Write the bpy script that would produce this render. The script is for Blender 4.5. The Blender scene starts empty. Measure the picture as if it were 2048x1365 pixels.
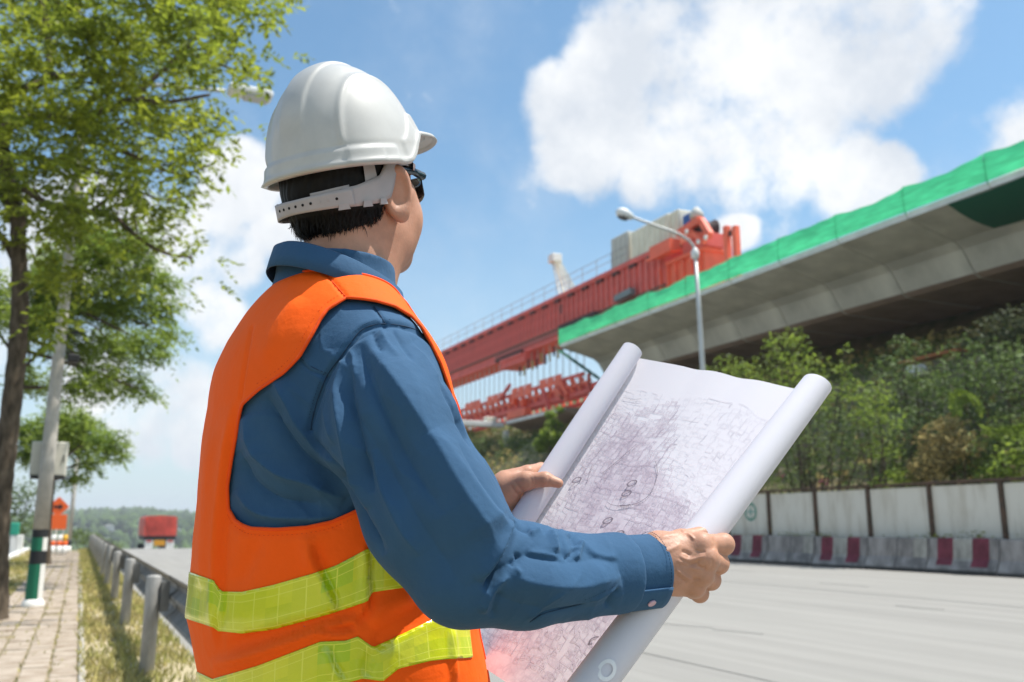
import bpy, bmesh, math, random
import numpy as np
from mathutils import Vector, Matrix

S = bpy.context.scene
COL = S.collection
rnd = random.Random(7)
rng = np.random.default_rng(7)

# ------------------------------------------------------------------ camera
FPX = 1800.0                       # focal length in pixels of the 2048 px wide photograph
CAM_Z = 1.10
YAW = math.radians(25.2)           # the camera looks 25 degrees to the right of the road
PITCH = math.atan((1052 - 682.5) / FPX)
C0 = np.array([0.0, 0.0, CAM_Z])
FW = np.array([math.sin(YAW) * math.cos(PITCH), math.cos(YAW) * math.cos(PITCH), math.sin(PITCH)])
RT = np.array([math.cos(YAW), -math.sin(YAW), 0.0])
UP = np.cross(RT, FW)
HF = np.array([math.sin(YAW), math.cos(YAW), 0.0])
ZZ = np.array([0.0, 0.0, 1.0])
cam = bpy.data.cameras.new('camera')
cam.sensor_width = 36.0
cam.lens = 36.0 * FPX / 2048
cam.clip_start = 0.05
cam.clip_end = 9000
cam.dof.use_dof = True
cam.dof.focus_distance = 1.16
cam.dof.aperture_fstop = 6.3
co = bpy.data.objects.new('camera', cam)
COL.objects.link(co)
mm = Matrix.Identity(4)
for i in range(3):
    mm[i][0] = RT[i]; mm[i][1] = UP[i]; mm[i][2] = -FW[i]; mm[i][3] = C0[i]
co.matrix_world = mm
S.camera = co

def ray(x, y): return FW + RT * ((x - 1024) / FPX) + UP * (-(y - 682.5) / FPX)
def P(x, y, d): return C0 + ray(x, y) * d            # point seen at pixel x, y at distance d along the view axis
def onX(x, y, X): r = ray(x, y); return C0 + r * ((X - C0[0]) / r[0])
def onY(x, y, Y): r = ray(x, y); return C0 + r * ((Y - C0[1]) / r[1])
def onZ(x, y, Z=0.0): r = ray(x, y); return C0 + r * ((Z - C0[2]) / r[2])
def proj(V):
    V = np.asarray(V) - C0
    d = V @ FW
    return 1024 + FPX * (V @ RT) / d, 682.5 - FPX * (V @ UP) / d, d

# ------------------------------------------------------------------ sun, sky, exposure
SUN = np.array([0.41, -0.16, 1.0]); SUN /= np.linalg.norm(SUN)
SUN_EL = math.asin(SUN[2]); SUN_AZ = math.atan2(SUN[0], SUN[1])
sl = bpy.data.lights.new('sun', 'SUN')
sl.energy = 4.3
sl.angle = math.radians(0.6)
sl.color = (1.0, 0.95, 0.88)
so = bpy.data.objects.new('sun', sl)
COL.objects.link(so)
so.rotation_euler = Vector(SUN).to_track_quat('Z', 'Y').to_euler()
so.location = (12, -5, 40)

S.view_settings.view_transform = 'Standard'
S.view_settings.look = 'None'
S.view_settings.gamma = 1.0
S.view_settings.use_curve_mapping = False
S.view_settings.exposure = 0.60
S.render.engine = 'CYCLES'
S.cycles.use_denoising = True
S.cycles.max_bounces = 8
S.cycles.diffuse_bounces = 4
S.cycles.transparent_max_bounces = 16
S.cycles.sample_clamp_indirect = 6.0

world = bpy.data.worlds.new('World')
S.world = world
world.use_nodes = True
def build_world():
    nt = world.node_tree
    N, L = nt.nodes, nt.links
    N.clear()
    out = N.new('ShaderNodeOutputWorld')
    bg = N.new('ShaderNodeBackground')
    bg.inputs['Strength'].default_value = 0.13
    L.new(bg.outputs[0], out.inputs[0])
    sky = N.new('ShaderNodeTexSky')
    sky.sky_type = 'NISHITA'
    sky.sun_disc = False
    sky.sun_elevation = SUN_EL
    sky.sun_rotation = SUN_AZ
    sky.air_density = 1.0
    sky.dust_density = 1.2
    sky.ozone_density = 2.2
    tc = N.new('ShaderNodeTexCoord')
    d = tc.outputs['Generated']
    def math_(op, a, b=None, c=None, clamp=False):
        n = N.new('ShaderNodeMath'); n.operation = op; n.use_clamp = clamp
        for i, v in enumerate((a, b, c)):
            if v is None: continue
            if isinstance(v, (int, float)): n.inputs[i].default_value = v
            else: L.new(v, n.inputs[i])
        return n.outputs[0]
    def maprange(v, a, b, c, e, smooth=True):
        n = N.new('ShaderNodeMapRange')
        n.interpolation_type = 'SMOOTHSTEP' if smooth else 'LINEAR'
        L.new(v, n.inputs['Value'])
        for k, x in zip(('From Min', 'From Max', 'To Min', 'To Max'), (a, b, c, e)): n.inputs[k].default_value = x
        return n.outputs['Result']
    def noise(scale, detail, rough, vec=d, off=None):
        n = N.new('ShaderNodeTexNoise')
        n.inputs['Scale'].default_value = scale
        n.inputs['Detail'].default_value = detail
        n.inputs['Roughness'].default_value = rough
        if off:
            m = N.new('ShaderNodeVectorMath'); m.operation = 'ADD'
            L.new(vec, m.inputs[0]); m.inputs[1].default_value = off; vec = m.outputs[0]
        L.new(vec, n.inputs['Vector'])
        return n.outputs['Fac']
    # cumulus banks: soft discs on the sky sphere, broken up by noise
    banks = [(1120, 190, 80), (1190, 280, 110), (1330, 110, 200), (1340, 270, 140), (1500, 90, 190), (1640, 70, 190),
             (1800, 40, 110), (1770, 110, 95), (1480, 260, 130), (1600, 310, 90), (1700, 335, 95), (1785, 320, 60),
             (1300, 370, 60), (1640, 190, 90), (1180, 100, 70), (1400, -150, 230), (1700, -150, 200),
             (485, 360, 80), (440, 420, 70), (350, 500, 110), (480, 500, 80), (560, 470, 60), (230, 460, 90),
             (400, 615, 75), (445, 655, 60), (350, 590, 60), (340, 810, 85), (280, 860, 75), (400, 875, 60), (200, 780, 90),
             (1468, 452, 40), (100, 500, 120), (2300, 300, 200), (2500, 500, 180), (-300, 600, 240)]
    dirs = []
    for x, y, r in banks:
        v = ray(x, y); v = v / np.linalg.norm(v)
        dirs.append((v, r / FPX))
    for k in range(16):            # more of the same fair-weather clouds all round
        az = math.radians(75 + k * 15.5 + 8 * math.sin(k * 3.1)); el = math.radians(14 + 16 * abs(math.sin(k * 1.7)))
        for j in range(2):
            a2 = az + 0.09 * j; e2 = el - 0.03 * j
            dirs.append((np.array([math.sin(a2) * math.cos(e2), math.cos(a2) * math.cos(e2), math.sin(e2)]), 0.10 + 0.03 * math.sin(k)))
    warp = N.new('ShaderNodeTexNoise'); warp.inputs['Scale'].default_value = 7.0; warp.inputs['Detail'].default_value = 3
    L.new(d, warp.inputs['Vector'])
    sub = N.new('ShaderNodeVectorMath'); sub.operation = 'MULTIPLY_ADD'
    L.new(warp.outputs['Color'], sub.inputs[0]); sub.inputs[1].default_value = (0.07, 0.07, 0.07); L.new(d, sub.inputs[2])
    sub2 = N.new('ShaderNodeVectorMath'); sub2.operation = 'SUBTRACT'
    L.new(sub.outputs[0], sub2.inputs[0]); sub2.inputs[1].default_value = (0.035, 0.035, 0.035)
    nrm = N.new('ShaderNodeVectorMath'); nrm.operation = 'NORMALIZE'; L.new(sub2.outputs[0], nrm.inputs[0])
    acc = None
    for v, r in dirs:
        n = N.new('ShaderNodeVectorMath'); n.operation = 'DOT_PRODUCT'
        L.new(nrm.outputs[0], n.inputs[0]); n.inputs[1].default_value = tuple(v)
        b = maprange(n.outputs['Value'], math.cos(r * 1.35), math.cos(r * 0.35), 0.0, 1.0)
        acc = b if acc is None else math_('MAXIMUM', acc, b)
    n1 = noise(8.0, 10, 0.64)
    n2 = noise(3.0, 6, 0.55, off=(3.1, 1.7, 0.4))
    dens = math_('ADD', acc, math_('MULTIPLY', math_('SUBTRACT', n1, 0.5), 3.0))
    m1 = maprange(dens, 0.14, 1.02, 0.0, 0.97)
    wisps = maprange(math_('ADD', math_('MULTIPLY', n2, 0.7), math_('MULTIPLY', n1, 0.3)), 0.49, 0.74, 0.0, 0.32)
    mask = math_('MAXIMUM', m1, wisps, clamp=True)
    # cloud body: white tops, faint grey-blue folds
    n3 = noise(6.0, 7, 0.6, off=(0.3, 5.0, 2.0))
    ramp = N.new('ShaderNodeValToRGB')
    L.new(n3, ramp.inputs[0])
    ramp.color_ramp.elements[0].position = 0.36; ramp.color_ramp.elements[0].color = (3.9, 4.15, 4.5, 1)
    ramp.color_ramp.elements[1].position = 0.62; ramp.color_ramp.elements[1].color = (5.8, 5.8, 5.75, 1)
    # the milky layer low over the horizon
    sep = N.new('ShaderNodeSeparateXYZ'); L.new(d, sep.inputs[0])
    low = maprange(sep.outputs['Z'], 0.0, 0.40, 0.66, 0.0)
    mixl = N.new('ShaderNodeMix'); mixl.data_type = 'RGBA'
    L.new(low, mixl.inputs['Factor']); mixl.inputs['B'].default_value = (3.9, 4.45, 4.8, 1)
    g = N.new('ShaderNodeMix'); g.data_type = 'RGBA'; g.blend_type = 'MULTIPLY'; g.inputs['Factor'].default_value = 1.0
    L.new(sky.outputs[0], g.inputs['A']); g.inputs['B'].default_value = (0.74, 0.94, 0.93, 1)
    L.new(g.outputs['Result'], mixl.inputs['A'])
    mix = N.new('ShaderNodeMix'); mix.data_type = 'RGBA'
    L.new(mask, mix.inputs['Factor']); L.new(mixl.outputs['Result'], mix.inputs['A']); L.new(ramp.outputs[0], mix.inputs['B'])
    L.new(mix.outputs['Result'], bg.inputs['Color'])
build_world()
world.cycles.sampling_method = 'MANUAL'
world.cycles.sample_map_resolution = 512

# ------------------------------------------------------------------ materials
MATS = {}
def mat(name, col, rough=0.7, metal=0.0, spec=0.4, var=0.0, vscale=8.0, col2=None, bump=0.0, bscale=60.0, coat=0.0,
        sheen=0.0, sss=0.0, transl=0.0, island=0.0, coords='Object', vdetail=5, lo=0.35, hi=0.65, sheen_tint=None, stretch=None):
    if name in MATS: return MATS[name]
    m = bpy.data.materials.new(name)
    m.use_nodes = True
    nt = m.node_tree; N, L = nt.nodes, nt.links
    b = N['Principled BSDF']
    b.inputs['Base Color'].default_value = (*col, 1)
    b.inputs['Roughness'].default_value = rough
    b.inputs['Metallic'].default_value = metal
    b.inputs['Specular IOR Level'].default_value = spec
    if coat: b.inputs['Coat Weight'].default_value = coat; b.inputs['Coat Roughness'].default_value = 0.12
    if sheen:
        b.inputs['Sheen Weight'].default_value = sheen
        if sheen_tint: b.inputs['Sheen Tint'].default_value = (*sheen_tint, 1)
    if sss:
        b.inputs['Subsurface Weight'].default_value = sss
        b.inputs['Subsurface Radius'].default_value = (0.9, 0.35, 0.2)
        b.inputs['Subsurface Scale'].default_value = 0.006
    tc = N.new('ShaderNodeTexCoord')
    if coords == 'World':
        gw = N.new('ShaderNodeNewGeometry'); vec = gw.outputs['Position']
    else: vec = tc.outputs[coords]
    if stretch:
        mp = N.new('ShaderNodeMapping'); L.new(vec, mp.inputs[0]); mp.inputs['Scale'].default_value = stretch; vec = mp.outputs[0]
    colsock = None
    if var or col2:
        n = N.new('ShaderNodeTexNoise'); n.inputs['Scale'].default_value = vscale; n.inputs['Detail'].default_value = vdetail
        n.inputs['Roughness'].default_value = 0.6
        L.new(vec, n.inputs['Vector'])
        r = N.new('ShaderNodeValToRGB'); L.new(n.outputs['Fac'], r.inputs[0])
        c2 = col2 if col2 else tuple(max(0, c * (1 - var)) for c in col)
        c1 = col if col2 else tuple(c * (1 + var * 0.6) for c in col)
        r.color_ramp.elements[0].position = lo; r.color_ramp.elements[0].color = (*c2, 1)
        r.color_ramp.elements[1].position = hi; r.color_ramp.elements[1].color = (*c1, 1)
        colsock = r.outputs[0]
        L.new(colsock, b.inputs['Base Color'])
    if island:
        gi = N.new('ShaderNodeNewGeometry')
        r2 = N.new('ShaderNodeValToRGB'); L.new(gi.outputs['Random Per Island'], r2.inputs[0])
        r2.color_ramp.elements[0].color = (1 - island, 1 - island, 1 - island, 1)
        r2.color_ramp.elements[1].color = (1 + island, 1 + island * 0.9, 1 + island * 0.3, 1)
        mx = N.new('ShaderNodeMix'); mx.data_type = 'RGBA'; mx.blend_type = 'MULTIPLY'; mx.inputs['Factor'].default_value = 1
        if colsock: L.new(colsock, mx.inputs['A'])
        else: mx.inputs['A'].default_value = (*col, 1)
        L.new(r2.outputs[0], mx.inputs['B'])
        colsock = mx.outputs['Result']
        L.new(colsock, b.inputs['Base Color'])
    if bump:
        n = N.new('ShaderNodeTexNoise'); n.inputs['Scale'].default_value = bscale; n.inputs['Detail'].default_value = 4
        L.new(vec, n.inputs['Vector'])
        bp = N.new('ShaderNodeBump'); bp.inputs['Strength'].default_value = bump; bp.inputs['Distance'].default_value = 0.01
        L.new(n.outputs['Fac'], bp.inputs['Height']); L.new(bp.outputs[0], b.inputs['Normal'])
    if transl:
        out = N['Material Output']
        t = N.new('ShaderNodeBsdfTranslucent')
        if colsock: L.new(colsock, t.inputs['Color'])
        else: t.inputs['Color'].default_value = (*col, 1)
        ms = N.new('ShaderNodeMixShader'); ms.inputs[0].default_value = transl
        L.new(b.outputs[0], ms.inputs[1]); L.new(t.outputs[0], ms.inputs[2]); L.new(ms.outputs[0], out.inputs['Surface'])
    MATS[name] = m
    return m

# ------------------------------------------------------------------ object helpers
def wloc(o):
    l = np.array(o.location)
    while o.parent: o = o.parent; l = l + np.array(o.location)
    return l
def mk(name, V, F, m, parent=None, smooth=True, base=None, uv=None):
    V = np.asarray(V, dtype=np.float64)
    org = wloc(parent) if parent is not None else np.zeros(3)
    if base is not None: org = np.asarray(base, float)
    me = bpy.data.meshes.new(name)
    me.from_pydata((V - org).tolist(), [], F.tolist() if isinstance(F, np.ndarray) else F)
    if smooth: me.polygons.foreach_set('use_smooth', np.ones(len(me.polygons), dtype=bool))
    if uv is not None:
        ul = me.uv_layers.new(name='UVMap')
        li = np.empty(len(me.loops), dtype=np.int32); me.loops.foreach_get('vertex_index', li)
        ul.data.foreach_set('uv', np.asarray(uv, dtype=np.float32)[li].ravel())
    if isinstance(m, (list, tuple)):
        for x in m: me.materials.append(x)
    else: me.materials.append(m)
    me.update()
    o = bpy.data.objects.new(name, me)
    COL.objects.link(o)
    if parent is not None: o.parent = parent
    if base is not None: o.location = Vector(base)
    return o
def tag(o, label=None, cat=None, group=None, kind=None):
    if label: o['label'] = label
    if cat: o['category'] = cat
    if group: o['group'] = group
    if kind: o['kind'] = kind
    return o
def thing(name, label, cat, loc=(0, 0, 0), group=None):
    o = bpy.data.objects.new(name, None)
    COL.objects.link(o)
    o.empty_display_size = 0.2
    o.location = Vector(loc)
    return tag(o, label, cat, group)
def copy_tree(o, parent=None):
    c = o.copy(); COL.objects.link(c)
    if parent is not None: c.parent = parent
    for ch in list(o.children): copy_tree(ch, c)
    return c

class MB:
    """collects simple solids into one mesh"""
    def __init__(s): s.v = []; s.f = []
    def add(s, V, F):
        n = len(s.v)
        s.v.extend([tuple(map(float, p)) for p in V]); s.f.extend([tuple(i + n for i in f) for f in F])
    def box(s, lo, hi):
        x0, y0, z0 = lo; x1, y1, z1 = hi
        s.add([(x0, y0, z0), (x1, y0, z0), (x1, y1, z0), (x0, y1, z0), (x0, y0, z1), (x1, y0, z1), (x1, y1, z1), (x0, y1, z1)],
              [(0, 3, 2, 1), (4, 5, 6, 7), (0, 1, 5, 4), (1, 2, 6, 5), (2, 3, 7, 6), (3, 0, 4, 7)])
    def bevbox(s, lo, hi, b):
        """box with chamfered edges"""
        lo = np.array(lo, float); hi = np.array(hi, float); c = (lo + hi) / 2; h = (hi - lo) / 2
        V = []; idx = {}
        for sx in (-1, 1):
            for sy in (-1, 1):
                for sz in (-1, 1):
                    sg = np.array([sx, sy, sz])
                    for a in range(3):
                        p = h - b; p = p.copy(); p[a] = h[a]
                        idx[(sx, sy, sz, a)] = len(V); V.append(c + sg * p)
        F = []
        for a in range(3):
            o1, o2 = [i for i in range(3) if i != a]
            for sg in (-1, 1):
                q = []
                for u, w in ((-1, -1), (1, -1), (1, 1), (-1, 1)):
                    t = [0, 0, 0]; t[a] = sg; t[o1] = u; t[o2] = w; q.append(idx[(*t, a)])
                F.append(tuple(q))
        for a in range(3):
            o1, o2 = [i for i in range(3) if i != a]
            for u in (-1, 1):
                for w in (-1, 1):
                    t0 = [0, 0, 0]; t0[a] = -1; t0[o1] = u; t0[o2] = w
                    t1 = list(t0); t1[a] = 1
                    F.append((idx[(*t0, o1)], idx[(*t1, o1)], idx[(*t1, o2)], idx[(*t0, o2)]))
        for sx in (-1, 1):
            for sy in (-1, 1):
                for sz in (-1, 1): F.append(tuple(idx[(sx, sy, sz, a)] for a in range(3)))
        s.add(V, F)
    def bar(s, a, b, w, h=None, upv=(0, 0, 1)):
        a = np.array(a, float); b = np.array(b, float); h = w if h is None else h
        d = b - a; d /= np.linalg.norm(d)
        u = np.array(upv, float); u = u - d * (u @ d)
        if np.linalg.norm(u) < 1e-4: u = np.array([1.0, 0, 0]) - d * d[0]
        u /= np.linalg.norm(u); r = np.cross(d, u)
        V = [e + r * sr * w / 2 + u * su * h / 2 for e in (a, b) for sr, su in ((-1, -1), (1, -1), (1, 1), (-1, 1))]
        s.add(V, [(0, 1, 2, 3), (7, 6, 5, 4), (0, 4, 5, 1), (1, 5, 6, 2), (2, 6, 7, 3), (3, 7, 4, 0)])
    def tube(s, pts, rad, n=8, cap=True):
        pts = [np.array(p, float) for p in pts]
        rad = [rad] * len(pts) if isinstance(rad, (int, float)) else rad
        prev = None; V = []
        for i, p in enumerate(pts):
            d = pts[min(i + 1, len(pts) - 1)] - pts[max(i - 1, 0)]; d /= np.linalg.norm(d) + 1e-12
            u = np.array([0, 0, 1.0]) if prev is None else prev
            if abs(d @ u) > 0.98: u = np.array([1.0, 0, 0])
            u = u - d * (u @ d); u /= np.linalg.norm(u); prev = u
            r = np.cross(d, u)
            for k in range(n):
                t = 2 * math.pi * k / n
                V.append(p + (u * math.cos(t) + r * math.sin(t)) * rad[i])
        F = []
        for i in range(len(pts) - 1):
            for k in range(n):
                F.append((i * n + k, i * n + (k + 1) % n, (i + 1) * n + (k + 1) % n, (i + 1) * n + k))
        if cap:
            F.append(tuple(range(n - 1, -1, -1))); F.append(tuple((len(pts) - 1) * n + k for k in range(n)))
        s.add(V, F)
    def prism(s, poly, y0, y1, axis=1):
        """polygon in the two other axes extruded along axis"""
        n = len(poly); V = []
        for y in (y0, y1):
            for p in poly:
                q = [0, 0, 0]; o = [i for i in range(3) if i != axis]
                q[axis] = y; q[o[0]] = p[0]; q[o[1]] = p[1]; V.append(q)
        F = [tuple(range(n)), tuple(range(2 * n - 1, n - 1, -1))] + [(i, i + n, (i + 1) % n + n, (i + 1) % n) for i in range(n)]
        s.add(V, F)
    def lathe(s, c, prof, n=12, axis=(0, 0, 1)):
        c = np.array(c, float); ax = np.array(axis, float); ax /= np.linalg.norm(ax)
        u = np.cross(ax, (1, 0, 0) if abs(ax[0]) < 0.9 else (0, 1, 0)); u /= np.linalg.norm(u); w = np.cross(ax, u)
        V = [c + ax * z + (u * math.cos(2 * math.pi * k / n) + w * math.sin(2 * math.pi * k / n)) * r for z, r in prof for k in range(n)]
        F = [(i * n + k, i * n + (k + 1) % n, (i + 1) * n + (k + 1) % n, (i + 1) * n + k) for i in range(len(prof) - 1) for k in range(n)]
        F.append(tuple(range(n - 1, -1, -1))); F.append(tuple((len(prof) - 1) * n + k for k in range(n)))
        s.add(V, F)
    def build(s, name, m, parent=None, smooth=False, base=None):
        o = mk(name, s.v, s.f, m, parent, smooth, base)
        return o

# ------------------------------------------------------------------ numpy modelling helpers
def surfnet(f, lo, hi, h):
    lo = np.array(lo, float); hi = np.array(hi, float)
    n = np.ceil((hi - lo) / h).astype(int) + 1
    ax = [lo[i] + h * np.arange(n[i]) for i in range(3)]
    G = np.stack(np.meshgrid(*ax, indexing='ij'), -1).reshape(-1, 3)
    val = np.empty(len(G))
    for i in range(0, len(G), 400000): val[i:i + 400000] = f(G[i:i + 400000])
    val = val.reshape(n)
    ins = val < 0
    c = [ins[i:n[0] - 1 + i, j:n[1] - 1 + j, k:n[2] - 1 + k] for i in (0, 1) for j in (0, 1) for k in (0, 1)]
    s = sum(x.astype(np.int8) for x in c)
    act = (s > 0) & (s < 8)
    ci = np.argwhere(act)
    idx = -np.ones(act.shape, dtype=np.int64); idx[act] = np.arange(len(ci))
    acc = np.zeros((len(ci), 3)); cnt = np.zeros(len(ci))
    corners = [(i, j, k) for i in (0, 1) for j in (0, 1) for k in (0, 1)]
    for a in range(8):
        for b in range(a + 1, 8):
            ca, cb = np.array(corners[a]), np.array(corners[b])
            if np.abs(ca - cb).sum() != 1: continue
            va = val[tuple((ci + ca).T)]; vb = val[tuple((ci + cb).T)]
            m = (va < 0) != (vb < 0)
            t = va[m] / (va[m] - vb[m])
            acc[m] += ca + (cb - ca) * t[:, None]; cnt[m] += 1
    V = lo + h * (ci + acc / cnt[:, None])
    Q = []
    for a in range(3):
        sl0 = [slice(None)] * 3; sl1 = [slice(None)] * 3
        sl0[a] = slice(0, n[a] - 1); sl1[a] = slice(1, n[a])
        A, B = ins[tuple(sl0)], ins[tuple(sl1)]
        e = np.argwhere(A != B)
        o1, o2 = (a + 1) % 3, (a + 2) % 3
        e = e[(e[:, o1] > 0) & (e[:, o2] > 0) & (e[:, o1] < n[o1] - 1) & (e[:, o2] < n[o2] - 1)]
        flip = A[tuple(e.T)]
        q = []
        for d1, d2 in ((-1, -1), (0, -1), (0, 0), (-1, 0)):
            k = e.copy(); k[:, o1] += d1; k[:, o2] += d2; q.append(idx[tuple(k.T)])
        q = np.stack(q, 1)
        q[~flip] = q[~flip][:, ::-1]
        Q.append(q)
    return V, np.concatenate(Q)
def vnormals(V, Q):
    n = np.zeros_like(V)
    fn = np.cross(V[Q[:, 2]] - V[Q[:, 0]], V[Q[:, 3 if Q.shape[1] > 3 else 1]] - V[Q[:, 1 if Q.shape[1] > 3 else 0]])
    if Q.shape[1] == 3: fn = np.cross(V[Q[:, 1]] - V[Q[:, 0]], V[Q[:, 2]] - V[Q[:, 0]])
    for k in range(Q.shape[1]): np.add.at(n, Q[:, k], fn)
    return n / (np.linalg.norm(n, axis=1, keepdims=True) + 1e-12)
def smoothmesh(V, Q, it=2, lam=0.5):
    E = np.concatenate([Q[:, [i, (i + 1) % Q.shape[1]]] for i in range(Q.shape[1])])
    for _ in range(it):
        a = np.zeros_like(V); c = np.zeros(len(V))
        np.add.at(a, E[:, 0], V[E[:, 1]]); np.add.at(c, E[:, 0], 1)
        np.add.at(a, E[:, 1], V[E[:, 0]]); np.add.at(c, E[:, 1], 1)
        V = V + lam * (a / np.maximum(c, 1)[:, None] - V)
    return V
def clip(V, T, g, attrs=None):
    """keep the part of a triangle mesh where g > 0; attrs: extra per-vertex arrays interpolated alike"""
    if T.shape[1] == 4: T = np.concatenate([T[:, [0, 1, 2]], T[:, [0, 2, 3]]])
    full = np.concatenate([V] + ([attrs] if attrs is not None else []), 1)
    pos = g > 0
    k = pos[T].sum(1)
    keep = T[k == 3]
    cache = {}; newv = []; newf = []
    base = len(full)
    def cut(a, b):
        key = (a, b) if a < b else (b, a)
        if key not in cache:
            t = g[key[0]] / (g[key[0]] - g[key[1]])
            cache[key] = base + len(newv); newv.append(full[key[0]] + (full[key[1]] - full[key[0]]) * t)
        return cache[key]
    for t in T[(k == 1) | (k == 2)]:
        t = [int(x) for x in t]
        p = [pos[x] for x in t]
        if sum(p) == 1:
            i = p.index(True); a, b, c = t[i], t[(i + 1) % 3], t[(i + 2) % 3]
            newf.append((a, cut(a, b), cut(a, c)))
        else:
            i = p.index(False); a, b, c = t[i], t[(i + 1) % 3], t[(i + 2) % 3]
            x, y = cut(a, b), cut(a, c)
            newf.append((b, c, y)); newf.append((b, y, x))
    full = np.concatenate([full, np.array(newv)]) if newv else full
    T2 = np.concatenate([keep, np.array(newf, dtype=np.int64).reshape(-1, 3)])
    used = np.unique(T2)
    remap = -np.ones(len(full), dtype=np.int64); remap[used] = np.arange(len(used))
    full = full[used]
    return full[:, :3], remap[T2], full[:, 3:]
def solid(V, T, N, th):
    """give an open sheet thickness (inward along -N) with a rim"""
    n = len(V)
    V2 = np.concatenate([V, V - N * th])
    F = [tuple(t) for t in T] + [tuple(t[::-1] + n) for t in T]
    e = {}
    for t in T:
        for i in range(3):
            a, b = int(t[i]), int(t[(i + 1) % 3])
            if (b, a) in e: e.pop((b, a))
            else: e[(a, b)] = 1
    for a, b in e: F.append((b, a, a + n, b + n))
    return V2, F
def smin(a, b, k): 
    h = np.maximum(k - np.abs(a - b), 0) / k
    return np.minimum(a, b) - h * h * k * 0.25
def cone(p, a, b, ra, rb):
    a = np.asarray(a, float); b = np.asarray(b, float)
    ab = b - a
    t = np.clip(((p - a) @ ab) / (ab @ ab), 0, 1)
    return np.linalg.norm(p - a - t[:, None] * ab, axis=1) - (ra + (rb - ra) * t)
def ell(p, c, r):
    q = (p - np.asarray(c, float)); r = np.asarray(r, float)
    k0 = np.linalg.norm(q / r, axis=1); k1 = np.linalg.norm(q / (r * r), axis=1)
    return k0 * (k0 - 1) / np.maximum(k1, 1e-9)
def polydist(x, y, pts):
    """distance in pixels to a polyline, and the parameter 0..1 along it, and signed side"""
    pts = np.asarray(pts, float)
    seg = np.linalg.norm(np.diff(pts, axis=0), axis=1); cum = np.concatenate([[0], np.cumsum(seg)]); tot = cum[-1]
    best = np.full(x.shape, 1e9); par = np.zeros(x.shape); side = np.zeros(x.shape)
    for i in range(len(pts) - 1):
        a, b = pts[i], pts[i + 1]; ab = b - a
        t = np.clip(((x - a[0]) * ab[0] + (y - a[1]) * ab[1]) / (ab @ ab), 0, 1)
        dx = x - a[0] - t * ab[0]; dy = y - a[1] - t * ab[1]
        d = np.hypot(dx, dy); m = d < best
        best[m] = d[m]; par[m] = (cum[i] + t[m] * seg[i]) / tot
        side[m] = np.sign(ab[0] * dy[m] - ab[1] * dx[m])
    return best, par, side
def polysdf(x, y, poly):
    """signed pixel distance to a closed polygon, negative inside"""
    poly = np.asarray(poly, float)
    d, _, _ = polydist(x, y, np.concatenate([poly, poly[:1]]))
    ins = np.zeros(x.shape, dtype=bool)
    n = len(poly)
    for i in range(n):
        x0, y0 = poly[i]; x1, y1 = poly[(i + 1) % n]
        c = ((y0 > y) != (y1 > y))
        xx = x0 + (y - y0) / ((y1 - y0) if abs(y1 - y0) > 1e-9 else 1e-9) * (x1 - x0)
        ins ^= c & (x < xx)
    return np.where(ins, -d, d)
def spline(pts, n=8):
    """Catmull-Rom through points"""
    p = np.asarray(pts, float); out = []
    q = np.concatenate([[2 * p[0] - p[1]], p, [2 * p[-1] - p[-2]]])
    for i in range(1, len(q) - 2):
        for k in range(n):
            t = k / n
            out.append(0.5 * (2 * q[i] + (q[i + 1] - q[i - 1]) * t + (2 * q[i - 1] - 5 * q[i] + 4 * q[i + 1] - q[i + 2]) * t * t
                              + (3 * q[i] - q[i - 1] - 3 * q[i + 1] + q[i + 2]) * t ** 3))
    out.append(p[-1])
    return np.array(out)
# ------------------------------------------------------------------ ground, road, pavement
def fall(y):
    """the road drops away behind its crest"""
    y = np.asarray(y, float)
    t = np.clip(y - 44, 0, None)
    return np.where(t < 24, -0.00125 * t * t, -0.72 - 0.06 * (t - 24)) * 1.0
def bank(x, y):
    """wooded embankment behind the hoarding"""
    x = np.asarray(x, float)
    z = np.interp(x, [19.3, 20.2, 22, 24, 26, 28, 31, 34, 38, 44, 60, 90], [0, 0.5, 2.2, 4.0, 5.6, 6.9, 8.0, 9.1, 10.3, 12.5, 14, 14])
    top = np.interp(x, [36, 38, 42, 60, 90], [0, 1.2, 3.0, 3.0, 3.0]) * np.interp(y, [-40, 50, 58], [1, 1, 0])
    return (z + top) * np.interp(y, [-40, -10, 10, 45, 62, 85, 115, 150, 200], [0.8, 1, 1, 0.97, 1.05, 1.25, 1.3, 1.0, 0.0])
def gz(x, y):
    x = np.asarray(x, float); y = np.asarray(y, float)
    f = np.maximum(fall(y), -22) * np.interp(y, [0, 400, 700], [1, 1, 1])
    return f + bank(x, y)
def sheet(name, xs, ys, zf, m, kind='structure'):
    X, Y = np.meshgrid(xs, ys, indexing='ij')
    V = np.stack([X.ravel(), Y.ravel(), zf(X.ravel(), Y.ravel())], 1)
    nx, ny = len(xs), len(ys)
    i = np.arange((nx - 1) * (ny - 1)); a = (i // (ny - 1)) * ny + i % (ny - 1)
    F = np.stack([a, a + ny, a + ny + 1, a + 1], 1)
    return tag(mk(name, V, F, m), kind=kind)
M_soil = mat('soil', (0.27, 0.21, 0.13), 0.95, var=0.3, vscale=1.2, col2=(0.13, 0.14, 0.055), bump=0.5, bscale=30)
ysg = np.concatenate([np.arange(-30, 0, 6), np.arange(0, 120, 2.0), np.arange(120, 400, 20), np.arange(400, 4001, 200)])
xsg = np.concatenate([[-3000, -1200, -500, -200, -90, -40, -20, -10, -5], np.arange(-3, 19, 2.0), np.arange(19, 45, 0.6), [50, 60, 75, 95, 200, 500, 1200, 3000]])
sheet('ground', xsg, ysg, lambda x, y: gz(x, y) - 0.02, M_soil)

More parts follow.
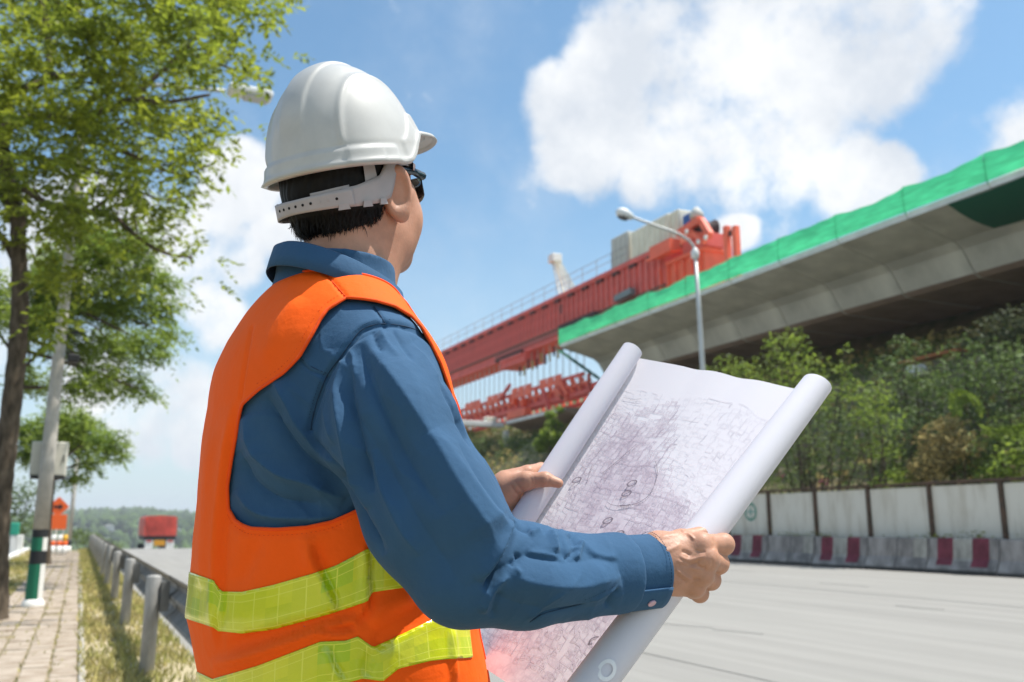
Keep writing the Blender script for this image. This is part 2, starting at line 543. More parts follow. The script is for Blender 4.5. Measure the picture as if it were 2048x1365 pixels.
def road_material():
    m = mat('concrete_road', (0.275, 0.265, 0.245), 0.85, spec=0.3, var=0.07, vscale=0.55, stretch=(3.0, 0.35, 1), vdetail=8, bump=0.25, bscale=90)
    nt = m.node_tree; N, L = nt.nodes, nt.links
    b = N['Principled BSDF']; src = b.inputs['Base Color'].links[0].from_socket
    tc = N.new('ShaderNodeTexCoord'); mp = N.new('ShaderNodeMapping'); L.new(tc.outputs['Object'], mp.inputs[0]); mp.inputs['Scale'].default_value = (2.2, 0.10, 1)
    n = N.new('ShaderNodeTexNoise'); n.inputs['Scale'].default_value = 1.6; n.inputs['Detail'].default_value = 3; L.new(mp.outputs[0], n.inputs['Vector'])
    r = N.new('ShaderNodeValToRGB'); L.new(n.outputs['Fac'], r.inputs[0])
    r.color_ramp.elements[0].position = 0.38; r.color_ramp.elements[0].color = (0.955, 0.955, 0.955, 1)
    r.color_ramp.elements[1].position = 0.6; r.color_ramp.elements[1].color = (1.06, 1.06, 1.06, 1)
    mx = N.new('ShaderNodeMix'); mx.data_type = 'RGBA'; mx.blend_type = 'MULTIPLY'; mx.inputs['Factor'].default_value = 1
    L.new(src, mx.inputs['A']); L.new(r.outputs[0], mx.inputs['B']); L.new(mx.outputs['Result'], b.inputs['Base Color'])
    return m
M_road = road_material()
ysr = np.concatenate([np.arange(-30, 40, 5.0), np.arange(40, 130, 1.5), np.arange(130, 301, 20)])
road = sheet('road', np.array([0.95, 4.6, 8.2, 11.8, 15.4, 18.35]), ysr, lambda x, y: fall(y) + 0.0, M_road)
# transverse joints and cracks in the concrete slabs
mb = MB(); M_joint = mat('joint_filler', (0.24, 0.23, 0.21), 0.9)
for x in (4.6, 11.8): mb.box((x - 0.006, -20, 0.001), (x + 0.006, 43.9, 0.0052))
tag(mb.build('road_joint', M_joint, road), kind='stuff')
mb = MB()
for k in range(12):
    x = rnd.uniform(1.2, 17.5); y = rnd.uniform(3, 34)
    pts = [(x, y, 0.004)]
    for j in range(rnd.randint(4, 9)):
        x += rnd.uniform(-0.12, 0.12); y += rnd.uniform(0.1, 0.35); pts.append((x, y, 0.004))
    for a, b in zip(pts[:-1], pts[1:]): mb.bar(a, b, rnd.uniform(0.006, 0.016), 0.004)
tag(mb.build('road_crack', M_joint, road), kind='stuff')

# verge: dry grass between pavement and carriageway
M_verge = mat('verge_soil', (0.50, 0.41, 0.28), 0.95, col2=(0.33, 0.29, 0.15), vscale=3.0, bump=0.6, bscale=40)
sheet('verge', np.array([0.10, 0.35, 0.62, 0.96]), np.concatenate([np.arange(-6, 60, 2.0)]), lambda x, y: fall(y) + 0.002, M_verge)
sheet('far_verge', np.array([-3.6, -2.0, -0.95]), np.arange(-6, 60, 2.0), lambda x, y: fall(y) + 0.003, M_verge)
def grass(name, n, box, hmin, hmax, m, wid=0.006, dens=None):
    x = rng.uniform(box[0], box[1], n); y = box[2] + (box[3] - box[2]) * rng.random(n) ** 1.6
    if dens is not None:
        k = rng.random(n) < dens(x, y); x, y = x[k], y[k]; n = len(x)
    h = rng.uniform(hmin, hmax, n); a = rng.uniform(0, 2 * np.pi, n); w = wid * (1 + 0.10 * np.maximum(y, 0))
    z = fall(y)
    lean = rng.normal(0, 0.45, (n, 2)) * h[:, None]
    dx, dy = np.cos(a) * w, np.sin(a) * w
    V = np.empty((n, 3, 3))
    V[:, 0] = np.stack([x - dx, y - dy, z], 1); V[:, 1] = np.stack([x + dx, y + dy, z], 1)
    V[:, 2] = np.stack([x + lean[:, 0], y + lean[:, 1], z + h], 1)
    return tag(mk(name, V.reshape(-1, 3), np.arange(3 * n).reshape(-1, 3), m, smooth=False), kind='stuff')
M_grass = mat('dry_grass', (0.50, 0.42, 0.22), 0.9, spec=0.1, col2=(0.27, 0.29, 0.09), vscale=1.3, island=0.4, transl=0.3)
def clumpy(x, y): return np.clip(0.5 + 0.5 * np.sin(x * 7.1 + 1.3 * np.sin(y * 2.3)) * np.sin(y * 1.7 + 2 * np.sin(x * 3.0)) + 0.1, 0.1, 1)
grass('verge_grass', 24000, (0.08, 0.95, 4.5, 50), 0.03, 0.10, M_grass, dens=clumpy)
grass('roadside_grass', 16000, (-3.2, -0.9, 13, 55), 0.04, 0.12, M_grass, dens=clumpy)

# interlocking paving blocks
M_block = mat('paving_block', (0.43, 0.36, 0.29), 0.9, col2=(0.26, 0.20, 0.14), vscale=4.5, bump=0.5, bscale=45, coords='World', vdetail=8, lo=0.3, hi=0.6)
M_sand = mat('joint_sand', (0.34, 0.27, 0.18), 0.95, col2=(0.13, 0.12, 0.05), vscale=4.0, bump=0.5, bscale=60)
pav = thing('pavement', None, None, (-0.42, 9, 0)); pav['kind'] = 'structure'
X0, X1 = -0.95, 0.10
V = [(X0, -6, 0.006), (X1, -6, 0.006), (X1, 44, 0.006), (X0, 44, 0.006)]
mk('paving_bed', V, [(0, 1, 2, 3)], M_sand, pav, False)
BW, BL = 0.205, 0.225
def block_mesh(wx, wy):
    b = MB(); b.bevbox((-wx / 2, -wy / 2, -0.03), (wx / 2, wy / 2, 0.0), 0.006)
    me = bpy.data.meshes.new('paving_block'); me.from_pydata(b.v, [], b.f); return me
bm_ = [block_mesh(BW - 0.018, BL - 0.018), block_mesh(BW - 0.024, BL - 0.012), block_mesh(BW - 0.014, BL - 0.024)]
for me in bm_: me.materials.append(M_block)
ncol = 5; cnt = 0; far = MB()
for j in range(0, 170):
    y = 5.6 + j * BL
    for i in range(ncol):
        x = X1 - 0.012 - BW * (i + 0.5)
        if rnd.random() < 0.03: continue
        z = 0.016 + rnd.uniform(-0.008, 0.006)
        yy = y + (BL * 0.5 if i % 2 else 0)
        if cnt < 290 and y < 19.2:
            o = bpy.data.objects.new('paving_block', bm_[rnd.randrange(3)])
            COL.objects.link(o); o.parent = pav
            o.location = Vector((x, yy, z)) - pav.location
            o.rotation_euler = (rnd.uniform(-0.02, 0.02), rnd.uniform(-0.02, 0.02), rnd.uniform(-0.03, 0.03)); cnt += 1
        else: far.box((x - BW / 2 + 0.009, yy - BL / 2 + 0.009, z - 0.02), (x + BW / 2 - 0.009, yy + BL / 2 - 0.009, z + 0.0))
tag(far.build('far_paving_block', M_block, pav), kind='stuff')
mb = MB(); mb.bevbox((0.085, -6, -0.05), (0.135, 44, 0.028), 0.008)
mb.build('edging_kerb', mat('kerb_concrete', (0.42, 0.39, 0.34), 0.9, var=0.2, vscale=6), pav)
grass('paving_weeds', 10000, (-0.95, 0.10, 5, 30), 0.015, 0.06, M_grass, dens=lambda x, y: np.where((np.abs(((x - X1 + 0.012) / BW) % 1) < 0.14), 0.8, 0.05) * clumpy(x * 0.6, y))

# side road on the far left with a white kerb
M_asph = mat('asphalt', (0.07, 0.07, 0.072), 0.9, var=0.2, vscale=3)
sheet('side_road', np.array([-9.0, -5, -2.16]), np.arange(-6, 70, 3.0), lambda x, y: fall(y) + 0.004, M_asph)
mb = MB()
for k in range(24): mb.bevbox((-2.16, 18 + k * 1.2, -0.1), (-1.93, 18 + k * 1.2 + 1.18, 0.14), 0.015)
tag(mb.build('white_kerb', mat('white_kerb_paint', (0.74, 0.73, 0.70), 0.8, var=0.15, vscale=6)), kind='structure')

# distant hills with woods
def hills():
    xs = np.linspace(-400, 900, 140); ys = np.linspace(620, 1500, 40)
    X, Y = np.meshgrid(xs, ys, indexing='ij'); X = X.ravel(); Y = Y.ravel()
    z = -24 + np.interp(Y, [620, 760, 900, 1100, 1500], [0, 10, 24, 31, 44]) * (0.86 + 0.10 * np.sin(X / 90.0 + 1.1) + 0.07 * np.sin(X / 37.0) + 0.05 * np.sin(X / 15 + Y / 50))
    V = np.stack([X, Y, z], 1); nx, ny = len(xs), len(ys)
    i = np.arange((nx - 1) * (ny - 1)); a = (i // (ny - 1)) * ny + i % (ny - 1)
    F = np.stack([a, a + ny, a + ny + 1, a + 1], 1)
    h = tag(mk('hills', V, F, mat('hill_ground', (0.07, 0.10, 0.045), 0.95, var=0.4, vscale=0.02)), kind='structure')
    k = rng.integers(0, len(X), 5200)
    c = V[k] + np.stack([rng.uniform(-12, 12, len(k)), rng.uniform(-12, 12, len(k)), np.full(len(k), 2.0)], 1)
    keep = c[:, 0] < 260
    c = c[keep]
    b = np.array([(1, 0, 0), (-1, 0, 0), (0, 1, 0), (0, -1, 0), (0, 0, 1), (0, 0, -1), (.7, .7, .2), (-.7, .7, .3), (.7, -.7, .1), (-.7, -.7, .4)])
    f = np.array([(0, 6, 4), (6, 2, 4), (2, 7, 4), (7, 1, 4), (1, 9, 4), (9, 3, 4), (3, 8, 4), (8, 0, 4), (6, 0, 5), (2, 6, 5), (7, 2, 5), (1, 7, 5), (9, 1, 5), (3, 9, 5), (8, 3, 5), (0, 8, 5)])
    s = rng.uniform(4, 9, (len(c), 1, 3)) * np.array([1, 1, 1.0])
    Vt = (c[:, None, :] + b[None] * s * rng.uniform(0.75, 1.2, (len(c), 10, 1))).reshape(-1, 3)
    Ft = (f[None] + 10 * np.arange(len(c))[:, None, None]).reshape(-1, 3)
    tag(mk('hillside_wood', Vt, Ft, mat('far_wood', (0.060, 0.095, 0.035), 0.95, spec=0.05, island=0.45, var=0.3, vscale=0.05)), kind='stuff')
    mb = MB()
    for x, y in ((218, 1057), (235, 1073), (250, 1085), (352, 1064), (178, 1084)):
        p = onY(x, y, 850.0); mb.box((p[0] - 4, 846, p[2] - 2.2), (p[0] + 4, 854, p[2] + 1.6))
        mb.prism([(p[0] - 4.6, p[2] + 1.6), (p[0] + 4.6, p[2] + 1.6), (p[0], p[2] + 3.6)], 845.5, 854.5)
    tag(mb.build('hillside_houses', mat('far_plaster', (0.6, 0.58, 0.55), 0.8)), kind='stuff')
hills()

# ------------------------------------------------------------------ foliage
LEAF1 = np.array([(-0.5, 0, 0), (0, -0.22, 0.05), (0.5, 0, -0.04), (0, 0.22, 0.05)])
def rand_rot(n, droop=0.0):
    q = rng.normal(size=(n, 4)); q /= np.linalg.norm(q, axis=1, keepdims=True)
    w, x, y, z = q.T
    return np.stack([np.stack([1 - 2 * (y * y + z * z), 2 * (x * y - z * w), 2 * (x * z + y * w)], 1),
                     np.stack([2 * (x * y + z * w), 1 - 2 * (x * x + z * z), 2 * (y * z - x * w)], 1),
                     np.stack([2 * (x * z - y * w), 2 * (y * z + x * w), 1 - 2 * (x * x + y * y)], 1)], 1)
def upright_rot(n, tilt=0.6):
    """leaf frames lying roughly flat: random heading, some tilt"""
    a = rng.uniform(0, 2 * np.pi, n)
    nz = np.stack([rng.normal(0, tilt, n), rng.normal(0, tilt, n), np.ones(n)], 1); nz /= np.linalg.norm(nz, axis=1, keepdims=True)
    u = np.stack([np.cos(a), np.sin(a), np.zeros(n)], 1); u -= nz * (u * nz).sum(1, keepdims=True); u /= np.linalg.norm(u, axis=1, keepdims=True)
    v = np.cross(nz, u)
    return np.stack([u, v, nz], 2)
def in_clumps(clumps, n, shell=0.5):
    c = np.array([k[0] for k in clumps]); r = np.array([k[1] if np.ndim(k[1]) else (k[1],) * 3 for k in clumps], float)
    w = np.prod(r, 1) ** 0.72; w /= w.sum()
    i = rng.choice(len(c), n, p=w)
    d = rng.normal(size=(n, 3)); d /= np.linalg.norm(d, axis=1, keepdims=True)
    return c[i] + d * r[i] * (rng.random((n, 1)) ** shell)
def leaf_mesh(p, size, tilt=0.7, tmpl=LEAF1):
    n = len(p); R = upright_rot(n, tilt); s = size * rng.uniform(0.6, 1.3, (n, 1, 1))
    V = p[:, None, :] + np.einsum('nij,kj->nki', R, tmpl) * s
    k = len(tmpl); V = V.reshape(-1, 3)
    b = np.arange(n)[:, None] * k
    F = np.concatenate([b + np.array([[0, 1, 2]]), b + np.array([[0, 2, 3]])]) if k == 4 else None
    return V, F
def spray_mesh(p, length, leaflet, nl=11, tilt=0.5):
    """compound leaves: paired leaflets along a drooping rachis"""
    n = len(p)
    a = rng.uniform(0, 2 * np.pi, n); dz = rng.normal(-0.25, 0.45, n)
    d = np.stack([np.cos(a), np.sin(a), dz], 1); d /= np.linalg.norm(d, axis=1, keepdims=True)
    side = np.cross(d, ZZ); side /= np.linalg.norm(side, axis=1, keepdims=True)
    side = side + rng.normal(0, tilt, (n, 3)) * 0.6; side /= np.linalg.norm(side, axis=1, keepdims=True)
    L = length * rng.uniform(0.7, 1.3, n)
    Vs = []
    for k in range(nl):
        t = (k // 2 + 0.6) / (nl / 2); sg = 1 if k % 2 else -1
        base = p + d * (L * t)[:, None] + ZZ * (-0.22 * L * t * t)[:, None]
        o = side * sg + d * 0.55 if k < nl - 1 else d
        o = o / np.linalg.norm(o, axis=1, keepdims=True)
        o = o + ZZ * rng.normal(-0.1, 0.25, (n, 1))
        w = np.cross(o, ZZ + rng.normal(0, 0.5, (n, 3))); w /= np.linalg.norm(w, axis=1, keepdims=True)
        s = leaflet * rng.uniform(0.8, 1.2, (n, 1))
        Vs.append(np.stack([base, base + o * s * 0.5 + w * s * 0.24, base + o * s, base + o * s * 0.5 - w * s * 0.24], 1))
    V = np.stack(Vs, 1).reshape(-1, 3)
    b = np.arange(n * nl)[:, None] * 4
    return V, np.concatenate([b + np.array([[0, 1, 2]]), b + np.array([[0, 2, 3]])])
M_leafA = mat('tree_leaf', (0.33, 0.375, 0.045), 0.55, spec=0.35, island=0.5, transl=0.55, col2=(0.14, 0.205, 0.032), vscale=0.9)
M_leafB = mat('fresh_leaf', (0.30, 0.39, 0.07), 0.55, spec=0.35, island=0.4, transl=0.48, col2=(0.14, 0.22, 0.04), vscale=1.2)
M_leafD = mat('dark_leaf', (0.15, 0.215, 0.075), 0.6, spec=0.3, island=0.5, transl=0.3, col2=(0.105, 0.16, 0.06), vscale=0.8)
M_leafM = mat('vine_leaf', (0.19, 0.25, 0.075), 0.6, spec=0.3, island=0.45, transl=0.35, col2=(0.11, 0.165, 0.06), vscale=0.7)
M_dryg = mat('withered_grass', (0.38, 0.31, 0.15), 0.9, spec=0.1, island=0.4, transl=0.25)
M_bark = mat('bark', (0.115, 0.09, 0.065), 0.95, spec=0.15, var=0.5, vscale=14, bump=0.9, bscale=30, stretch=(1, 1, 0.35))

def limb(mb, pts, r0, r1, n=9):
    q = spline(pts, 6); r = np.linspace(r0, r1, len(q)) * (1 + 0.06 * np.sin(np.arange(len(q)) * 1.9))
    mb.tube(q, list(r), n)
    return q
def roadside_tree():
    Y = 12.7
    t = thing('tree', 'nearest street tree with dark leaning trunk and wide leafy crown at the left edge', 'tree', onZ(-12, 1262))
    mb = MB()
    T = [(-12, 1262), (-8, 1120), (0, 1000), (16, 870), (33, 720), (40, 600), (37, 500), (36, 430)]
    q = spline([onY(x, y, Y) - (np.array([0, 0, 0.05]) if y > 1250 else 0) for x, y in T], 8)
    r = np.interp(np.arange(len(q)), np.linspace(0, len(q) - 1, 6), [0.165, 0.13, 0.12, 0.108, 0.096, 0.09])
    mb.tube(q, list(r * (1 + 0.05 * np.sin(np.arange(len(r)) * 2.1))), 14)
    mb.build('trunk', M_bark, t, smooth=True)
    mb = MB()
    br = []
    def B(pts, r0, r1, dd=0.0):
        n = len(pts)
        br.append(limb(mb, [onY(x, y, Y + dd * i / max(1, n - 1)) for i, (x, y) in enumerate(pts)], r0, r1))
    B([(36, 440), (12, 370), (4, 300), (12, 255)], 0.10, 0.085)
    B([(12, 258), (38, 246), (75, 234), (150, 236), (215, 219), (262, 200), (330, 205), (420, 190)], 0.07, 0.02, -1.2)
    B([(12, 256), (16, 200), (40, 180), (95, 155), (96, 80), (88, 10), (84, -60)], 0.07, 0.04, 0.8)
    B([(100, 152), (190, 152), (255, 180), (300, 200)], 0.045, 0.018, -0.6)
    B([(218, 218), (205, 130), (165, 60), (150, -20)], 0.04, 0.02, 1.2)
    B([(168, 240), (222, 290), (300, 325), (360, 350), (420, 330)], 0.04, 0.012, -1.0)
    B([(36, 400), (5, 360), (52, 380), (100, 410), (180, 424), (225, 432), (285, 482), (335, 508), (385, 515)], 0.06, 0.014, -1.6)
    B([(36, 420), (25, 318), (120, 325), (230, 352), (330, 330)], 0.045, 0.014, 1.4)
    B([(262, 200), (370, 100), (400, 65), (440, 10), (470, -40)], 0.035, 0.02, -0.5)
    B([(370, 105), (440, 130), (500, 150), (540, 170)], 0.022, 0.01, -0.7)
    B([(180, 424), (250, 380), (330, 400), (400, 385)], 0.03, 0.01, 0.8)
    B([(12, 256), (-30, 180), (-90, 80), (-160, 10)], 0.07, 0.04, 0.5)
    B([(30, 520), (0, 470), (-60, 420), (-130, 400)], 0.05, 0.03, 0.4)
    B([(222, 290), (250, 245), (330, 260), (400, 250)], 0.025, 0.01, 0.3)
    for q in list(br):                         # twigs
        for k in range(3, len(q), 4):
            v = rng.normal(0, 1, 3) * np.array([0.5, 0.6, 0.4]); v = v * 0.5; mb.tube([q[k], q[k] + v * 0.5 + [0, 0, 0.05], q[k] + v], [0.012, 0.008, 0.003], 5)
    mb.build('branch', M_bark, t, smooth=True)
    cl = [(60, 20, 100), (170, 20, 100), (290, 30, 95), (390, 35, 85), (470, 20, 70), (535, 12, 45), (565, 25, 24), (30, 130, 80), (140, 120, 85), (245, 130, 80), (345, 120, 85),
          (425, 130, 60), (490, 140, 48), (520, 145, 24), (545, 135, 18), (60, 240, 70), (160, 215, 75), (260, 235, 80), (345, 240, 72), (410, 225, 48), (445, 265, 32),
          (90, 320, 60), (190, 320, 72), (285, 330, 66), (360, 320, 58), (415, 310, 36), (430, 345, 22), (60, 400, 45), (150, 410, 46), (240, 400, 58), (325, 400, 50), (390, 385, 30),
          (300, 460, 32), (360, 505, 30), (385, 510, 18), (340, 490, 20), (155, 250, 46), (150, 320, 46), (138, 400, 44), (128, 470, 46), (122, 540, 46), (118, 610, 44), (112, 665, 36), (105, 470, 46), (140, 545, 46), (90, 560, 40), (120, 630, 44), (80, 430, 40), (-60, 150, 120), (-80, 320, 110), (-60, 20, 120), (100, -90, 150), (300, -90, 150), (460, -70, 100)]
    P_ = []
    for x, y, r in cl:
        d = 11.2 + rng.normal(0, 0.9)
        for k in range(2 if r > 40 else 1):
            dd = d + rng.normal(0, 0.9)
            P_.append((P(x + rng.normal(0, r * 0.15), y + rng.normal(0, r * 0.12), dd), np.array([r * 0.98, r * 0.98, r * 0.72]) * dd / FPX * 1.05))
    pts = in_clumps(P_, 3900, 0.42)
    twig = np.concatenate(br); k = rng.integers(0, len(twig), 1200)
    pts = np.concatenate([pts, twig[k] + rng.normal(0, 0.28, (1200, 3))])
    # leaf density breaks up into clumps with gaps between
    nz = np.sin(pts[:, 0] * 5.1 + 1.7 * np.sin(pts[:, 2] * 3.3)) * np.sin(pts[:, 2] * 5.7 + 1.2 * np.sin(pts[:, 1] * 2.0)) * np.sin(pts[:, 1] * 2.1 + 0.6)
    pts = pts[rng.random(len(pts)) < np.clip(0.62 + 1.5 * nz, 0.12, 1)]
    qx, qy, _ = proj(pts); pts = pts[~((qx > 435) & (qx < 600) & (qy > 160) & (qy < 235))]
    V, F = spray_mesh(pts, 0.26, 0.098, 11)
    tag(mk('crown', V, F, M_leafA, t, smooth=False), kind='stuff')
roadside_tree()
def tree(label, foot, trunk_px, Y, cl, d0, spread, n, leaf, m, r=(0.12, 0.07), group=None, shell=0.45, spray=True):
    t = thing('tree', label, 'tree', foot, group)
    mb = MB()
    q = limb(mb, [foot - np.array([0, 0, 0.2])] + [onY(x, y, Y) for x, y in trunk_px], r[0], r[1])
    mb.build('trunk', M_bark, t, smooth=True)
    P_ = [(P(x, y, d0 + rng.normal(0, spread)), np.array([rr * 1.0, rr * 1.0, rr * 0.8]) * d0 / FPX) for x, y, rr in cl]
    mb = MB(); top = q[-1]
    for c, rr in P_:
        m_ = (c + top) / 2 + rng.normal(0, 0.2, 3); s0 = q[int(len(q) * rng.uniform(0.55, 0.99))]
        mb.tube(spline([s0, (s0 + c) / 2 + rng.normal(0, 0.15, 3), c], 4), list(np.linspace(r[1] * 0.6, 0.012, 9)), 6)
    mb.build('branch', M_bark, t, smooth=True)
    pts = in_clumps(P_, n, shell)
    V, F = spray_mesh(pts, leaf * 3.2, leaf, 9) if spray else leaf_mesh(pts, leaf)
    tag(mk('crown', V, F, m, t, smooth=False), kind='stuff')
    return t
tree('second street tree with a drooping sunlit crown behind the lamp post', onY(-8, 1158, 19.0) * [1, 1, 0], [(0, 1000), (16, 850), (45, 700), (90, 560)], 19.0,
     [(180, 470, 50), (265, 480, 45), (325, 565, 36), (120, 520, 60), (210, 515, 66), (290, 535, 42), (130, 600, 66), (225, 600, 78), (315, 615, 45), (150, 690, 56), (230, 695, 60), (300, 690, 46), (335, 665, 30),
      (255, 765, 46), (195, 755, 46), (295, 785, 24), (150, 770, 40), (60, 640, 50), (60, 760, 40), (95, 560, 60), (-40, 600, 80)], 17.2, 0.9, 4300, 0.088, M_leafB)
tree('small street tree with a rounded crown just above the grey cabinet', onY(98, 1108, 30.0) * [1, 1, 0], [(94, 1080), (100, 1000), (110, 945), (135, 900)], 30.0,
     [(170, 870, 46), (215, 885, 34), (238, 905, 18), (135, 845, 48), (180, 925, 26), (110, 890, 42), (70, 860, 40), (150, 955, 20), (60, 900, 34)], 27.2, 0.8, 1500, 0.13, M_leafB, r=(0.12, 0.07))
def bush(name, label, cat, clumps, n, leaf, m, foot, group=None, tilt=0.7, stems=True, shell=0.4):
    t = thing(name, label, cat, foot, group)
    pts = in_clumps(clumps, n, shell)
    V, F = leaf_mesh(pts, leaf, tilt)
    if stems:
        mb = MB()
        for c, r in clumps: mb.tube(spline([foot + rng.normal(0, 0.08, 3) * [1, 1, 0], (foot + c) / 2 + rng.normal(0, 0.12, 3), c], 4), list(np.linspace(0.05, 0.01, 9)), 5)
        mb.build('stem', M_bark, t, smooth=True)
    tag(mk('foliage', V, F, m, t, smooth=False), kind='stuff')
    return t
def pc(lst, X=None, Y=None, sy=0.9, dep=1.3):
    out = []
    for x, y, r in lst:
        p = onX(x, y, X + rng.normal(0, 0.25)) if X is not None else onY(x, y, Y + rng.normal(0, 0.5))
        d = (p - C0) @ FW; rr = r * d / FPX
        out.append((p, np.array([rr * dep, rr * dep, rr * sy])))
    return out
# dark growth on the far left
bush('roadside_bush', 'dark bush left of the lamp post beyond the side road', 'bush', pc([(40, 1010, 30), (60, 980, 30), (25, 1050, 34), (65, 1055, 30), (90, 1070, 22), (0, 1000, 40)], Y=52), 1500, 0.22, M_leafD, np.array([-3.4, 52, -0.1]))
bush('roadside_bush', 'olive bush at the roadside right of the orange signs', 'bush', pc([(165, 1075, 18), (185, 1082, 18), (210, 1088, 14), (150, 1068, 12), (235, 1094, 10)], Y=70, sy=1.0), 900, 0.22, M_leafM, np.array([0.4, 70, -1.0]))
# growth on the embankment
EMB = []
def shrub(label, lst, X, n, leaf, m, name='shrub', cat='shrub', **k):
    c = pc(lst, X=X); f = c[0][0].copy(); f = np.array([X + 0.2, np.mean([q[0][1] for q in c]), 0.0]); f[2] = float(gz(f[0], f[1]))
    return bush(name, label, cat, c, n, leaf, m, f, **k)
shrub('tall bright green shrub under the viaduct with two leafy spires', [(1580, 700, 40), (1545, 740, 44), (1585, 672, 22), (1550, 690, 26), (1620, 740, 40), (1600, 790, 55), (1640, 800, 46), (1690, 700, 14), (1690, 740, 22), (1560, 800, 40)], 20.1, 1700, 0.15, M_leafB)
shrub('pale green shrub beside the lamp post behind the blueprint', [(1460, 735, 32), (1490, 750, 34), (1430, 760, 30), (1410, 745, 16), (1450, 800, 40), (1390, 790, 30)], 20.4, 900, 0.15, M_leafB)
shrub('broad bushy shrub low behind the hoarding right of the paper roll', [(1600, 880, 60), (1660, 870, 62), (1700, 900, 50), (1640, 940, 40), (1720, 950, 36), (1580, 940, 50), (1740, 860, 40), (1690, 830, 50), (1545, 960, 36)], 19.8, 2300, 0.14, M_leafM)
shrub('mid green shrub with light tips between the tall shrub and the dark vines', [(1750, 790, 36), (1770, 840, 36), (1735, 830, 30), (1765, 900, 34), (1700, 780, 30)], 20.0, 900, 0.14, M_leafB)
shrub('dark vine covered shrub high on the bank under the viaduct', [(1790, 740, 40), (1840, 760, 44), (1800, 690, 22), (1830, 700, 26), (1860, 800, 50), (1780, 800, 44)], 22.6, 1600, 0.16, M_leafD)
shrub('large dark tangle of vines at the right edge above the hoarding', [(1950, 720, 60), (2010, 740, 66), (1960, 780, 56), (1900, 770, 50), (2050, 800, 70), (1930, 840, 50), (2000, 850, 50), (2090, 720, 70)], 22.0, 2600, 0.16, M_leafD)
shrub('tall grey green grass on top of the bank at the right edge', [(1990, 660, 40), (1950, 690, 34), (2030, 650, 46), (2060, 690, 40), (2000, 700, 40)], 24.5, 1200, 0.18, mat('grey_leaf', (0.09, 0.105, 0.055), 0.7, island=0.4, transl=0.3), name='tall_grass', cat='grass clump')
shrub('brown withered grass clump in the middle of the bank', [(1880, 880, 40), (1900, 910, 44), (1860, 930, 36), (1930, 890, 34), (1900, 850, 26), (1840, 950, 24)], 20.6, 1500, 0.17, M_dryg, name='withered_grass', cat='grass clump', tilt=1.6)
shrub('small bright shrub peeping over the hoarding left of the brown grass', [(1795, 945, 22), (1785, 960, 26), (1810, 965, 24), (1760, 970, 18)], 19.95, 380, 0.13, M_leafB)
shrub('yellow green shrub leaning over the hoarding at the right edge', [(2010, 930, 30), (2040, 900, 36), (1985, 945, 24), (2050, 940, 34), (1960, 955, 16)], 19.95, 700, 0.14, M_leafB)
shrub('dark shrub filling the bank just left of the brown grass', [(1800, 880, 44), (1830, 850, 44), (1790, 920, 40), (1830, 920, 36)], 21.0, 1200, 0.14, M_leafD)
shrub('dark green creeper on the bank right of the brown grass', [(1960, 900, 44), (1990, 890, 44), (2030, 860, 44), (1950, 940, 36), (1910, 945, 26)], 20.8, 1200, 0.14, M_leafM)
shrub('dense dark shrub behind the top of the paper roll', [(1500, 880, 70), (1440, 860, 70), (1520, 940, 60), (1400, 900, 60), (1560, 860, 50)], 20.8, 1500, 0.15, M_leafM)
# arching fern fronds
def fern(label, pts, X, n=26):
    q = spline([onX(x, y, X) for x, y in pts], 7); t = thing('fern_frond', label, 'fern', q[0])
    mb = MB(); mb.tube(q, list(np.linspace(0.02, 0.006, len(q))), 5); mb.build('midrib', M_leafB, t)
    V = []; F = []
    for k in range(3, len(q)):
        d = q[min(k + 1, len(q) - 1)] - q[k - 1]; d /= np.linalg.norm(d)
        for s in (-1, 1):
            for sub in (0.0, 0.5):
                o = np.cross(d, [0.8, 0, 0.6]) * s + d * 0.4 + np.array([0, 0, -0.25]); o /= np.linalg.norm(o); L = 0.26 * (1 - 0.6 * abs(k / len(q) - 0.4)) * rnd.uniform(0.8, 1.2)
                p = q[k] + (q[k - 1] - q[k]) * sub; b = len(V)
                V += [p, p + o * L * 0.5 + d * 0.035, p + o * L, p + o * L * 0.5 - d * 0.035]; F += [(b, b + 1, b + 2), (b, b + 2, b + 3)]
    tag(mk('leaflet', V, F, M_leafB, t, False), kind='stuff')
fern('arching pale yellow green frond in the dark vines', [(1915, 850), (1912, 810), (1925, 790), (1950, 800), (1965, 825)], 20.9)
fern('long thin bright frond reaching left at the right edge', [(2070, 850), (2040, 862), (2000, 868), (1965, 858)], 20.2)
# pink bougainvillea
def flowers(label, x, y, X):
    p = onX(x, y, X); pts = p + rng.normal(0, 0.07, (26, 3)); V, F = leaf_mesh(pts, 0.075, 1.2)
    t = thing('blossom', label, 'flower', p); tag(mk('petal', V, F, mat('pink_petal', (0.42, 0.05, 0.17), 0.6, island=0.2, transl=0.3), t, False), kind='stuff')
flowers('small pink blossom beside the edge of the paper roll above the hoarding', 1562, 953, 19.0)
flowers('magenta blossom hanging just over the rusty top rail', 1646, 966, 18.9)
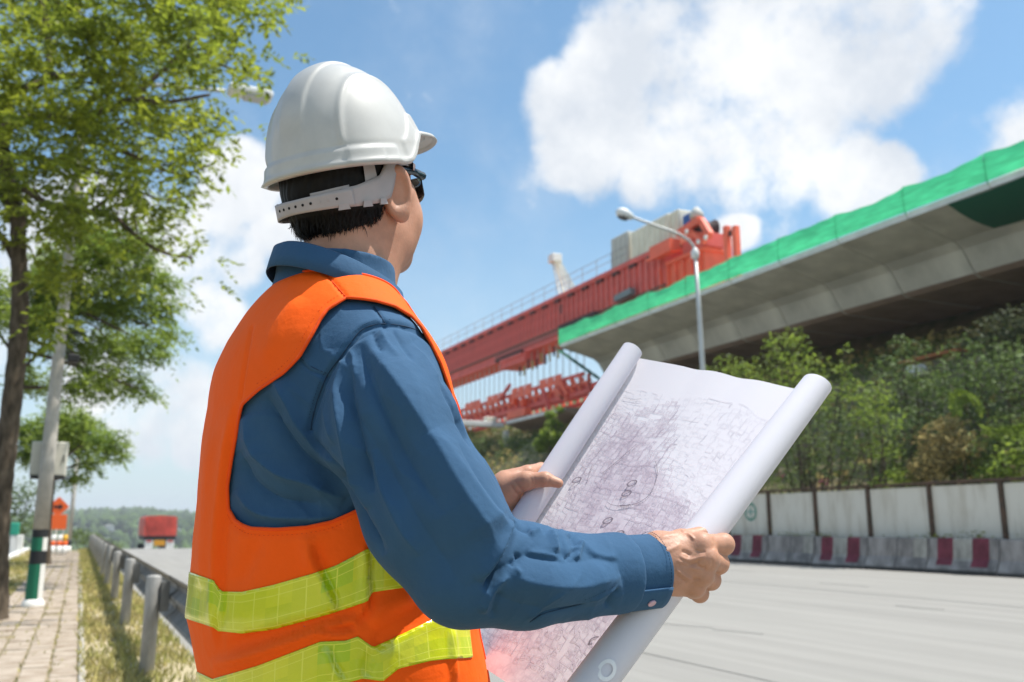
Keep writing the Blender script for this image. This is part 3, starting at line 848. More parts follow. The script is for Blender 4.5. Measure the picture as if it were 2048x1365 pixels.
# ground cover over the bank
def cover():
    n = 30000
    x = rng.uniform(19.4, 36, n); y = rng.uniform(-8, 95, n) 
    z = gz(x, y) + rng.uniform(0, 0.55, n)
    V, F = leaf_mesh(np.stack([x, y, z], 1), 0.26, 0.8)
    tag(mk('bank_ground_cover', V, F, M_leafM, smooth=False), kind='stuff')
    n = 12000
    x = rng.uniform(19.6, 34, n); y = rng.uniform(-8, 90, n); k = np.sin(x * 0.9 + 1.2 * np.sin(y * 0.31)) * np.sin(y * 0.37 + 0.8) > -0.1; x, y = x[k], y[k]
    V, F = leaf_mesh(np.stack([x, y, gz(x, y) + rng.uniform(0.1, 0.75, len(x))], 1), 0.34, 1.6)
    tag(mk('dry_bank_grass', V, F, M_dryg, smooth=False), kind='stuff')
    n = 9000
    x = rng.uniform(18.75, 19.6, n); y = rng.uniform(9, 40, n); V, F = leaf_mesh(np.stack([x, y, rng.uniform(0.0, 0.75, n)], 1), 0.12, 0.9)
    tag(mk('hedge_ground_cover', V, F, M_leafM, smooth=False), kind='stuff')
cover()
# wood under the gantry, far end of the bank
for i, (lab, lst, Y, m) in enumerate([
        ('dark round tree on the far bank just right of the sleeve', [(950, 890, 26), (975, 900, 30), (940, 920, 24), (990, 920, 30), (960, 930, 30)], 62, M_leafD),
        ('mid green tree on the far bank above the hand', [(1030, 890, 26), (1050, 905, 30), (1020, 920, 28), (1075, 890, 26)], 57, M_leafM),
        ('sunlit sapling on the far bank against the paper edge', [(1100, 830, 10), (1106, 850, 14), (1098, 870, 16), (1110, 880, 18), (1090, 890, 20), (1120, 820, 8)], 46, M_leafB),
        ('dark tree on the far bank under the hanging truss', [(1060, 860, 20), (1090, 850, 22), (1120, 830, 24), (1140, 800, 22), (1150, 850, 30)], 66, M_leafD),
        ('far olive tree behind the concrete portal', [(935, 868, 16), (960, 866, 16), (985, 864, 14), (1000, 872, 16), (1020, 866, 16)], 80, M_leafM)]):
    c = pc(lst, Y=Y); f = np.array([c[0][0][0], Y, 0.0]); f[2] = float(gz(f[0], Y))
    bush('bank_tree', lab, 'tree', c, 2200, 0.26, m, f)

# ------------------------------------------------------------------ guard rail
def guard_rail():
    t = thing('guard_rail', 'weathered steel guard rail with round posts running along the road edge', 'guard rail', (0.56, 7.6, 0))
    M_post = mat('galvanised_post', (0.36, 0.35, 0.33), 0.65, metal=0.15, var=0.25, vscale=9, stretch=(1, 1, 0.4), bump=0.15)
    M_beam = mat('galvanised_beam', (0.20, 0.195, 0.185), 0.6, metal=0.35, var=0.3, vscale=6, bump=0.1)
    ys = [-3.8, 0.0, 3.85, 7.63, 11.45, 15.2, 19.0, 22.8, 26.6, 30.4, 34.2, 38.0, 41.8, 45.6, 49.4, 53.2]
    pm = MB(); pm.lathe((0, 0, -0.3), [(0, 0.056), (1.0, 0.056), (1.012, 0.052), (1.018, 0.03), (1.02, 0.004)], 14)
    for k, y in enumerate(ys):
        z = float(fall(y))
        o = pm.build('post', M_post, t, True, base=None) if k == 0 else None
        if k == 0: first = o; o.location = Vector((0.56, y, z)) - t.location; me = o.data; me.transform(Matrix.Translation(t.location))
        else:
            o = first.copy(); COL.objects.link(o); o.parent = t; o.location = Vector((0.56 + rnd.uniform(-.012, .012), y, z + rnd.uniform(-0.015, 0.015))) - t.location
            o.rotation_euler = (rnd.uniform(-.012, .012), rnd.uniform(-.02, .02), 0)
    prof = [(0.665, 0.40), (0.672, 0.42), (0.735, 0.475), (0.735, 0.505), (0.68, 0.55), (0.68, 0.575), (0.735, 0.62), (0.735, 0.65), (0.672, 0.705), (0.665, 0.725)]
    for k in range(len(ys) - 1):
        y0, y1 = ys[k], ys[k + 1]
        V = []; n = len(prof)
        for y in np.linspace(y0 - 0.02, y1 + 0.02, 4):
            for x, z in prof: V.append((x - 0.02 * (k % 2) * 0.2, y, z + float(fall(y))))
            for x, z in reversed(prof): V.append((x - 0.004 - 0.02 * (k % 2) * 0.2, y, z + float(fall(y))))
        m2 = 2 * n
        F = [(a * m2 + i, a * m2 + (i + 1) % m2, (a + 1) * m2 + (i + 1) % m2, (a + 1) * m2 + i) for a in range(3) for i in range(m2)]
        F += [tuple(range(m2 - 1, -1, -1)), tuple(3 * m2 + i for i in range(m2))]
        mk('beam', V, F, M_beam, t, False)
        mb = MB(); mb.box((0.605, y1 - 0.05, 0.46 + float(fall(y1))), (0.668, y1 + 0.05, 0.68 + float(fall(y1))))
        mb.build('spacer', M_beam, t)
guard_rail()

# ------------------------------------------------------------------ left street furniture
def lamp_left():
    t = thing('street_lamp', 'left street lamp on a concrete post with black, white and green foot bands', 'street lamp', (-0.49, 14.47, 0))
    M_c = mat('pole_concrete', (0.50, 0.47, 0.42), 0.8, var=0.15, vscale=6)
    mb = MB()
    def rr(z): return 0.112 - 0.0085 * z
    mb.tube([(-0.49, 14.47, z) for z in (1.05, 2, 4, 6, 7.4)], [rr(z) for z in (1.05, 2, 4, 6, 7.4)], 14); mb.build('pole', M_c, t, True)
    cols = {'k': mat('black_paint', (0.02, 0.02, 0.022), 0.6), 'g': mat('green_paint', (0.01, 0.16, 0.085), 0.6), 'w': mat('white_paint', (0.78, 0.77, 0.73), 0.6)}
    zs = [0.0, 0.16, 0.62, 0.82, 1.05]
    V = []
    # painted foot: black rings, green and white quarters between
    for (z0, z1, kind) in ((0.10, 0.58, 'gw'), (0.58, 0.76, 'k'), (0.76, 0.94, 'gw'), (0.94, 1.05, 'k')):
        n = 24
        for half in ((0, 1) if kind == 'gw' else (2,)):
            V = []; F = []
            rng_ = range(0, n // 2 + 1) if half == 0 else (range(n // 2, n + 1) if half == 1 else range(n + 1))
            ks = list(rng_)
            for z in (z0, z1):
                for k in ks:
                    a = 2 * math.pi * k / n + 2.05
                    V.append((-0.49 + rr(z) * math.cos(a), 14.47 + rr(z) * math.sin(a), z))
            m = len(ks)
            F = [(i, i + 1, m + i + 1, m + i) for i in range(m - 1)]
            mk('painted_band', V, F, cols['k'] if half == 2 else cols['g' if half == 0 else 'w'], t, True)
    mb = MB(); mb.lathe((-0.49, 14.47, 0), [(-0.05, 0.155), (0.04, 0.15), (0.08, 0.135), (0.11, 0.112)], 14); mb.build('footing', cols['w'], t, True)
    # curved arm and lamp head over the road
    H = onY(500, 192, 14.5)
    mb = MB(); mb.tube(spline([(-0.49, 14.47, 7.3), (-0.3, 14.47, 7.75), (0.4, 14.48, 8.0), H + [-0.4, 0, 0.0]], 8), 0.035, 8); mb.build('arm', mat('grey_steel', (0.42, 0.43, 0.43), 0.5, metal=0.5), t, True)
    mb = MB(); mb.bevbox((H[0] - 0.36, H[1] - 0.17, H[2] - 0.02), (H[0] + 0.36, H[1] + 0.17, H[2] + 0.11), 0.035); lh = mb.build('lamp_head', mat('lamp_shell', (0.72, 0.72, 0.70), 0.5), t)
    mb = MB(); mb.bevbox((H[0] - 0.10, H[1] - 0.14, H[2] - 0.055), (H[0] + 0.30, H[1] + 0.14, H[2] - 0.023), 0.012); mb.build('diffuser', mat('lamp_glass', (0.45, 0.46, 0.46), 0.2), lh)
    mb = MB(); mb.tube([(-0.44, 14.45, 3.85), (-0.20, 14.40, 3.9)], 0.03, 6); br = mb.build('bracket', cols['k'], t)
    f = onY(147, 718, 14.4); mb = MB(); mb.bevbox((f[0] - 0.08, f[1] - 0.1, f[2] - 0.06), (f[0] + 0.08, f[1] + 0.1, f[2] + 0.06), 0.02); mb.build('floodlight', cols['k'], t)
    # cabinet on the post
    b = thing('cabinet', 'pale grey metal cabinet mounted on the left street lamp post', 'cabinet', (-0.48, 14.60, 1.80))
    mb = MB(); mb.bevbox((-0.715, 14.60, 1.80), (-0.245, 14.86, 2.29), 0.012); mb.build('body', mat('cabinet_paint', (0.62, 0.60, 0.52), 0.6, var=0.08, vscale=4), b)
    mb = MB(); mb.bevbox((-0.70, 14.588, 1.815), (-0.26, 14.599, 2.275), 0.003); d = mb.build('door', MATS['cabinet_paint'], b)
    mb = MB(); mb.box((-0.30, 14.575, 2.0), (-0.285, 14.5885, 2.10)); mb.build('handle', cols['k'], d)
    mb = MB(); mb.box((-0.70, 14.56, 1.76), (-0.26, 14.86, 1.795)); mb.build('bracket', cols['k'], b)
lamp_left()
def sign_group():
    M_o = mat('orange_sign', (0.85, 0.13, 0.02), 0.5); M_w = MATS['white_paint']; M_k = MATS['black_paint']
    t = thing('diamond_sign', 'orange diamond sign with a black arrow standing above the roadworks boards', 'sign', onY(118, 1108, 41) * [1, 1, 0])
    c = onY(117, 1014, 41.0); s = 0.40
    mb = MB(); mb.prism([(c[0] - s, c[2]), (c[0], c[2] - s), (c[0] + s, c[2]), (c[0], c[2] + s)], 40.98, 41.0); mb.build('plate', M_o, t)
    mb = MB(); mb.prism([(c[0] - 0.16, c[2] - 0.05), (c[0] + 0.03, c[2] - 0.05), (c[0] + 0.03, c[2] - 0.13), (c[0] + 0.18, c[2]), (c[0] + 0.03, c[2] + 0.13), (c[0] + 0.03, c[2] + 0.05), (c[0] - 0.16, c[2] + 0.05)], 40.970, 40.978); mb.build('arrow', M_k, t)
    mb = MB(); mb.bar((c[0], 41.03, 0), (c[0], 41.03, c[2] + 0.2), 0.06); mb.build('post', M_w, t)
    t = thing('roadworks_board', 'square orange roadworks board under the diamond sign', 'sign', onY(117, 1105, 40.5) * [1, 1, 0])
    c = onY(117, 1045, 40.5)
    mb = MB(); mb.bevbox((c[0] - 0.29, 40.46, c[2] - 0.27), (c[0] + 0.29, 40.49, c[2] + 0.30), 0.006); mb.build('plate', M_o, t)
    for dx in (-0.2, 0.2): mb = MB(); mb.bar((c[0] + dx, 40.52, 0), (c[0] + dx, 40.52, c[2] + 0.2), 0.05); mb.build('leg', M_w, t)
    for k, (x, lab) in enumerate(((104, 'red and white striped marker post left of the roadworks board'), (117, 'white and orange marker post in front of the roadworks board'), (128, 'yellow and red marker post at the right foot of the roadworks board'))):
        p = onY(x, 1106, 39.0) * [1, 1, 0]; t = thing('marker_post', lab, 'marker', p)
        mb = MB(); mb.tube([p, p + [0, 0, 0.36]], 0.10, 10); mb.build('base', M_w, t, True)
        mb = MB(); mb.tube([p + [0, 0, 0.36], p + [0, 0, 0.52]], 0.095, 10); mb.build('band', M_o, t, True)
        mb = MB(); mb.tube([p + [0, 0, 0.52], p + [0, 0, 0.76]], 0.085, 10); mb.build('top', mat('yellow_paint', (0.75, 0.42, 0.03), 0.6) if k == 2 else M_w, t, True)
    # slender pole beside them
    p = onY(137, 1098, 44.0); t = thing('pole', 'slender grey pole right of the orange signs', 'pole', p * [1, 1, 0])
    mb = MB(); mb.tube([(p[0], 44, 0.5), (p[0], 44, 4.0)], 0.085, 8); mb.build('shaft', mat('pole_concrete', (0.5, 0.47, 0.42)), t, True)
    mb = MB(); mb.tube([(p[0], 44, -0.1), (p[0], 44, 0.25)], 0.10, 8); mb.build('painted_band', M_w, t, True)
    mb = MB(); mb.tube([(p[0], 44, 0.25), (p[0], 44, 0.5)], 0.095, 8); mb.build('painted_band', M_k, t, True)
    for k, (x, lab) in enumerate(((24, 'green topped white bollard left of the lamp post'), (36, 'plain white bollard left of the lamp post'))):
        p = onY(x, 1112, 40.0); t = thing('bollard', lab, 'bollard', (p[0], 40, 0))
        mb = MB(); mb.bevbox((p[0] - 0.13, 39.9, 0), (p[0] + 0.13, 40.1, 0.75), 0.02); mb.build('body', M_w, t)
        if k == 0: mb = MB(); mb.bevbox((p[0] - 0.15, 39.88, 0.751), (p[0] + 0.15, 40.12, 1.22), 0.03); mb.build('cap', mat('teal_paint', (0.03, 0.33, 0.22), 0.6), t)
sign_group()

def truck():
    y0 = 80.0; a = onY(291, 1032, y0); b = onY(355, 1032, y0); xl, xr = a[0], b[0]; zt = a[2]; zr = float(fall(y0))
    t = thing('truck', 'lorry with a red tarpaulin over its load driving away over the crest of the road', 'truck', ((xl + xr) / 2, y0, zr))
    zb = zt - 1.62
    M_tarp = mat('red_tarpaulin', (0.60, 0.085, 0.06), 0.6, var=0.3, vscale=1.2, bump=0.6, bscale=3)
    # tarp draped over the load: gently sagging top and folds
    ny, nx = 18, 14; V = []; F = []
    prof = [(xl - 0.02, zb + 0.02), (xl - 0.03, zb + 0.6), (xl, zt - 0.12), (xl + 0.2, zt - 0.02), ((xl + xr) / 2, zt + 0.04), (xr - 0.2, zt - 0.02), (xr, zt - 0.12), (xr + 0.03, zb + 0.6), (xr + 0.02, zb + 0.02)]
    mb = MB(); mb.prism(prof, y0, y0 + 7.5)
    for k in range(7):
        mb.bar((xl + 0.1 + 0.34 * k, y0 - 0.02, zt - 0.15), (xl + 0.5 + 0.30 * k * 0.8, y0 - 0.02, zb + 0.15), 0.07, 0.05)
    mb.build('tarpaulin', M_tarp, t)
    M_d = mat('chassis_black', (0.025, 0.025, 0.025), 0.7); M_wt = MATS['white_paint']
    mb = MB(); mb.bevbox((xl + 0.02, y0 + 0.02, zb - 0.30), (xr - 0.02, y0 + 7.4, zb + 0.015), 0.02); mb.build('cargo_bed', M_d, t)
    mb = MB(); mb.box((xl + 0.55, y0 + 0.25, zb - 0.75), (xl + 0.75, y0 + 7.2, zb - 0.305)); mb.box((xr - 0.75, y0 + 0.25, zb - 0.75), (xr - 0.55, y0 + 7.2, zb - 0.305)); mb.build('chassis', M_d, t)
    for x in (xl + 0.42, xr - 0.42):
        mb = MB(); mb.bevbox((x - 0.30, y0 + 0.04, zb - 1.2), (x + 0.30, y0 + 0.06, zb - 0.32), 0.005); mb.build('mudflap', M_wt, t)
        mb = MB(); mb.bevbox((x - 0.2, y0 + 0.0, zb - 0.47), (x + 0.2, y0 + 0.035, zb - 0.35), 0.01); mb.build('tail_light', mat('tail_red', (0.5, 0.02, 0.02), 0.3), t)
    c = (xl + xr) / 2
    mb = MB(); mb.bevbox((c - 0.42, y0 + 0.0, zb - 0.76), (c + 0.42, y0 + 0.03, zb - 0.32), 0.005); mb.build('tail_board', mat('amber_board', (0.65, 0.30, 0.02), 0.5), t)
    for yy in (y0 + 1.0, y0 + 2.4, y0 + 8.6):
        for x, s in ((xl + 0.30, -1), (xr - 0.30, 1)):
            mb = MB(); mb.lathe((x - 0.25, yy, zr + 0.5), [(0, 0.40), (0.03, 0.49), (0.06, 0.5), (0.44, 0.5), (0.47, 0.49), (0.5, 0.40)], 22, (1, 0, 0)); w = mb.build('wheel', M_d, t, True)
            mb = MB(); mb.lathe((x - 0.26 if s < 0 else x + 0.23, yy, zr + 0.5), [(0, 0.1), (0.01, 0.28), (0.03, 0.28)], 16, (1, 0, 0)); mb.build('rim', MATS['grey_steel'], w, True)
    cabm = mat('cab_white', (0.6, 0.6, 0.6), 0.4)
    mb = MB(); mb.bevbox((xl + 0.05, y0 + 7.8, zb - 0.4), (xr - 0.05, y0 + 9.8, zt - 0.15), 0.12); mb.build('cab', cabm, t)
truck()

# ------------------------------------------------------------------ right side: barriers and hoarding
def barriers():
    # Jersey profile: x towards the road is smaller
    prof = [(-0.30, 0.0), (-0.30, 0.09), (-0.16, 0.34), (-0.105, 0.78), (-0.085, 0.805), (0.085, 0.805), (0.105, 0.78), (0.16, 0.34), (0.30, 0.09), (0.30, 0.0)]
    M_b = mat('barrier_concrete', (0.27, 0.25, 0.235), 0.9, var=0.45, vscale=3.2, bump=0.4, bscale=25, stretch=(1, 1, 0.5))
    M_w = mat('barrier_white', (0.34, 0.325, 0.285), 0.85, var=0.35, vscale=5, stretch=(1, 1, 0.5)); M_r = mat('barrier_red', (0.17, 0.032, 0.05), 0.8, var=0.35, vscale=5)
    M_d = mat('barrier_foot', (0.075, 0.072, 0.07), 0.95, var=0.3, vscale=6)
    def seg(name, y0, y1, m, par, z0=0.0, z1=0.81, out=0.0):
        pr = [(x + math.copysign(out, x), z) for x, z in prof if True]
        P2 = []
        def xat(z): return np.interp(z, [0, 0.09, 0.34, 0.78, 0.805], [0.30, 0.30, 0.16, 0.105, 0.085]) + out
        zs = [z0] + [z for z in (0.09, 0.34, 0.78) if z0 < z < z1] + [min(z1, 0.805)]
        poly = [(-xat(z), z) for z in zs] + [(xat(z), z) for z in reversed(zs)]
        if out: poly = [(x, z + (out if z >= 0.80 else 0)) for x, z in poly]
        mb = MB(); mb.prism(poly, y0, y1); return mb.build(name, m, par)
    per = 3.83 / 2; first = {}; left = []
    for k in range(-2, 18):
        yc = 18.87 + (k - 4) * per; xc = 18.85 + rnd.uniform(-0.03, 0.03)
        kind = k % 2
        key = kind
        if key not in first:
            t = thing('jersey_barrier', 'x', 'barrier', (0, 0, 0))
            seg('block', -per / 2 + 0.015, per / 2 - 0.015, M_b, t)
            seg('stained_foot', -per / 2 + 0.02, per / 2 - 0.02, M_d, t, 0.0, 0.075, 0.003)
            if kind == 0:
                seg('red_band', -0.70, -0.26, M_r, t, 0.16, 0.81, 0.004); seg('white_band', -0.258, 0.258, M_w, t, 0.28, 0.81, 0.004); seg('red_band', 0.26, 0.70, M_r, t, 0.18, 0.81, 0.004)
            else:
                seg('white_band', -0.90, -0.52, M_w, t, 0.33, 0.81, 0.004); seg('joint', -0.03, 0.0, M_d, t, 0.05, 0.81, 0.003)
            first[key] = t
        else: t = copy_tree(first[key])
        t.location = Vector((xc, yc, rnd.uniform(-0.012, 0.012))); t.rotation_euler = (0, 0, rnd.uniform(-0.012, 0.012))
        t['group'] = 'concrete barriers along the far road edge'
        left.append((k, t, kind))
    vis = [q for q in left if proj(np.array([[18.85, 18.87 + (q[0] - 4) * per, 0.5]]))[0][0] < 3000]
    words = ['rightmost', 'second', 'third', 'fourth', 'fifth', 'sixth', 'seventh', 'eighth', 'ninth', 'tenth', 'eleventh']
    for kind in (0, 1):
        row = [q for q in vis if q[2] == kind]; row.sort()
        out = [q for q in left if q[2] == kind and q not in vis]
        for q in out:
            for ch in list(q[1].children): bpy.data.objects.remove(ch)
            bpy.data.objects.remove(q[1])
        for i, q in enumerate(row):
            w = words[i]; what = 'concrete barrier with two red bands' if kind == 0 else 'plain grey concrete barrier'
            q[1]['label'] = ('rightmost ' + what + ' on the far road edge') if i == 0 else (w + ' ' + what + ' from the right edge')
barriers()
def hoarding():
    t = thing('hoarding', 'long hoarding of pale panels in a rusty frame behind the road barriers', 'fence', (19.2, 17.6, 0))
    X = 19.28
    M_p = mat('hoarding_panel', (0.68, 0.64, 0.55), 0.75, col2=(0.50, 0.45, 0.36), vscale=2.4, stretch=(1, 1.6, 0.35), vdetail=9, lo=0.28, hi=0.55)
    M_f = mat('rusty_frame', (0.13, 0.075, 0.05), 0.9, var=0.5, vscale=7, col2=(0.06, 0.045, 0.03), bump=0.4)
    pitch = 1.99; y0 = onX(2000, 962, X)[1]
    zt = 2.16
    n0 = -6
    for k in range(n0, 22):
        ya = y0 + k * pitch
        dz = rnd.uniform(-0.03, 0.03)
        mb = MB(); mb.bevbox((X - 0.05, ya - 0.055, 0.0), (X + 0.05, ya + 0.055, zt - 0.04), 0.008); mb.build('post', M_f, t)
        mb = MB(); mb.bevbox((X + 0.012, ya + 0.065, 0.80 + dz), (X + 0.035, ya + pitch - 0.065, zt - 0.09 + dz * 0.5), 0.004); p = mb.build('panel', M_p, t)
        mb = MB(); mb.bevbox((X - 0.046, ya + 0.058, 0.70), (X + 0.046, ya + pitch - 0.058, 0.775), 0.006); mb.build('bottom_rail', M_f, t)
        mb = MB(); mb.bevbox((X - 0.055, ya - 0.005, zt - 0.04), (X + 0.055, ya + pitch - 0.008, zt + 0.03 + rnd.uniform(-0.008, 0.008)), 0.006); mb.build('top_rail', M_f, t)
        if abs(onX(1501, 1024, X)[1] - (ya + pitch / 2)) < pitch / 2:
            c = onX(1501, 1024, X + 0.01); M_g = mat('emblem_green', (0.06, 0.24, 0.17), 0.7)
            def ring(ri, ro, nm, n=36, dx=0.003):
                V = [(X + 0.012 - dx, c[1] + r * math.cos(a), c[2] + r * math.sin(a)) for a in np.linspace(0, 2 * math.pi, n, endpoint=False) for r in (ri, ro)]
                F = [(2 * i, 2 * i + 1, (2 * i + 3) % (2 * n), (2 * i + 2) % (2 * n)) for i in range(n)]
                return mk(nm, V, F, M_g, p, False)
            ring(0.215, 0.29, 'emblem_ring'); ring(0.001, 0.085, 'emblem_dot')
            mb = MB(); mb.box((X + 0.0085, c[1] - 0.2, c[2] - 0.028), (X + 0.0115, c[1] + 0.2, c[2] + 0.028)); mb.box((X + 0.0075, c[1] - 0.028, c[2] - 0.2), (X + 0.0105, c[1] + 0.028, c[2] + 0.2)); mb.build('emblem_cross', mat('emblem_pale', (0.30, 0.42, 0.36), 0.7), p)
    # creeper on the lower rail
    n = 3200; y = rng.uniform(9, 40, n); m = rng.random(n) < np.clip(0.35 + np.sin(y * 1.3) * 0.5, 0.05, 1); y = y[m]
    V, F = leaf_mesh(np.stack([rng.normal(X - 0.14, 0.06, len(y)), y, 0.72 + np.abs(rng.normal(0, 0.10, len(y)))], 1), 0.10, 0.9)
    tag(mk('creeper', V, F, mat('yellow_leaf', (0.24, 0.24, 0.05), 0.7, island=0.4, transl=0.3), smooth=False), kind='stuff')
hoarding()

def lamp_right():
    X = 19.05; base = np.array([X, 25.0, float(gz(X, 25.0))])
    b2 = onX(1407, 740, X); b1 = onX(1390, 505, X)
    t = thing('street_lamp', 'right street lamp with slim grey pole and oval head before the red gantry', 'street lamp', (X, b2[1], 0.0))
    M_s = mat('lamp_steel', (0.50, 0.51, 0.50), 0.45, metal=0.3, var=0.1, vscale=3)
    mb = MB(); mb.tube([(X, b2[1], 0.0), (X, b2[1], 5), (X, (b1[1] + b2[1]) / 2, 8.5), b1], [0.115, 0.095, 0.08, 0.065], 12); mb.build('pole', M_s, t, True)
    hd = onX(1252, 430, 16.4)
    k = onX(1360, 470, 18.45)
    mb = MB(); mb.tube(spline([b1 - [0, 0, 0.15], b1 + [-0.08, 0, 0.25], k, (k * 0.5 + hd * 0.5), hd + (k - hd) * 0.12], 8), 0.05, 8); mb.build('arm', M_s, t, True)
    mb = MB(); mb.lathe(b1 - [0, 0, 0.25], [(0, 0.08), (0.05, 0.14), (0.25, 0.15), (0.35, 0.10), (0.42, 0.06)], 12); mb.build('collar', mat('lamp_shell', (0.72, 0.72, 0.70)), t, True)
    d = hd - k; d /= np.linalg.norm(d)
    mb = MB(); mb.lathe(hd - d * 0.28, [(-0.02, 0.05), (0.0, 0.08), (0.12, 0.14), (0.30, 0.20), (0.48, 0.20), (0.60, 0.14), (0.66, 0.05)], 16, d)
    lh = mb.build('lamp_head', mat('lamp_shell', (0.72, 0.72, 0.70)), t, True)
    mb = MB(); mb.lathe(hd + d * 0.06 + np.array([0, 0, -0.07]), [(-0.15, 0.06), (-0.1, 0.15), (0.10, 0.17), (0.22, 0.13), (0.28, 0.04)], 16, d); mb.build('lens', mat('dark_glass', (0.10, 0.10, 0.11), 0.15), lh, True)
lamp_right()

# ------------------------------------------------------------------ viaduct under construction
VX = 27.0; VZ = 12.58
def viaduct():
    t = thing('viaduct', 'concrete box girder viaduct under construction with its open end over the slope', 'bridge', (29, 20, 0))
    M_v = mat('viaduct_concrete', (0.53, 0.51, 0.455), 0.85, var=0.25, vscale=0.5, vdetail=9, bump=0.2, bscale=12, stretch=(1, 1.0, 0.6), island=0.0)
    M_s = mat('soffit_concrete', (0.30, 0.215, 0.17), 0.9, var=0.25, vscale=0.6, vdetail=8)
    M_e = mat('edge_concrete', (0.66, 0.66, 0.64), 0.8, var=0.15, vscale=1.0)
    yend = onX(1120, 690, VX)[1]; L = 3.43; n = 13
    W = 11.9; x1 = VX + W
    outer = [(VX, VZ), (VX, VZ - 0.25), (VX + 2.4, VZ - 0.81), (VX + 2.8, VZ - 1.07), (VX + 3.38, VZ - 1.94), (VX + 3.7, VZ - 2.09), (x1 - 3.7, VZ - 2.09), (x1 - 3.38, VZ - 1.94), (x1 - 2.8, VZ - 1.07), (x1 - 2.4, VZ - 0.81), (x1, VZ - 0.25), (x1, VZ)]
    inner = [(VX + 3.3, VZ - 0.28), (VX + 3.8, VZ - 1.8), (x1 - 3.8, VZ - 1.8), (x1 - 3.3, VZ - 0.28)]
    no = len(outer)
    def seg_mesh():
        V = []; g = 0.012; F = []; c = 0.03
        rings = [(0.0 + g, c), (0.0 + g + c, 0.0), (L - g - c, 0.0), (L - g, c)]
        cx = np.mean([p[0] for p in outer]); cz = VZ - 0.8
        for y, ins in rings:
            for x, z in outer:
                V.append((x + np.sign(cx - x) * ins, y, z + (ins if z < VZ - 0.1 else -ins)))
        for a in range(3):
            for i in range(no): F.append((a * no + i, (a + 1) * no + i, (a + 1) * no + (i + 1) % no, a * no + (i + 1) % no))
        ni = len(inner); b = len(V)
        for y in (g, L - g):
            for x, z in inner: V.append((x, y, z))
        for i in range(ni): F.append((b + i, b + (i + 1) % ni, b + ni + (i + 1) % ni, b + ni + i))
        # end faces between outer ring and inner opening
        def endface(o0, i0, rev):
            q = []
            o = [o0 + i for i in range(no)]; k = [i0 + i for i in range(ni)]
            q += [(o[0], o[1], o[2], k[0]), (o[2], o[3], k[0]), (o[3], o[4], k[1], k[0]), (o[4], o[5], k[1]), (o[5], o[6], k[2], k[1]), (o[6], o[7], k[2]), (o[7], o[8], k[3], k[2]), (o[8], o[9], k[3]), (o[9], o[10], o[11], k[3]), (o[11], o[0], k[0], k[3])]
            return [tuple(reversed(f)) for f in q] if rev else q
        F.extend(endface(0, b, False)); F.extend(endface(3 * no, b + ni, True))
        me = bpy.data.meshes.new('girder_segment'); me.from_pydata([tuple(map(float, v)) for v in V], [], F)
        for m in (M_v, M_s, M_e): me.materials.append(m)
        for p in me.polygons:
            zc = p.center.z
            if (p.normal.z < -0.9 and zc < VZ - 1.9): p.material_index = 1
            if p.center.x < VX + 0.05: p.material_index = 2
        return me
    me = seg_mesh()
    for k in range(n + 6):
        o = bpy.data.objects.new('girder_segment', me); COL.objects.link(o); o.parent = t
        o.location = Vector((0, yend - (k + 1) * L, 0)) - t.location
    # pier near the open end's back span
    mb = MB()
    M_p = mat('pier_concrete', (0.24, 0.22, 0.19), 0.9, var=0.25, vscale=0.5)
    for y in (-8.0,):
        mb = MB(); mb.bevbox((VX + 3.9, y - 0.9, 4.0), (VX + 8.0, y + 0.9, VZ - 2.1), 0.15); mb.build('pier', M_p, t)
    return yend
YEND = viaduct()
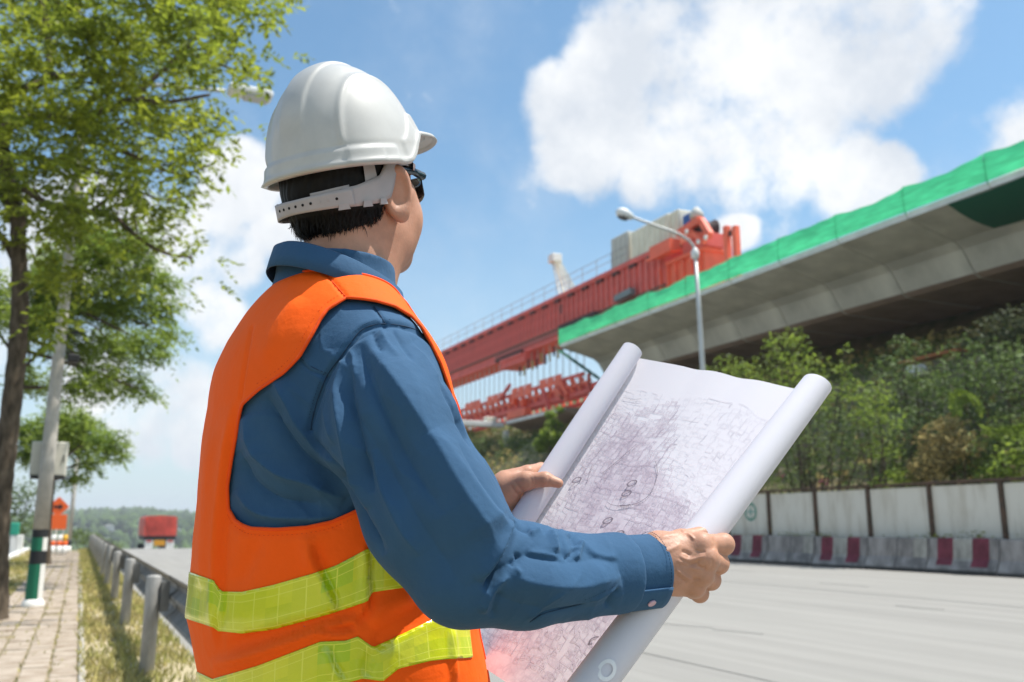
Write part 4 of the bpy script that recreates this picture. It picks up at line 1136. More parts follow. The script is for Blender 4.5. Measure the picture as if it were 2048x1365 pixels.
def netting():
    t = thing('safety_netting', 'bright green safety netting along the edge of the viaduct deck', 'netting', (VX - 0.1, 25, VZ))
    m = mat('green_netting', (0.085, 0.62, 0.30), 0.65, spec=0.2, var=0.22, vscale=2.5, stretch=(1, 0.4, 3.0), transl=0.42, bump=0.5, bscale=6)
    M_t = mat('scaffold_tube', (0.20, 0.42, 0.30), 0.6)
    L = 3.43; k = 0; y = YEND + 0.05
    while y > 4.0:
        ya = y - L; far = (YEND - y) / 45.0
        nu, nv = 18, 8; V = []; F = []
        h0 = 0.97 + rnd.uniform(-0.04, 0.05); h1 = 0.97 + rnd.uniform(-0.04, 0.05); bulge = rnd.uniform(0.03, 0.14); rnd_sag = rnd.uniform(0.03, 0.13)
        for i in range(nu + 1):
            u = i / nu
            h = h0 + (h1 - h0) * u - rnd_sag * math.sin(math.pi * u) + 0.018 * math.sin(u * 19)
            for j in range(nv + 1):
                v = j / nv
                V.append((VX - 0.07 - bulge * math.sin(math.pi * v) * math.sin(math.pi * u) - 0.02 * math.sin(u * 23 + v * 3) * math.sin(math.pi * v) - 0.03 * v * math.sin(u * 6.3 + k), y + (ya - y) * u, VZ - 0.0 + (h + 0.0) * v))
        F = [(i * (nv + 1) + j, (i + 1) * (nv + 1) + j, (i + 1) * (nv + 1) + j + 1, i * (nv + 1) + j + 1) for i in range(nu) for j in range(nv)]
        mk('net_panel', V, F, m, t)
        mb = MB(); mb.bar((VX - 0.02, y - 0.02, VZ - 0.1), (VX - 0.02, y - 0.02, VZ + 1.03), 0.05); mb.build('post', M_t, t)
        y = ya; k += 1
    # return across the open end and the strip hanging under it
    V = []; nv = 20
    for i in range(nv + 1):
        u = i / nv
        for z in (VZ - 0.12, VZ + 0.85 + 0.03 * math.sin(u * 20)): V.append((VX - 0.05 + 9.5 * u, YEND + 0.12 + 0.05 * math.sin(u * 31), z))
    mk('net_panel', V, [(2 * i, 2 * i + 2, 2 * i + 3, 2 * i + 1) for i in range(nv)], m, t)
    V = []
    for i in range(nv + 1):
        u = i / nv
        for z in (0.0, -0.36): V.append((VX - 0.08 + 3.2 * u, YEND + 0.25 + 0.04 * math.sin(u * 40) - (0.2 if z < 0 else 0), VZ - 0.15 - 1.8 * u + z))
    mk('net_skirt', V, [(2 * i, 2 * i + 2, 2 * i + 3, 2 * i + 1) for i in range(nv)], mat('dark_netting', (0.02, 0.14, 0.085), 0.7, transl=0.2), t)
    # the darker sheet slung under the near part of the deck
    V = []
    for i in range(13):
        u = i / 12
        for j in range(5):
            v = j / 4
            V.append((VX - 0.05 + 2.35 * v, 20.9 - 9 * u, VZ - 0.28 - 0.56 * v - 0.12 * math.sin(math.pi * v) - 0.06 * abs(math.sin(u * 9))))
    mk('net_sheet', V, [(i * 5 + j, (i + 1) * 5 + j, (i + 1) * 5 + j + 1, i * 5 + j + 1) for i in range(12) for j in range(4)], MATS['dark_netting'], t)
netting()

# ------------------------------------------------------------------ launching gantry
def gantry():
    GX = 31.5
    t = thing('launching_gantry', 'huge red launching gantry girder reaching out beyond the viaduct end', 'gantry', (GX, 55, VZ))
    M_r = mat('gantry_red', (0.70, 0.115, 0.09), 0.6, spec=0.4, var=0.18, vscale=0.9)
    M_o = mat('gantry_orange_red', (0.86, 0.15, 0.075), 0.55, var=0.15, vscale=1)
    M_d = mat('dark_steel', (0.055, 0.035, 0.035), 0.8); M_c = mat('cream_paint', (0.76, 0.71, 0.58), 0.7, var=0.1, vscale=1); M_g = mat('plant_grey', (0.52, 0.51, 0.47), 0.7); M_bl = mat('plant_blue', (0.02, 0.10, 0.34), 0.5)  # M_d is one even dark tone for fittings and hole plates
    def gp(x, y, X=GX): return onX(x, y, X)
    zt = gp(889, 702)[2]; zb = gp(908, 757)[2]; y0 = gp(1478, 470)[1]; y1 = 126.0
    yA = gp(1330, 500)[1]
    w = 1.5
    mb = MB(); mb.box((GX, yA, zb), (GX + w, y1, zt - 0.35)); g = mb.build('web_box', M_r, t)
    mb = MB(); mb.bevbox((GX - 0.28, yA - 0.3, zt - 0.349), (GX + w + 0.28, y1, zt - 0.02), 0.02); mb.build('top_flange', M_r, t)
    mb = MB(); mb.bevbox((GX - 0.30, yA - 0.3, zb - 0.30), (GX + w + 0.30, y1, zb - 0.002), 0.02); mb.build('bottom_flange', M_r, t)
    mb = MB(); mb.box((GX - 0.16, yA, zb + 0.55), (GX - 0.002, y1, zb + 0.66)); mb.build('rail', mat('rail_brown', (0.20, 0.12, 0.09), 0.8), t)
    # stiffening ribs, their red paled by fading and by sunlight put into the colour
    y = yA + 0.5; k = 0; rib = None
    while y < y1 - 0.5 and k < 150:
        if rib is None:
            mb = MB(); mb.box((GX - 0.20, y - 0.05, zb + 0.70), (GX - 0.003, y + 0.05, zt - 0.36)); rib = mb.build('rib', mat('faded_sunlit_rib', (0.78, 0.22, 0.19), 0.6, var=0.15, vscale=2), t); ry = y; o = rib
        else:
            o = rib.copy(); COL.objects.link(o); o.parent = t; o.location = rib.location + Vector((0, y - ry, 0))
        y += 0.70; k += 1
    # lamps / fixings under the flange and bolts on the lower chord
    mb = MB(); y = yA + 1
    while y < 100: mb.box((GX - 0.27, y, zt - 0.52), (GX - 0.05, y + 0.7, zt - 0.352)); y += 2.1
    tag(mb.build('flange_bracket', M_d, t), kind='stuff')
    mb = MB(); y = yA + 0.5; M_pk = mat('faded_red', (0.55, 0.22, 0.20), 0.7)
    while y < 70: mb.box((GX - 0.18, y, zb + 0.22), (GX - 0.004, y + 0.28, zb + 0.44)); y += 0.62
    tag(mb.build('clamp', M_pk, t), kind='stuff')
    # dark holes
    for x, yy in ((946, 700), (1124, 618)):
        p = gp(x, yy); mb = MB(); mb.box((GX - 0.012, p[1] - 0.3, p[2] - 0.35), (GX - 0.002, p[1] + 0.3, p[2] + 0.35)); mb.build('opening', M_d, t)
    # hand rail on top
    mb = MB(); y = yA + 4
    while y < y1: mb.bar((GX - 0.2, y, zt - 0.02), (GX - 0.2, y, zt + 1.15), 0.035); y += 2.0
    for z in (0.6, 1.13): mb.bar((GX - 0.2, yA + 4, zt + z), (GX - 0.2, y1, zt + z), 0.03)
    mb.build('hand_rail', mat('rail_grey', (0.35, 0.35, 0.35), 0.6), t)
    # stepped rear end: lower deck, pair of posts
    mb = MB(); yR = onX(1450, 500, GX + w)[1]; mb.box((GX, yR, zb - 1.2), (GX + w, yA - 0.31, zt - 1.45)); mb.build('rear_box', M_o, t)
    mb = MB(); mb.bevbox((GX - 0.25, yR - 0.2, zt - 1.449), (GX + w + 0.25, yA - 0.312, zt - 1.25), 0.02); mb.build('rear_deck', M_o, t)
    for k in range(6):
        y = yR + 0.3 + k * 0.8
        mb = MB(); mb.box((GX - 0.16, y, zb - 1.1), (GX - 0.003, y + 0.14, zt - 1.452)); mb.build('rib', M_o, t)
    for x in (1460, 1478):
        a = gp(x, 520); b = gp(x, 452); mb = MB(); mb.bevbox((GX - 0.30, a[1] - 0.17, zb - 1.0), (GX + 0.05, a[1] + 0.17, b[2]), 0.03); mb.build('tail_post', M_o, t)
    a = gp(1469, 465); mb = MB(); mb.box((GX - 0.2, a[1] - 0.3, a[2] - 0.15), (GX, a[1] + 0.3, a[2] + 0.12)); mb.build('pin', M_d, t)
    # side bracket near the lamp
    a = gp(1318, 490); b = gp(1360, 480)
    mb = MB(); mb.box((GX - 0.75, b[1], a[2] - 1.0), (GX - 0.001, a[1], a[2] - 0.3)); mb.bar((GX - 0.8, b[1] - 0.2, a[2] - 1.05), (GX - 0.8, a[1] + 0.2, a[2] - 1.1), 0.16); mb.build('bracket', M_o, t)
    # under-slung trolley on the lower flange
    a = gp(1010, 712); b = gp(1060, 700)
    mb = MB(); mb.box((GX - 0.5, b[1], zb - 1.05), (GX + w, a[1], zb - 0.302)); mb.box((GX - 0.62, b[1] + 0.3, zb - 0.55), (GX - 0.502, a[1] - 0.2, zb - 0.32)); mb.build('lower_trolley', M_r, t)
    mb = MB(); mb.box((GX - 0.56, b[1] + 0.5, zb - 0.31), (GX - 0.35, a[1] + 0.8, zb - 0.05)); mb.build('trolley_gear', M_d, t)
    p = gp(1262, 592); mb = MB(); mb.bar((GX - 0.5, p[1] - 1.0, p[2] + 0.05), (GX - 0.5, p[1] + 1.0, p[2] - 0.05), 0.4); mb.build('hydraulic_ram', mat('ram_grey', (0.16, 0.19, 0.20), 0.4), t)
    p = gp(1200, 630); mb = MB(); mb.bar((GX - 0.5, p[1] - 0.3, p[2]), (GX - 0.5, p[1] + 5.0, p[2] - 0.0), 0.30); mb.build('hydraulic_ram', M_d, t)
    # plant on the deck
    def plant(name, lab, cat, x0, x1, ytop, ybot, X, m, ribs=True, d=1.6):
        a = onX(x0, ybot, X); b = onX(x1, ybot, X); zt_ = onX((x0 + x1) / 2, ytop, X)[2]
        q = thing(name, lab, cat, (X, (a[1] + b[1]) / 2, a[2]))
        zz = zt - 0.018
        mb = MB(); mb.bevbox((X, b[1], zz), (X + d, a[1], zt_), 0.05); mb.build('body', m, q)
        if ribs:
            k = 0; y = b[1] + 0.25
            while y < a[1] - 0.2 and k < 30: mb = MB(); mb.box((X - 0.05, y, zz + 0.1), (X - 0.002, y + 0.10, zt_ - 0.1)); mb.build('rib', m, q); y += 0.6; k += 1
        mb = MB(); mb.box((X + 0.15, b[1] - 0.04, zz + 0.25), (X + d - 0.15, b[1] - 0.002, zt_ - 0.2)); mb.build('end_panel', MATS['cream_paint'], q)
    plant('container', 'small grey plant container at the left end of the row on top of the gantry', 'container', 1222, 1256, 470, 512, GX - 0.1, M_g)
    plant('container', 'long cream plant container on top of the gantry behind the lamp arm', 'container', 1262, 1338, 445, 495, GX - 0.1, M_c)
    plant('generator', 'tall cream generator box with a sunlit end on top of the gantry', 'generator', 1300, 1358, 432, 470, GX + 0.1, M_c, d=1.9)
    # winch: drum, frame, motor
    q = thing('winch', 'red winch machinery with a blue motor at the rear of the gantry', 'winch', gp(1390, 490))
    c = gp(1395, 470)
    mb = MB(); mb.bar(gp(1360, 468, GX - 0.3), gp(1402, 440, GX - 0.3), 0.42); mb.bar(gp(1402, 440, GX - 0.3), gp(1420, 470, GX - 0.3), 0.35); mb.bar(gp(1358, 470, GX - 0.3), gp(1420, 472, GX - 0.3), 0.34); mb.bar(gp(1380, 462, GX - 0.5), gp(1410, 485, GX - 0.5), 0.26); mb.build('frame', M_o, q)
    mb = MB(); mb.box((GX - 0.1, c[1] - 1.0, zt - 1.24), (GX + 1.2, c[1] + 1.4, c[2] - 0.1)); mb.build('bed', M_r, q)
    mb = MB(); mb.lathe(gp(1395, 455, GX - 0.2), [(0, 0.55), (0.05, 0.62), (0.1, 0.45), (1.1, 0.45), (1.15, 0.62), (1.2, 0.55)], 18, (1, 0, 0)); mb.build('drum', M_d, q, True)
    a = gp(1375, 438, GX + 0.1); mb = MB(); mb.bevbox((a[0], a[1] - 0.45, a[2] - 0.45), (a[0] + 0.9, a[1] + 0.55, a[2] + 0.35), 0.08); mb.build('motor', M_bl, q)
    a = gp(1393, 428, GX + 0.1); mb = MB(); mb.lathe(a - [0, 0, 0.3], [(0, 0.4), (0.3, 0.42), (0.55, 0.25), (0.7, 0.1)], 14); mb.build('tank', M_g, q, True)
    for x, y in ((1374, 464), (1412, 476), (1397, 484)):
        a = gp(x, y, GX - 0.75); mb = MB(); mb.lathe(a, [(0, 0.14), (0.06, 0.14), (0.1, 0.04)], 10, (-1, 0, 0)); mb.build('floodlight', MATS['white_paint'], q, True)
    return zt, zb
GZT, GZB = gantry()
def lower_truss():
    TX = 30.4
    t = thing('hanging_truss', 'red orange working platform truss hung on thin rods below the gantry', 'truss', (TX, 62, 9))
    M_o = MATS['gantry_orange_red']; M_r = MATS['gantry_red']
    za = onX(1110, 765, TX)[2]; z1 = onX(1110, 800, TX)[2]
    ya = onX(1182, 742, TX)[1]; yb = 108.0
    mb = MB(); mb.bar((TX, ya, z1), (TX, yb, z1), 0.28); mb.bar((TX, ya + 1, za), (TX, yb, za), 0.22); mb.bar((TX + 3, ya, z1), (TX + 3, yb, z1), 0.28); mb.bar((TX + 3, ya, za), (TX + 3, yb, za), 0.22); mb.build('chord', M_r, t)
    y = ya + 0.3; k = 0; v = None
    while y < yb - 1:
        for X in (TX, TX + 3):
            if v is None or X != TX or True:
                mb = MB(); mb.bar((X, y, z1 + 0.14), (X, y, za - 0.11), 0.2); mb.build('upright', M_o if k % 3 else M_r, t)
        mb = MB(); mb.bar((TX + 0.02, y + 0.06, z1 + 0.15), (TX + 0.02, y + 1.1, za - 0.12), 0.10); mb.build('diagonal', M_o, t)
        y += 1.15; k += 1
    mb = MB(); mb.box((TX + 0.9, ya + 2, z1 - 0.1), (TX + 1.0, yb, za - 0.25)); mb.build('web_plate', M_r, t)
    mb = MB(); mb.bar((TX - 0.02, ya, (z1 + za) / 2), (TX - 0.02, yb, (z1 + za) / 2), 0.16); mb.build('chord', M_o, t)
    # orange mesh panels
    y = ya + 4
    for k in range(26):
        if k % 4 == 3: y += 1.3; continue
        mb = MB(); mb.box((TX - 0.13, y, za - 0.35 + 0.1 * math.sin(k)), (TX - 0.09, y + 1.05, za + 0.45)); mb.build('guard_panel', M_o, t); y += 1.2
    # hanger rods
    y = ya + 3; M_rod = mat('rod_grey', (0.42, 0.42, 0.40), 0.5)
    for k in range(40):
        mb = MB(); mb.bar((TX + 1.2, y, za), (TX + 1.2, y, GZB - 0.2), 0.05); mb.build('hanger_rod', M_rod, t); y += 1.05
    # jack blocks hanging under
    for x, y_ in ((1029, 804), (1047, 806)):
        p = onX(x, y_, TX - 0.4); mb = MB(); mb.bevbox((p[0] - 0.2, p[1] - 0.22, p[2] - 0.28), (p[0] + 0.2, p[1] + 0.22, p[2] + 0.28), 0.04); mb.build('jack', mat('bright_orange', (0.85, 0.10, 0.03), 0.5), t)
    p = onX(1038, 828, TX - 0.4); mb = MB(); mb.bevbox((p[0] - 0.3, p[1] - 1.6, p[2] - 0.32), (p[0] + 0.3, p[1] + 1.6, p[2] + 0.30), 0.06); mb.build('launching_nose', M_o, t)
    for (x0, y0_, x1, y1_) in ((1085, 780, 1105, 840), (1110, 775, 1130, 800), (1115, 790, 1135, 800), (1120, 762, 1135, 790), (1000, 800, 1020, 770)):
        mb = MB(); mb.bar(onX(x0, y0_, TX - 0.3), onX(x1, y1_, TX - 0.3), 0.22); mb.build('strut', M_o if x0 > 1090 else M_r, t)
    # scaffold clutter on the top walkway
    p0 = onX(1080, 720, TX + 1)
    for k in range(14):
        x = 1040 + k * 8.5; y_ = 742 - k * 4.4 + 5 * math.sin(k * 2.2); p = onX(x, y_, TX + 0.6)
        mb = MB(); mb.bar(p - [0, 0, 0.4], p + [0, 0, 0.35], 0.12); mb.build('baluster', mat('scaffold_ochre', (0.36, 0.30, 0.10), 0.7) if k % 2 else MATS['dark_steel'], t)
    q = thing('girder_segment', 'brown concrete deck piece resting below the hanging truss', 'bridge piece', onX(1080, 840, 28.5))
    a = onX(1012, 846, 28.5); b = onX(1130, 805, 28.5)
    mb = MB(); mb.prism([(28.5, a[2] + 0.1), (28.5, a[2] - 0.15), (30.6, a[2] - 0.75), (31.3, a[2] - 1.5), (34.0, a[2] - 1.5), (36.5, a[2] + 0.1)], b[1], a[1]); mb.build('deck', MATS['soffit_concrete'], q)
    mb = MB(); mb.box((28.46, b[1], a[2] - 0.12), (28.497, a[1], a[2] + 0.12)); mb.build('edge_beam', MATS['edge_concrete'], q)
    q = thing('portal_frame', 'pale concrete portal beam on a slender column right of the sleeve', 'portal', onX(1012, 900, 25.0))
    a = onX(925, 846, 25.0); b = onX(1003, 850, 25.0)
    Yp = 62.0; a = onY(918, 846, Yp); b = onY(1004, 848, Yp)
    mb = MB(); mb.bevbox((a[0], Yp - 0.4, a[2] - 0.22), (b[0], Yp + 0.4, a[2] + 0.18), 0.04); mb.build('beam', MATS['edge_concrete'], q)
    c = onY(1012, 870, Yp); mb = MB(); mb.bevbox((c[0] - 0.14, Yp - 0.3, 2.0), (c[0] + 0.14, Yp + 0.3, c[2] + 0.3), 0.03); mb.build('column', MATS['edge_concrete'], q)
    d = onY(982, 842, Yp); mb = MB(); mb.bevbox((d[0] - 0.5, Yp - 0.3, a[2] + 0.181), (d[0] + 0.4, Yp + 0.3, a[2] + 0.55), 0.06); mb.build('bearing_block', MATS['cream_paint'], q)
    # crane jib far behind
    q = thing('crane_jib', 'thin cream crane jib leaning behind the gantry', 'crane', onX(1140, 590, 38))
    a = onX(1143, 580, 38); b = onX(1110, 520, 38)
    mb = MB()
    for dx, dy in ((-0.35, -0.35), (0.35, -0.35), (0.35, 0.35), (-0.35, 0.35)): mb.bar(a + [dx, dy, -3], b + [dx * 0.6, dy * 0.6, 0], 0.1)
    mb.build('chord', MATS['cream_paint'], q)
    mb = MB(); n = 14
    for k in range(n):
        u, v = k / n, (k + 1) / n; p = a + (b - a) * u; r = a + (b - a) * v; s = 0.35
        mb.bar(p + [-s, -s, 0], r + [s, -s, 0], 0.06); mb.bar(p + [s, -s, 0], r + [-s, -s, 0], 0.06); mb.bar(p + [-s, -s, 0], r + [-s, s, 0], 0.06)
    mb.build('lacing', MATS['cream_paint'], q)
    mb = MB(); mb.bevbox(tuple(b + [-0.5, -0.5, -0.3]), tuple(b + [0.5, 0.5, 0.5]), 0.05); mb.build('jib_head', MATS['white_paint'], q)
lower_truss()
# worksite clutter on the bank under the deck
def clutter():
    p = onX(1943, 741, 25.6); q = thing('awning', 'faded orange awning strip on the bank under the viaduct', 'awning', onX(1870, 712, 25.8))
    a = onX(1805, 728, 25.8); b = onX(1925, 700, 25.8)
    mb = MB(); mb.bar(a, b, 0.5, 0.09); mb.build('sheet', mat('faded_orange', (0.36, 0.13, 0.05), 0.8), q)
    for e in (a, b): mb = MB(); mb.bar(e - [0, 0, 1.6], e - [0, 0, 0.05], 0.08); mb.build('leg', MATS['dark_steel'], q)
    c = onX(1832, 741, 25.3); q = thing('sack', 'white sack lying on the bank under the orange awning', 'sack', c - [0, 0, 0.2])
    mb = MB(); mb.bevbox(tuple(c - [0.2, 0.36, 0.2]), tuple(c + [0.2, 0.36, 0.16]), 0.10); mb.build('body', MATS['white_paint'], q, True)
clutter()
# ------------------------------------------------------------------ the man: frames and materials
TH = math.radians(60)
FB = RT * math.sin(TH) + HF * math.cos(TH)            # where his chest faces
RB = RT * math.cos(TH) - HF * math.sin(TH)            # towards his right arm
AX0 = P(655, 1300, 1.27); AX1 = P(692, 545, 1.25)
def axis_at(z):
    t = (np.asarray(z) - AX0[2]) / (AX1[2] - AX0[2])
    return AX0[None, :2] + (AX1 - AX0)[None, :2] * t[:, None]
def to_abz(p):
    q = p[:, :2] - axis_at(p[:, 2])
    return np.stack([q @ RB[:2], q @ FB[:2], p[:, 2]], 1)
def from_abz(a, b, z):
    a, b, z = np.atleast_1d(a).astype(float), np.atleast_1d(b).astype(float), np.atleast_1d(z).astype(float)
    xy = axis_at(z) + a[:, None] * RB[None, :2] + b[:, None] * FB[None, :2]
    return np.concatenate([xy, z[:, None]], 1)
def base_torso(q, off):
    f = ell(q, (0, 0.0, 1.17), (0.200 + off, 0.150 + off, 0.215 + off))
    f = smin(f, ell(q, (0, 0.02, 1.00), (0.205 + off, 0.168 + off, 0.27 + off)), 0.06)
    f = smin(f, ell(q, (0, 0.0, 0.84), (0.205 + off, 0.16 + off, 0.26 + off)), 0.06)
    f = smin(f, ell(q, (0, -0.035, 1.235), (0.175 + off, 0.105 + off, 0.155 + off)), 0.05)
    for s in (-1, 1):
        f = smin(f, cone(q, (0.035 * s, -0.015, 1.365), (0.150 * s, 0.005, 1.288), 0.060 + off, 0.060 + off), 0.06)
    return f
# silhouette of the vest read from the photograph (pixel rows -> left, right)
SIL_Y = np.array([540, 564, 622, 681, 739, 817, 920, 998, 1082, 1147, 1232, 1270, 1329, 1365, 1450, 1560], float)
SIL_L = np.array([566, 534, 489, 450, 427, 414, 401, 395, 385, 379, 371, 379, 391, 398, 402, 404], float)
SIL_R = np.array([760, 778, 826, 870, 897, 920, 935, 942, 946, 949, 955, 960, 972, 978, 984, 986], float)
VOFF = 0.015
V0, Q0 = surfnet(lambda p: base_torso(to_abz(p), VOFF), from_abz(0, 0, 0.70)[0] + [-0.36, -0.36, 0], from_abz(0, 0, 1.53)[0] + [0.36, 0.36, 0], 0.012)
_x, _y, _d = proj(V0)
_L = np.array([(_x[np.abs(_y - y) < 12]).min() if (np.abs(_y - y) < 12).any() else np.nan for y in SIL_Y])
_R = np.array([(_x[np.abs(_y - y) < 12]).max() if (np.abs(_y - y) < 12).any() else np.nan for y in SIL_Y])
_wl = np.interp(SIL_Y, [535, 600], [0.15, 1.0])
DL = np.nan_to_num((SIL_L - _L)) * _wl; DR = np.nan_to_num((SIL_R - _R)) * np.interp(SIL_Y, [560, 640], [0.0, 1.0])
def shift(p):
    x, y, d = proj(p)
    l = np.interp(y, SIL_Y, SIL_L); r = np.interp(y, SIL_Y, SIL_R)
    t = np.clip((x - l) / (r - l), 0, 1); t = t * t * (3 - 2 * t)
    s = (1 - t) * np.interp(y, SIL_Y, DL) + t * np.interp(y, SIL_Y, DR)
    return (s * d / FPX)[:, None] * RT[None]
def torso(p, off): return base_torso(to_abz(p - shift(p)), off)

def cloth(name, col, weave=900.0, bump=0.25, rough=0.85, sheen=0.10, var=0.10, tint=None, spec=0.25):
    m = mat(name, col, rough, spec=spec, var=var, vscale=9, sheen=sheen, sheen_tint=tint)
    nt = m.node_tree; N, L = nt.nodes, nt.links; b = N['Principled BSDF']; tc = N.new('ShaderNodeTexCoord')
    n = N.new('ShaderNodeTexNoise'); n.inputs['Scale'].default_value = weave; n.inputs['Detail'].default_value = 2; L.new(tc.outputs['Object'], n.inputs['Vector'])
    n2 = N.new('ShaderNodeTexNoise'); n2.inputs['Scale'].default_value = 38; n2.inputs['Detail'].default_value = 5; L.new(tc.outputs['Object'], n2.inputs['Vector'])
    a = N.new('ShaderNodeBump'); a.inputs['Strength'].default_value = bump; a.inputs['Distance'].default_value = 0.0006; L.new(n.outputs['Fac'], a.inputs['Height'])
    c = N.new('ShaderNodeBump'); c.inputs['Strength'].default_value = 0.40; c.inputs['Distance'].default_value = 0.006; L.new(n2.outputs['Fac'], c.inputs['Height']); L.new(a.outputs[0], c.inputs['Normal'])
    L.new(c.outputs[0], b.inputs['Normal'])
    return m
M_shirt = cloth('blue_cotton', (0.031, 0.088, 0.172), tint=(0.5, 0.75, 1.0))
M_vest = cloth('orange_polyester', (1.0, 0.115, 0.002), bump=0.15, rough=0.75, sheen=0.08, var=0.03, tint=(1.0, 0.55, 0.1))
M_skin = mat('skin', (0.50, 0.262, 0.172), 0.50, spec=0.38, var=0.12, vscale=40, sss=0.15, bump=0.07, bscale=300)
M_hair = mat('black_hair', (0.006, 0.005, 0.005), 0.55, spec=0.2)

def displace(V, Q, folds, sharp=False, floor=-1.0):
    """push folds drawn as pixel polylines into the camera side of a garment: (points, width px, height mm, kind)"""
    N = vnormals(V, Q); x, y, d = proj(V)
    view = C0 - V; view /= np.linalg.norm(view, axis=1, keepdims=True)
    fac = np.clip(((N * view).sum(1) + 0.15) / 0.4, 0, 1)
    D = np.zeros(len(V))
    for pts, w, amp, kind in folds:
        pts = spline(pts, 5)
        lo, hi = pts.min(0) - w * 2.2, pts.max(0) + w * 2.2
        m = (x > lo[0]) & (x < hi[0]) & (y > lo[1]) & (y < hi[1])
        if not m.any(): continue
        dist, par, side = polydist(x[m], y[m], pts)
        end = np.clip(np.minimum(par, 1 - par) / 0.18, 0, 1) ** 0.7 if kind != 'seam' else 1.0
        if kind == 'tent': k = np.clip(1 - dist / w, 0, 1)
        elif kind == 'step':      # cloth on the right hand side of the line lies over the other
            k = np.tanh(side * dist / 5.0) * np.where(side > 0, np.exp(-(dist / w) ** 1.3), 0.8 * np.exp(-(dist / w) ** 1.3))
        elif kind == 'g' and sharp: k = 0.30 * np.exp(-(dist / w) ** 2 * 1.6) + 0.80 * np.exp(-dist / w * 2.0)
        else: k = np.exp(-(dist / w) ** 2 * 1.6)
        D[m] += amp * 0.001 * k * end
    return V + N * (np.maximum(D, floor) * fac)[:, None]

def subdivide(V, Q):
    E = np.concatenate([np.sort(Q[:, [i, (i + 1) % 4]], axis=1) for i in range(4)])
    u, inv = np.unique(E[:, 0] * len(V) + E[:, 1], return_inverse=True)
    a, b = u // len(V), u % len(V)
    m = len(Q); em = inv.reshape(4, m).T + len(V); fc = np.arange(m) + len(V) + len(u)
    V2 = np.concatenate([V, (V[a] + V[b]) / 2, V[Q].mean(1)])
    Q2 = np.concatenate([np.stack([Q[:, i], em[:, i], fc, em[:, (i + 3) % 4]], 1) for i in range(4)])
    return V2, Q2
# ------------------------------------------------------------------ sleeves
ARM_R = [((760, 742), 1.105, 0.062), ((785, 866), 1.07, 0.0745), ((866, 1026), 1.035, 0.075), ((930, 1136), 1.01, 0.064)]
FORE_R = [((930, 1140), 1.01, 0.062), ((1050, 1151), 1.035, 0.054), ((1150, 1153), 1.07, 0.0435), ((1236, 1146), 1.10, 0.0415), ((1262, 1143), 1.107, 0.040)]
def chain(p, lst, k=0.03):
    f = None
    for (a, da, ra), (b, db, rb) in zip(lst[:-1], lst[1:]):
        c = cone(p, P(*a, da), P(*b, db), ra, rb)
        f = c if f is None else smin(f, c, k)
    return f
CC = P(672, 543, 1.235)          # middle of the collar ring
LSH = from_abz(-0.175, 0.02, 1.29)[0]
LEL = P(905, 1120, 1.53); LWR = P(985, 990, 1.430)
def arm_left(p):
    f = cone(p, LSH, LEL, 0.066, 0.056)
    return smin(f, cone(p, LEL, LWR, 0.055, 0.038), 0.02)
def shirt_sdf(p):
    f = torso(p, 0.008)
    r = smin(chain(p, ARM_R, 0.03), chain(p, FORE_R, 0.03), 0.012)
    f = smin(f, r, 0.018)
    l = arm_left(p)
    cutL = (p - (LWR - (LWR - LEL) / np.linalg.norm(LWR - LEL) * 0.012)) @ ((LWR - LEL) / np.linalg.norm(LWR - LEL))
    f = smin(f, np.maximum(l, cutL), 0.018)
    nk = cone(p, from_abz(0, -0.012, 1.36)[0], CC + ZZ * 0.03, 0.088, 0.078)
    f = smin(f, np.maximum(nk, p[:, 2] - CC[2] - 0.012), 0.02)
    # open ends: wrist and neck are cut flat, the cloth is a shell
    cw = P(1250, 1145, 1.104); dw = P(1290, 1141, 1.117) - P(1200, 1149, 1.085); dw /= np.linalg.norm(dw)
    far = np.linalg.norm(p - cw, axis=1) < 0.09
    f = np.where(far, np.maximum(f, (p - cw) @ dw), f)
    return f
SEAM = [(862, 684), (845, 668), (818, 655), (771, 648), (742, 652), (720, 663), (700, 688), (686, 708), (657, 747), (645, 773), (632, 810), (624, 843), (622, 860)]
FOLD_GAIN = 1.6
